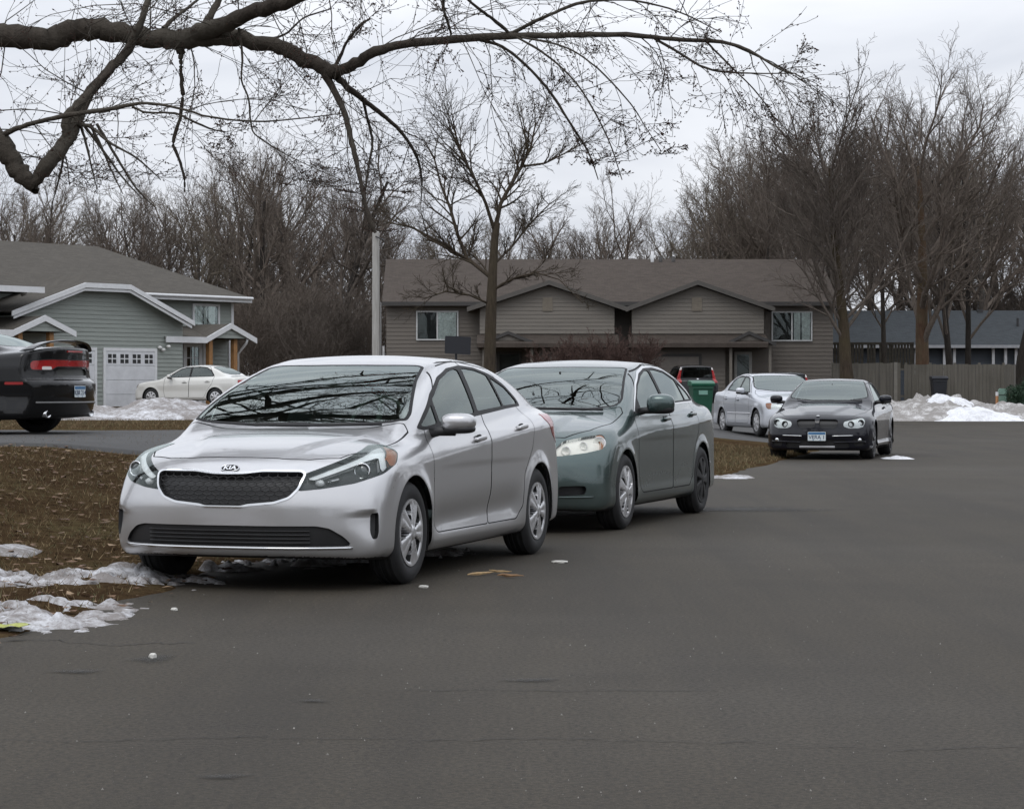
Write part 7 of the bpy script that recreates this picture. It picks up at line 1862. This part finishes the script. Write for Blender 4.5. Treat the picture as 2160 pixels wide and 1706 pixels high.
    # the far side of the street and the yards right of the picture: mirrored in the paint and glass of the cars
    for i in range(34):
        if i < 16: x, y = -46+6.2*i+r.random()*3, -66-14*r.random()
        else: x, y = 30+.22*(5*(i-16))+9*r.random(), 8+5.4*(i-16)
        c = copy_tree(protos[i % 4]); c.location = (x, y, .2); c.rotation_euler.z = r.random()*6.28; s = .8+.4*r.random(); c.scale = (s, s, s)
    grp = 'undergrowth beyond the yards'; lb = 'brown leafless bush of the undergrowth between and behind the houses'
    pb = [T('scrub_bush', lb, x, yt, Y, 5, 'bush', s, twig_dark, t, group=grp, cat='bush', stems=12) for x, yt, Y, s, t in ((590, 560, 112, 51, twig_m), (690, 590, 110, 52, twig_dark))]
    for i, (x, Y, s) in enumerate(((548, 108, 1.0), (610, 122, 1.2), (635, 112, 1.05), (668, 106, .8), (720, 118, 1.1), (745, 110, .9), (765, 122, 1.1), (510, 122, 1.2), (575, 132, 1.4), (650, 136, 1.4), (840, 126, 1.1), (1960, 138, 1.3), (2070, 138, 1.4), (2140, 136, 1.4), (440, 130, 1.2))):
        c = copy_tree(pb[i % 2]); c.location = (P(x, Y), Y, .4); c.rotation_euler.z = r.random()*6.28; c.scale = (s, s, s)

def small_things():
    P = lambda x, Y: (x-1080)/4900*Y
    # utility pole
    Y = 99; x = P(793, Y); zt = px(0, 490, Y).z
    root = thing('utility_pole', 'pale grey wooden utility pole at the left corner of the brown house', 'pole', (x, Y, .4))
    m = NT('pole_wood'); c = m.coord(); n = m.noise(m.mapping(c, (9, 9, .6)), 2, 5, .6); m.set(Base_Color=m.ramp(n, [(.3, (.29, .28, .26)), (.7, (.45, .44, .42))]), Roughness=.9)
    mb = MB(); mb.lathe([(.001, 0), (.185, 0), (.165, 3), (.15, zt-.4), (.10, zt-.36), (.001, zt-.35)], 'z', 16); mb.build('shaft', m.mat, root, smooth=True, angle=40)
    mb = MB(); mb.box(.19, .23, -.03, .03, 0, 4.5); mb.build('conduit', simple('conduit_grey', (.25, .25, .25), .5), root)
    mb = MB(); mb.tube([(0, -.2, zt-.6), (.35, -.3, zt-.75)], .03, 6); mb.build('bracket', trim_dark, root)
    # dark board on a post
    Y = 60; x = P(962, Y); z0 = gz(x, Y); a, b = px(935, 709, Y).z, px(935, 746, Y).z
    root = thing('sign_board', 'blank black board on a thin post above the silver sedan roof', 'sign', (x, Y, z0))
    blk = simple('board_black', (.012, .013, .018), .45); mb = MB(); w = .335
    mb.prism(rnd([(-w, b-z0), (w, b-z0-.02), (w, a-z0-.01), (-w, a-z0)], .03), 1, -.03, .03); mb.build('panel', blk, root, rot=(0, R(1.5), 0))
    mb = MB(); mb.tube([(0, .06, 0), (0, .06, a-z0-.1)], .03, 8); mb.build('post', blk, root)
    # bins
    def bin_(name, label, x, Y, w, h, col, top, yaw=0):
        root = thing(name, label, 'bin', (P(x, Y), Y, gz(P(x, Y), Y)), yaw)
        bm = simple(name+'_plastic', col, .45, var=.15); mb = MB(); a, b = w*.40, w*.5; d = w*.55
        mb.add([(-a, -d*.75, .08), (a, -d*.75, .08), (a, d*.75, .08), (-a, d*.75, .08), (-b, -d, h*.88), (b, -d, h*.88), (b, d, h*.88), (-b, d, h*.88)], [(3, 2, 1, 0), (0, 1, 5, 4), (1, 2, 6, 5), (2, 3, 7, 6), (3, 0, 4, 7), (4, 5, 6, 7)])
        bevel(mb.build('body', bm, root), .03)
        mb = MB(); mb.prism([(-d-.04, h*.86), (-d-.06, h*.93), (-d*.6, h*.985), (d*.7, h), (d+.03, h*.95), (d+.02, h*.87)], 0, -b-.03, b+.03); bevel(mb.build('lid', simple(name+'_lid', top, .4), root), .02)
        mb = MB(); mb.tube([(-b*.8, d+.10, h*.93), (b*.8, d+.10, h*.93)], .02, 8)
        for s in (-1, 1): mb.box(s*b*.8-.02, s*b*.8+.02, d, d+.11, h*.91, h*.945)
        mb.build('handle', bm, root)
        for s in (-1, 1): mb = MB(); mb.lathe([(.001, -.03), (.10, -.03), (.11, 0), (.10, .03), (.001, .03)], 'x', 16); mb.build('wheel', tyre_m, root, loc=(s*(a+.03), d*.7, .11))
        mb = MB(); mb.box(-b*.95, b*.95, -d-.02, -d+.02, h*.80, h*.86); mb.build('rim_band', bm, root)
        if col[1] > .05: mb = MB(); mb.box(-.12, .12, -d*.965-.012, -d*.965, h*.66, h*.76); mb.build('sticker', simple('sticker_grey', (.16, .32, .26), .5), root)
        return root
    bin_('green_bin', 'dark green wheeled bin on the driveway behind the green sedan', 1479, 62, .57, 1.12, (.008, .068, .038), (.012, .10, .056), .1)
    bin_('black_bin', 'black wheeled bin before the board fence, behind the snow crest', 1980, 96.5, .62, 1.16, (.014, .016, .022), (.016, .018, .024))
    # utility cabinet and marker
    Y = 95; root = thing('utility_cabinet', 'small pale green utility pedestal at the fence end', 'utility box', (P(2114, Y), Y, .5))
    mb = MB(); mb.prism(rnd([(-.17, 0), (.17, 0), (.17, .62), (.10, .72), (-.10, .72), (-.17, .62)], .05), 1, -.14, .14); mb.build('body', simple('pale_green', (.16, .26, .21), .5), root); mb = MB(); mb.box(-.18, .18, -.15, .15, .44, .47); mb.build('lid_seam', trim_dark, root)
    root = thing('marker_post', 'short white and orange marker post beside the green pedestal', 'post', (P(2103, 94.5), 94.5, .5)); mb = MB(); mb.tube([(0, 0, 0), (0, 0, .42)], .06, 8); mb.build('shaft', simple('marker_orange', (.45, .22, .10), .6), root); mb = MB(); mb.tube([(0, 0, .42), (0, 0, .58)], .062, 8); mb.build('cap', white_trim, root)
    root = thing('hose_reel_box', 'low olive box beside the green pedestal', 'box', (P(2131, 95.5), 95.5, .5)); mb = MB(); mb.box(-.26, .26, -.2, .2, 0, .42); bevel(mb.build('body', simple('olive_box', (.05, .058, .028), .6), root), .03); mb = MB(); mb.box(-.28, .28, -.22, .22, .42, .47); mb.build('lid', simple('olive_lid', (.075, .08, .04), .6), root)
    # evergreen shrub at the right edge
    r = np.random.default_rng(5); Y = 94; n = 7000; root = thing('evergreen_shrub', 'dark green rounded shrub at the right edge by the fence end', 'bush', (P(2160, Y), Y, .45))
    th = r.random(n)*6.283; u = r.random(n)**.4; ph = np.arccos(r.random(n)); bl = 1+.25*np.sin(3*th)+.2*np.sin(5*ph+th)
    c = np.stack([.62*u*bl*np.sin(ph)*np.cos(th), .62*u*bl*np.sin(ph)*np.sin(th), .05+.95*u*bl*np.cos(ph)], 1); V = np.repeat(c[:, None], 3, 1)+r.normal(0, .035, (n, 3, 3)); obj('foliage', (V.reshape(-1, 3), np.arange(n*3).reshape(n, 3)), simple('evergreen', (.018, .045, .022), .7, var=.4, scale=8), root)
    tw = Twigs(); grow(tw, random.Random(2), (0, 0, 0), (0, 0, 1), .7, .04, 0, dict(PRM['bush'], lev=1)); obj('stem', tw.mesh('stem'), bark_dark, root)
    # litter on the asphalt
    def road(x, y, z=0): Yd = 4900*(1.206-z)/(y-820); return (x-1080)/4900*Yd, Yd
    wood = simple('split_wood', (.38, .26, .13), .8, var=.3, scale=30); wood2 = simple('split_wood_brown', (.22, .13, .065), .8, var=.3, scale=30)
    for i, (xa, ya, xb, yb, w, mt, lb) in enumerate(((985, 1216, 1042, 1212, .011, wood, 'pale splintered stick, left piece of the wood debris on the road'), (1030, 1209, 1080, 1212, .008, wood, 'short thin splinter on top of the wood debris on the road'), (1046, 1217, 1102, 1219, .012, wood2, 'brown splintered stick, right piece of the wood debris on the road'))):
        A = Vector((*road(xa, ya), .012)); B = Vector((*road(xb, yb), .012)); rr = random.Random(i); pts = [A+(B-A)*t+Vector((rr.gauss(0, .004), rr.gauss(0, .008), .004*(i == 1)+.006*rr.random())) for t in (0, .2, .4, .6, .8, 1)]
        mb = MB(); mb.tube(pts, [w*.3, w*.8, w, w*.8, w*.6, w*.15], 5); o = mb.build('wood_stick', mt); o.location = (A+B)/2; o.data.transform(Matrix.Translation(-(A+B)/2)); tag(o, lb, 'stick')
    chip = simple('pale_chip', (.55, .54, .50), .7)
    for i, (x, y, sx, sy, lb) in enumerate(((1180, 1187, .055, .03, 'flat white scrap on the asphalt right of the wood sticks'), (367, 1288, .018, .014, 'small white pebble on the road before the silver sedan'), (322, 1389, .018, .016, 'white stone lying in a dark damp spot on the road'), (893, 1240, .03, .012, 'pale chip on the road by the front tyre of the silver sedan'), (1500, 928, .12, .05, 'white scrap on the verge behind the green sedan rear wheel'))):
        X, Yd = road(x, y); z = gz(X, Yd) if i == 4 else 0
        m = MB(); m.ell((0, 0, .006), (sx, sy, .010 if i != 2 else .018), .8, .8, 10, 6); rr = random.Random(i); m.v = [(a*(1+rr.gauss(0, .12)), b*(1+rr.gauss(0, .12)), c_) for a, b, c_ in m.v]
        o = m.build('paper_scrap' if i in (0, 4) else 'stone_chip', chip, None, loc=(X, Yd, max(z, 0)+.002)); tag(o, lb, 'litter')
    X, Yd = road(20, 1334, .0); v = []; rr = random.Random(1)
    for i in range(6):
        for j in range(4): v.append(((i/5-.5)*.20+rr.gauss(0, .008), (j/3-.5)*.16+rr.gauss(0, .008), .02+.022*rr.random()))
    o = obj('leaf_wrapper', (v, [(i*4+j, (i+1)*4+j, (i+1)*4+j+1, i*4+j+1) for i in range(5) for j in range(3)]), simple('yellow_green', (.32, .34, .07), .5, var=.4, scale=25), None, loc=(X, Yd, max(0, gz(X, Yd)))); tag(o, 'crumpled yellow-green wrapper at the snow edge on the far left', 'litter')
    # grit on the road
    r = np.random.default_rng(12); n = 700; Yg = 6.8+22*r.random(n)**1.3; Xg = (r.random(n)-.5)*.46*Yg; k = poly_sd(ROADPOLY, Xg, Yg) < -.3; Xg, Yg = Xg[k], Yg[k]; n = len(Xg); s = .0014+.0032*r.random(n)**4
    V = np.stack([np.stack([Xg-s, Yg-s, 0*s+.002], 1), np.stack([Xg+s, Yg-s, 0*s+.002], 1), np.stack([Xg+s*.2, Yg+s, 0*s+.002], 1), np.stack([Xg, Yg, s*1.2+.003], 1)], 1).reshape(-1, 3); f = np.array([(0, 1, 3), (1, 2, 3), (2, 0, 3)]); F_ = (f[None]+(np.arange(n)*4)[:, None, None]).reshape(-1, 3)
    tag(obj('road_grit', (V, F_), simple('grit', (.22, .21, .19), .8, var=.4, scale=3)), 'pale grit scattered over the asphalt', 'grit', None, 'stuff')
# ------------------------------------------------------------------ build everything
def cars():
    kia(); camry(); coupe(); charger(); suv()
    O, rz = place((.88, .845, 5.36, 51., gz(5.4, 51.5)+.05), (-.204, .979))
    old_sedan('silver_compact', 'pale silver older sedan with amber-cornered lamps, beyond the black coupe', carpaint('pale_silver', (.50, .52, .56), .5, .35, .2), O, rz, .026)
    O, rz = place((.88, -.845, -12.44, 80., gz(-12.4, 80)+.06), (.92, -.39))
    old_sedan('white_sedan', 'cream white older sedan parked side-on before the grey garage', carpaint('cream_white', (.66, .655, .62), .0, .35, .25), O, rz, .034, strip=False)
cars()
grey_house(); bh = brown_house(); blue_house(); fence(); deck(); trees(); small_things()
for x, y, a in ((10, -48, R(180)), (44, -40, R(170)), (-28, -44, R(195)), (44, 34, R(-95)), (50, 62, R(-100))):
    c = copy_tree(bh); c.location = (x, y, .3); c.rotation_euler.z = a; c['label'] = 'brown twin house across the street, outside the picture'; c['group'] = 'houses across the street'
# ------------------------------------------------------------------ camera and light
F_PX, H_CAM, Y_H = 4900., 1.206, 820.
cam = bpy.data.cameras.new('camera'); co = bpy.data.objects.new('camera', cam); C.objects.link(co)
cam.sensor_width = 36; cam.lens = 36*F_PX/2160; cam.clip_start = .1; cam.clip_end = 3000
co.location = (0, 0, H_CAM)
co.rotation_euler = (R(90)-math.atan((853-Y_H)/F_PX), 0, 0)
S.camera = co

def world():
    w = bpy.data.worlds.new('World'); S.world = w; w.use_nodes = True
    t = w.node_tree; n = t.nodes; bg = n['Background']
    sky = n.new('ShaderNodeTexSky'); sky.sky_type = 'NISHITA'; sky.sun_disc = False
    sky.sun_elevation = R(52); sky.sun_rotation = R(SUN_AZ); sky.air_density = 1.0; sky.dust_density = 4.0; sky.altitude = 250
    hsv = n.new('ShaderNodeHueSaturation'); hsv.inputs['Saturation'].default_value = .18; t.links.new(sky.outputs[0], hsv.inputs['Color'])
    # overcast: flatten the clear-sky gradient and lay a broken cloud deck over it
    tc = n.new('ShaderNodeTexCoord'); mp = n.new('ShaderNodeMapping'); mp.inputs['Scale'].default_value = (1.4, 1.4, 5.5)
    t.links.new(tc.outputs['Generated'], mp.inputs[0])
    ns = n.new('ShaderNodeTexNoise'); ns.inputs['Scale'].default_value = 3.6; ns.inputs['Detail'].default_value = 6; ns.inputs['Roughness'].default_value = .5; ns.inputs['Distortion'].default_value = .4
    t.links.new(mp.outputs[0], ns.inputs['Vector'])
    rp = n.new('ShaderNodeValToRGB'); e = rp.color_ramp.elements
    e[0].position = .33; e[0].color = (7.3, 7.75, 8.7, 1); e[1].position = .70; e[1].color = (10.9, 11.2, 11.8, 1)
    t.links.new(ns.outputs['Fac'], rp.inputs[0])
    mx = n.new('ShaderNodeMix'); mx.data_type = 'RGBA'; mx.inputs[0].default_value = .86
    t.links.new(hsv.outputs[0], mx.inputs[6]); t.links.new(rp.outputs[0], mx.inputs[7])
    # an overcast sky is about twice as bright overhead as near the horizon
    sx = n.new('ShaderNodeSeparateXYZ'); t.links.new(tc.outputs['Generated'], sx.inputs[0])
    gm = n.new('ShaderNodeMath'); gm.operation = 'MULTIPLY_ADD'; gm.use_clamp = False; gm.inputs[1].default_value = .90; gm.inputs[2].default_value = .90; t.links.new(sx.outputs['Z'], gm.inputs[0])
    gc = n.new('ShaderNodeMath'); gc.operation = 'MAXIMUM'; gc.inputs[1].default_value = .9; t.links.new(gm.outputs[0], gc.inputs[0])
    vm = n.new('ShaderNodeVectorMath'); vm.operation = 'SCALE'; t.links.new(mx.outputs[2], vm.inputs[0]); t.links.new(gc.outputs[0], vm.inputs['Scale'])
    t.links.new(vm.outputs[0], bg.inputs['Color']); bg.inputs['Strength'].default_value = SKY
SUN_AZ, SKY = 200, .09
world()
sun = bpy.data.lights.new('sun', 'SUN'); sun.energy = .5; sun.angle = R(25); sun.color = (1, .97, .93)
so = bpy.data.objects.new('sun', sun); C.objects.link(so)
el, az = R(52), R(SUN_AZ)   # sky rotation is clockwise from +Y
so.rotation_euler = Vector((math.sin(az)*math.cos(el), math.cos(az)*math.cos(el), math.sin(el))).to_track_quat('Z', 'Y').to_euler()
S.view_settings.view_transform = 'Standard'; S.view_settings.look = 'None'; S.view_settings.exposure = .13; S.view_settings.gamma = 1
S.cycles.max_bounces = 6; S.cycles.transparent_max_bounces = 12
S.cycles.use_denoising = True
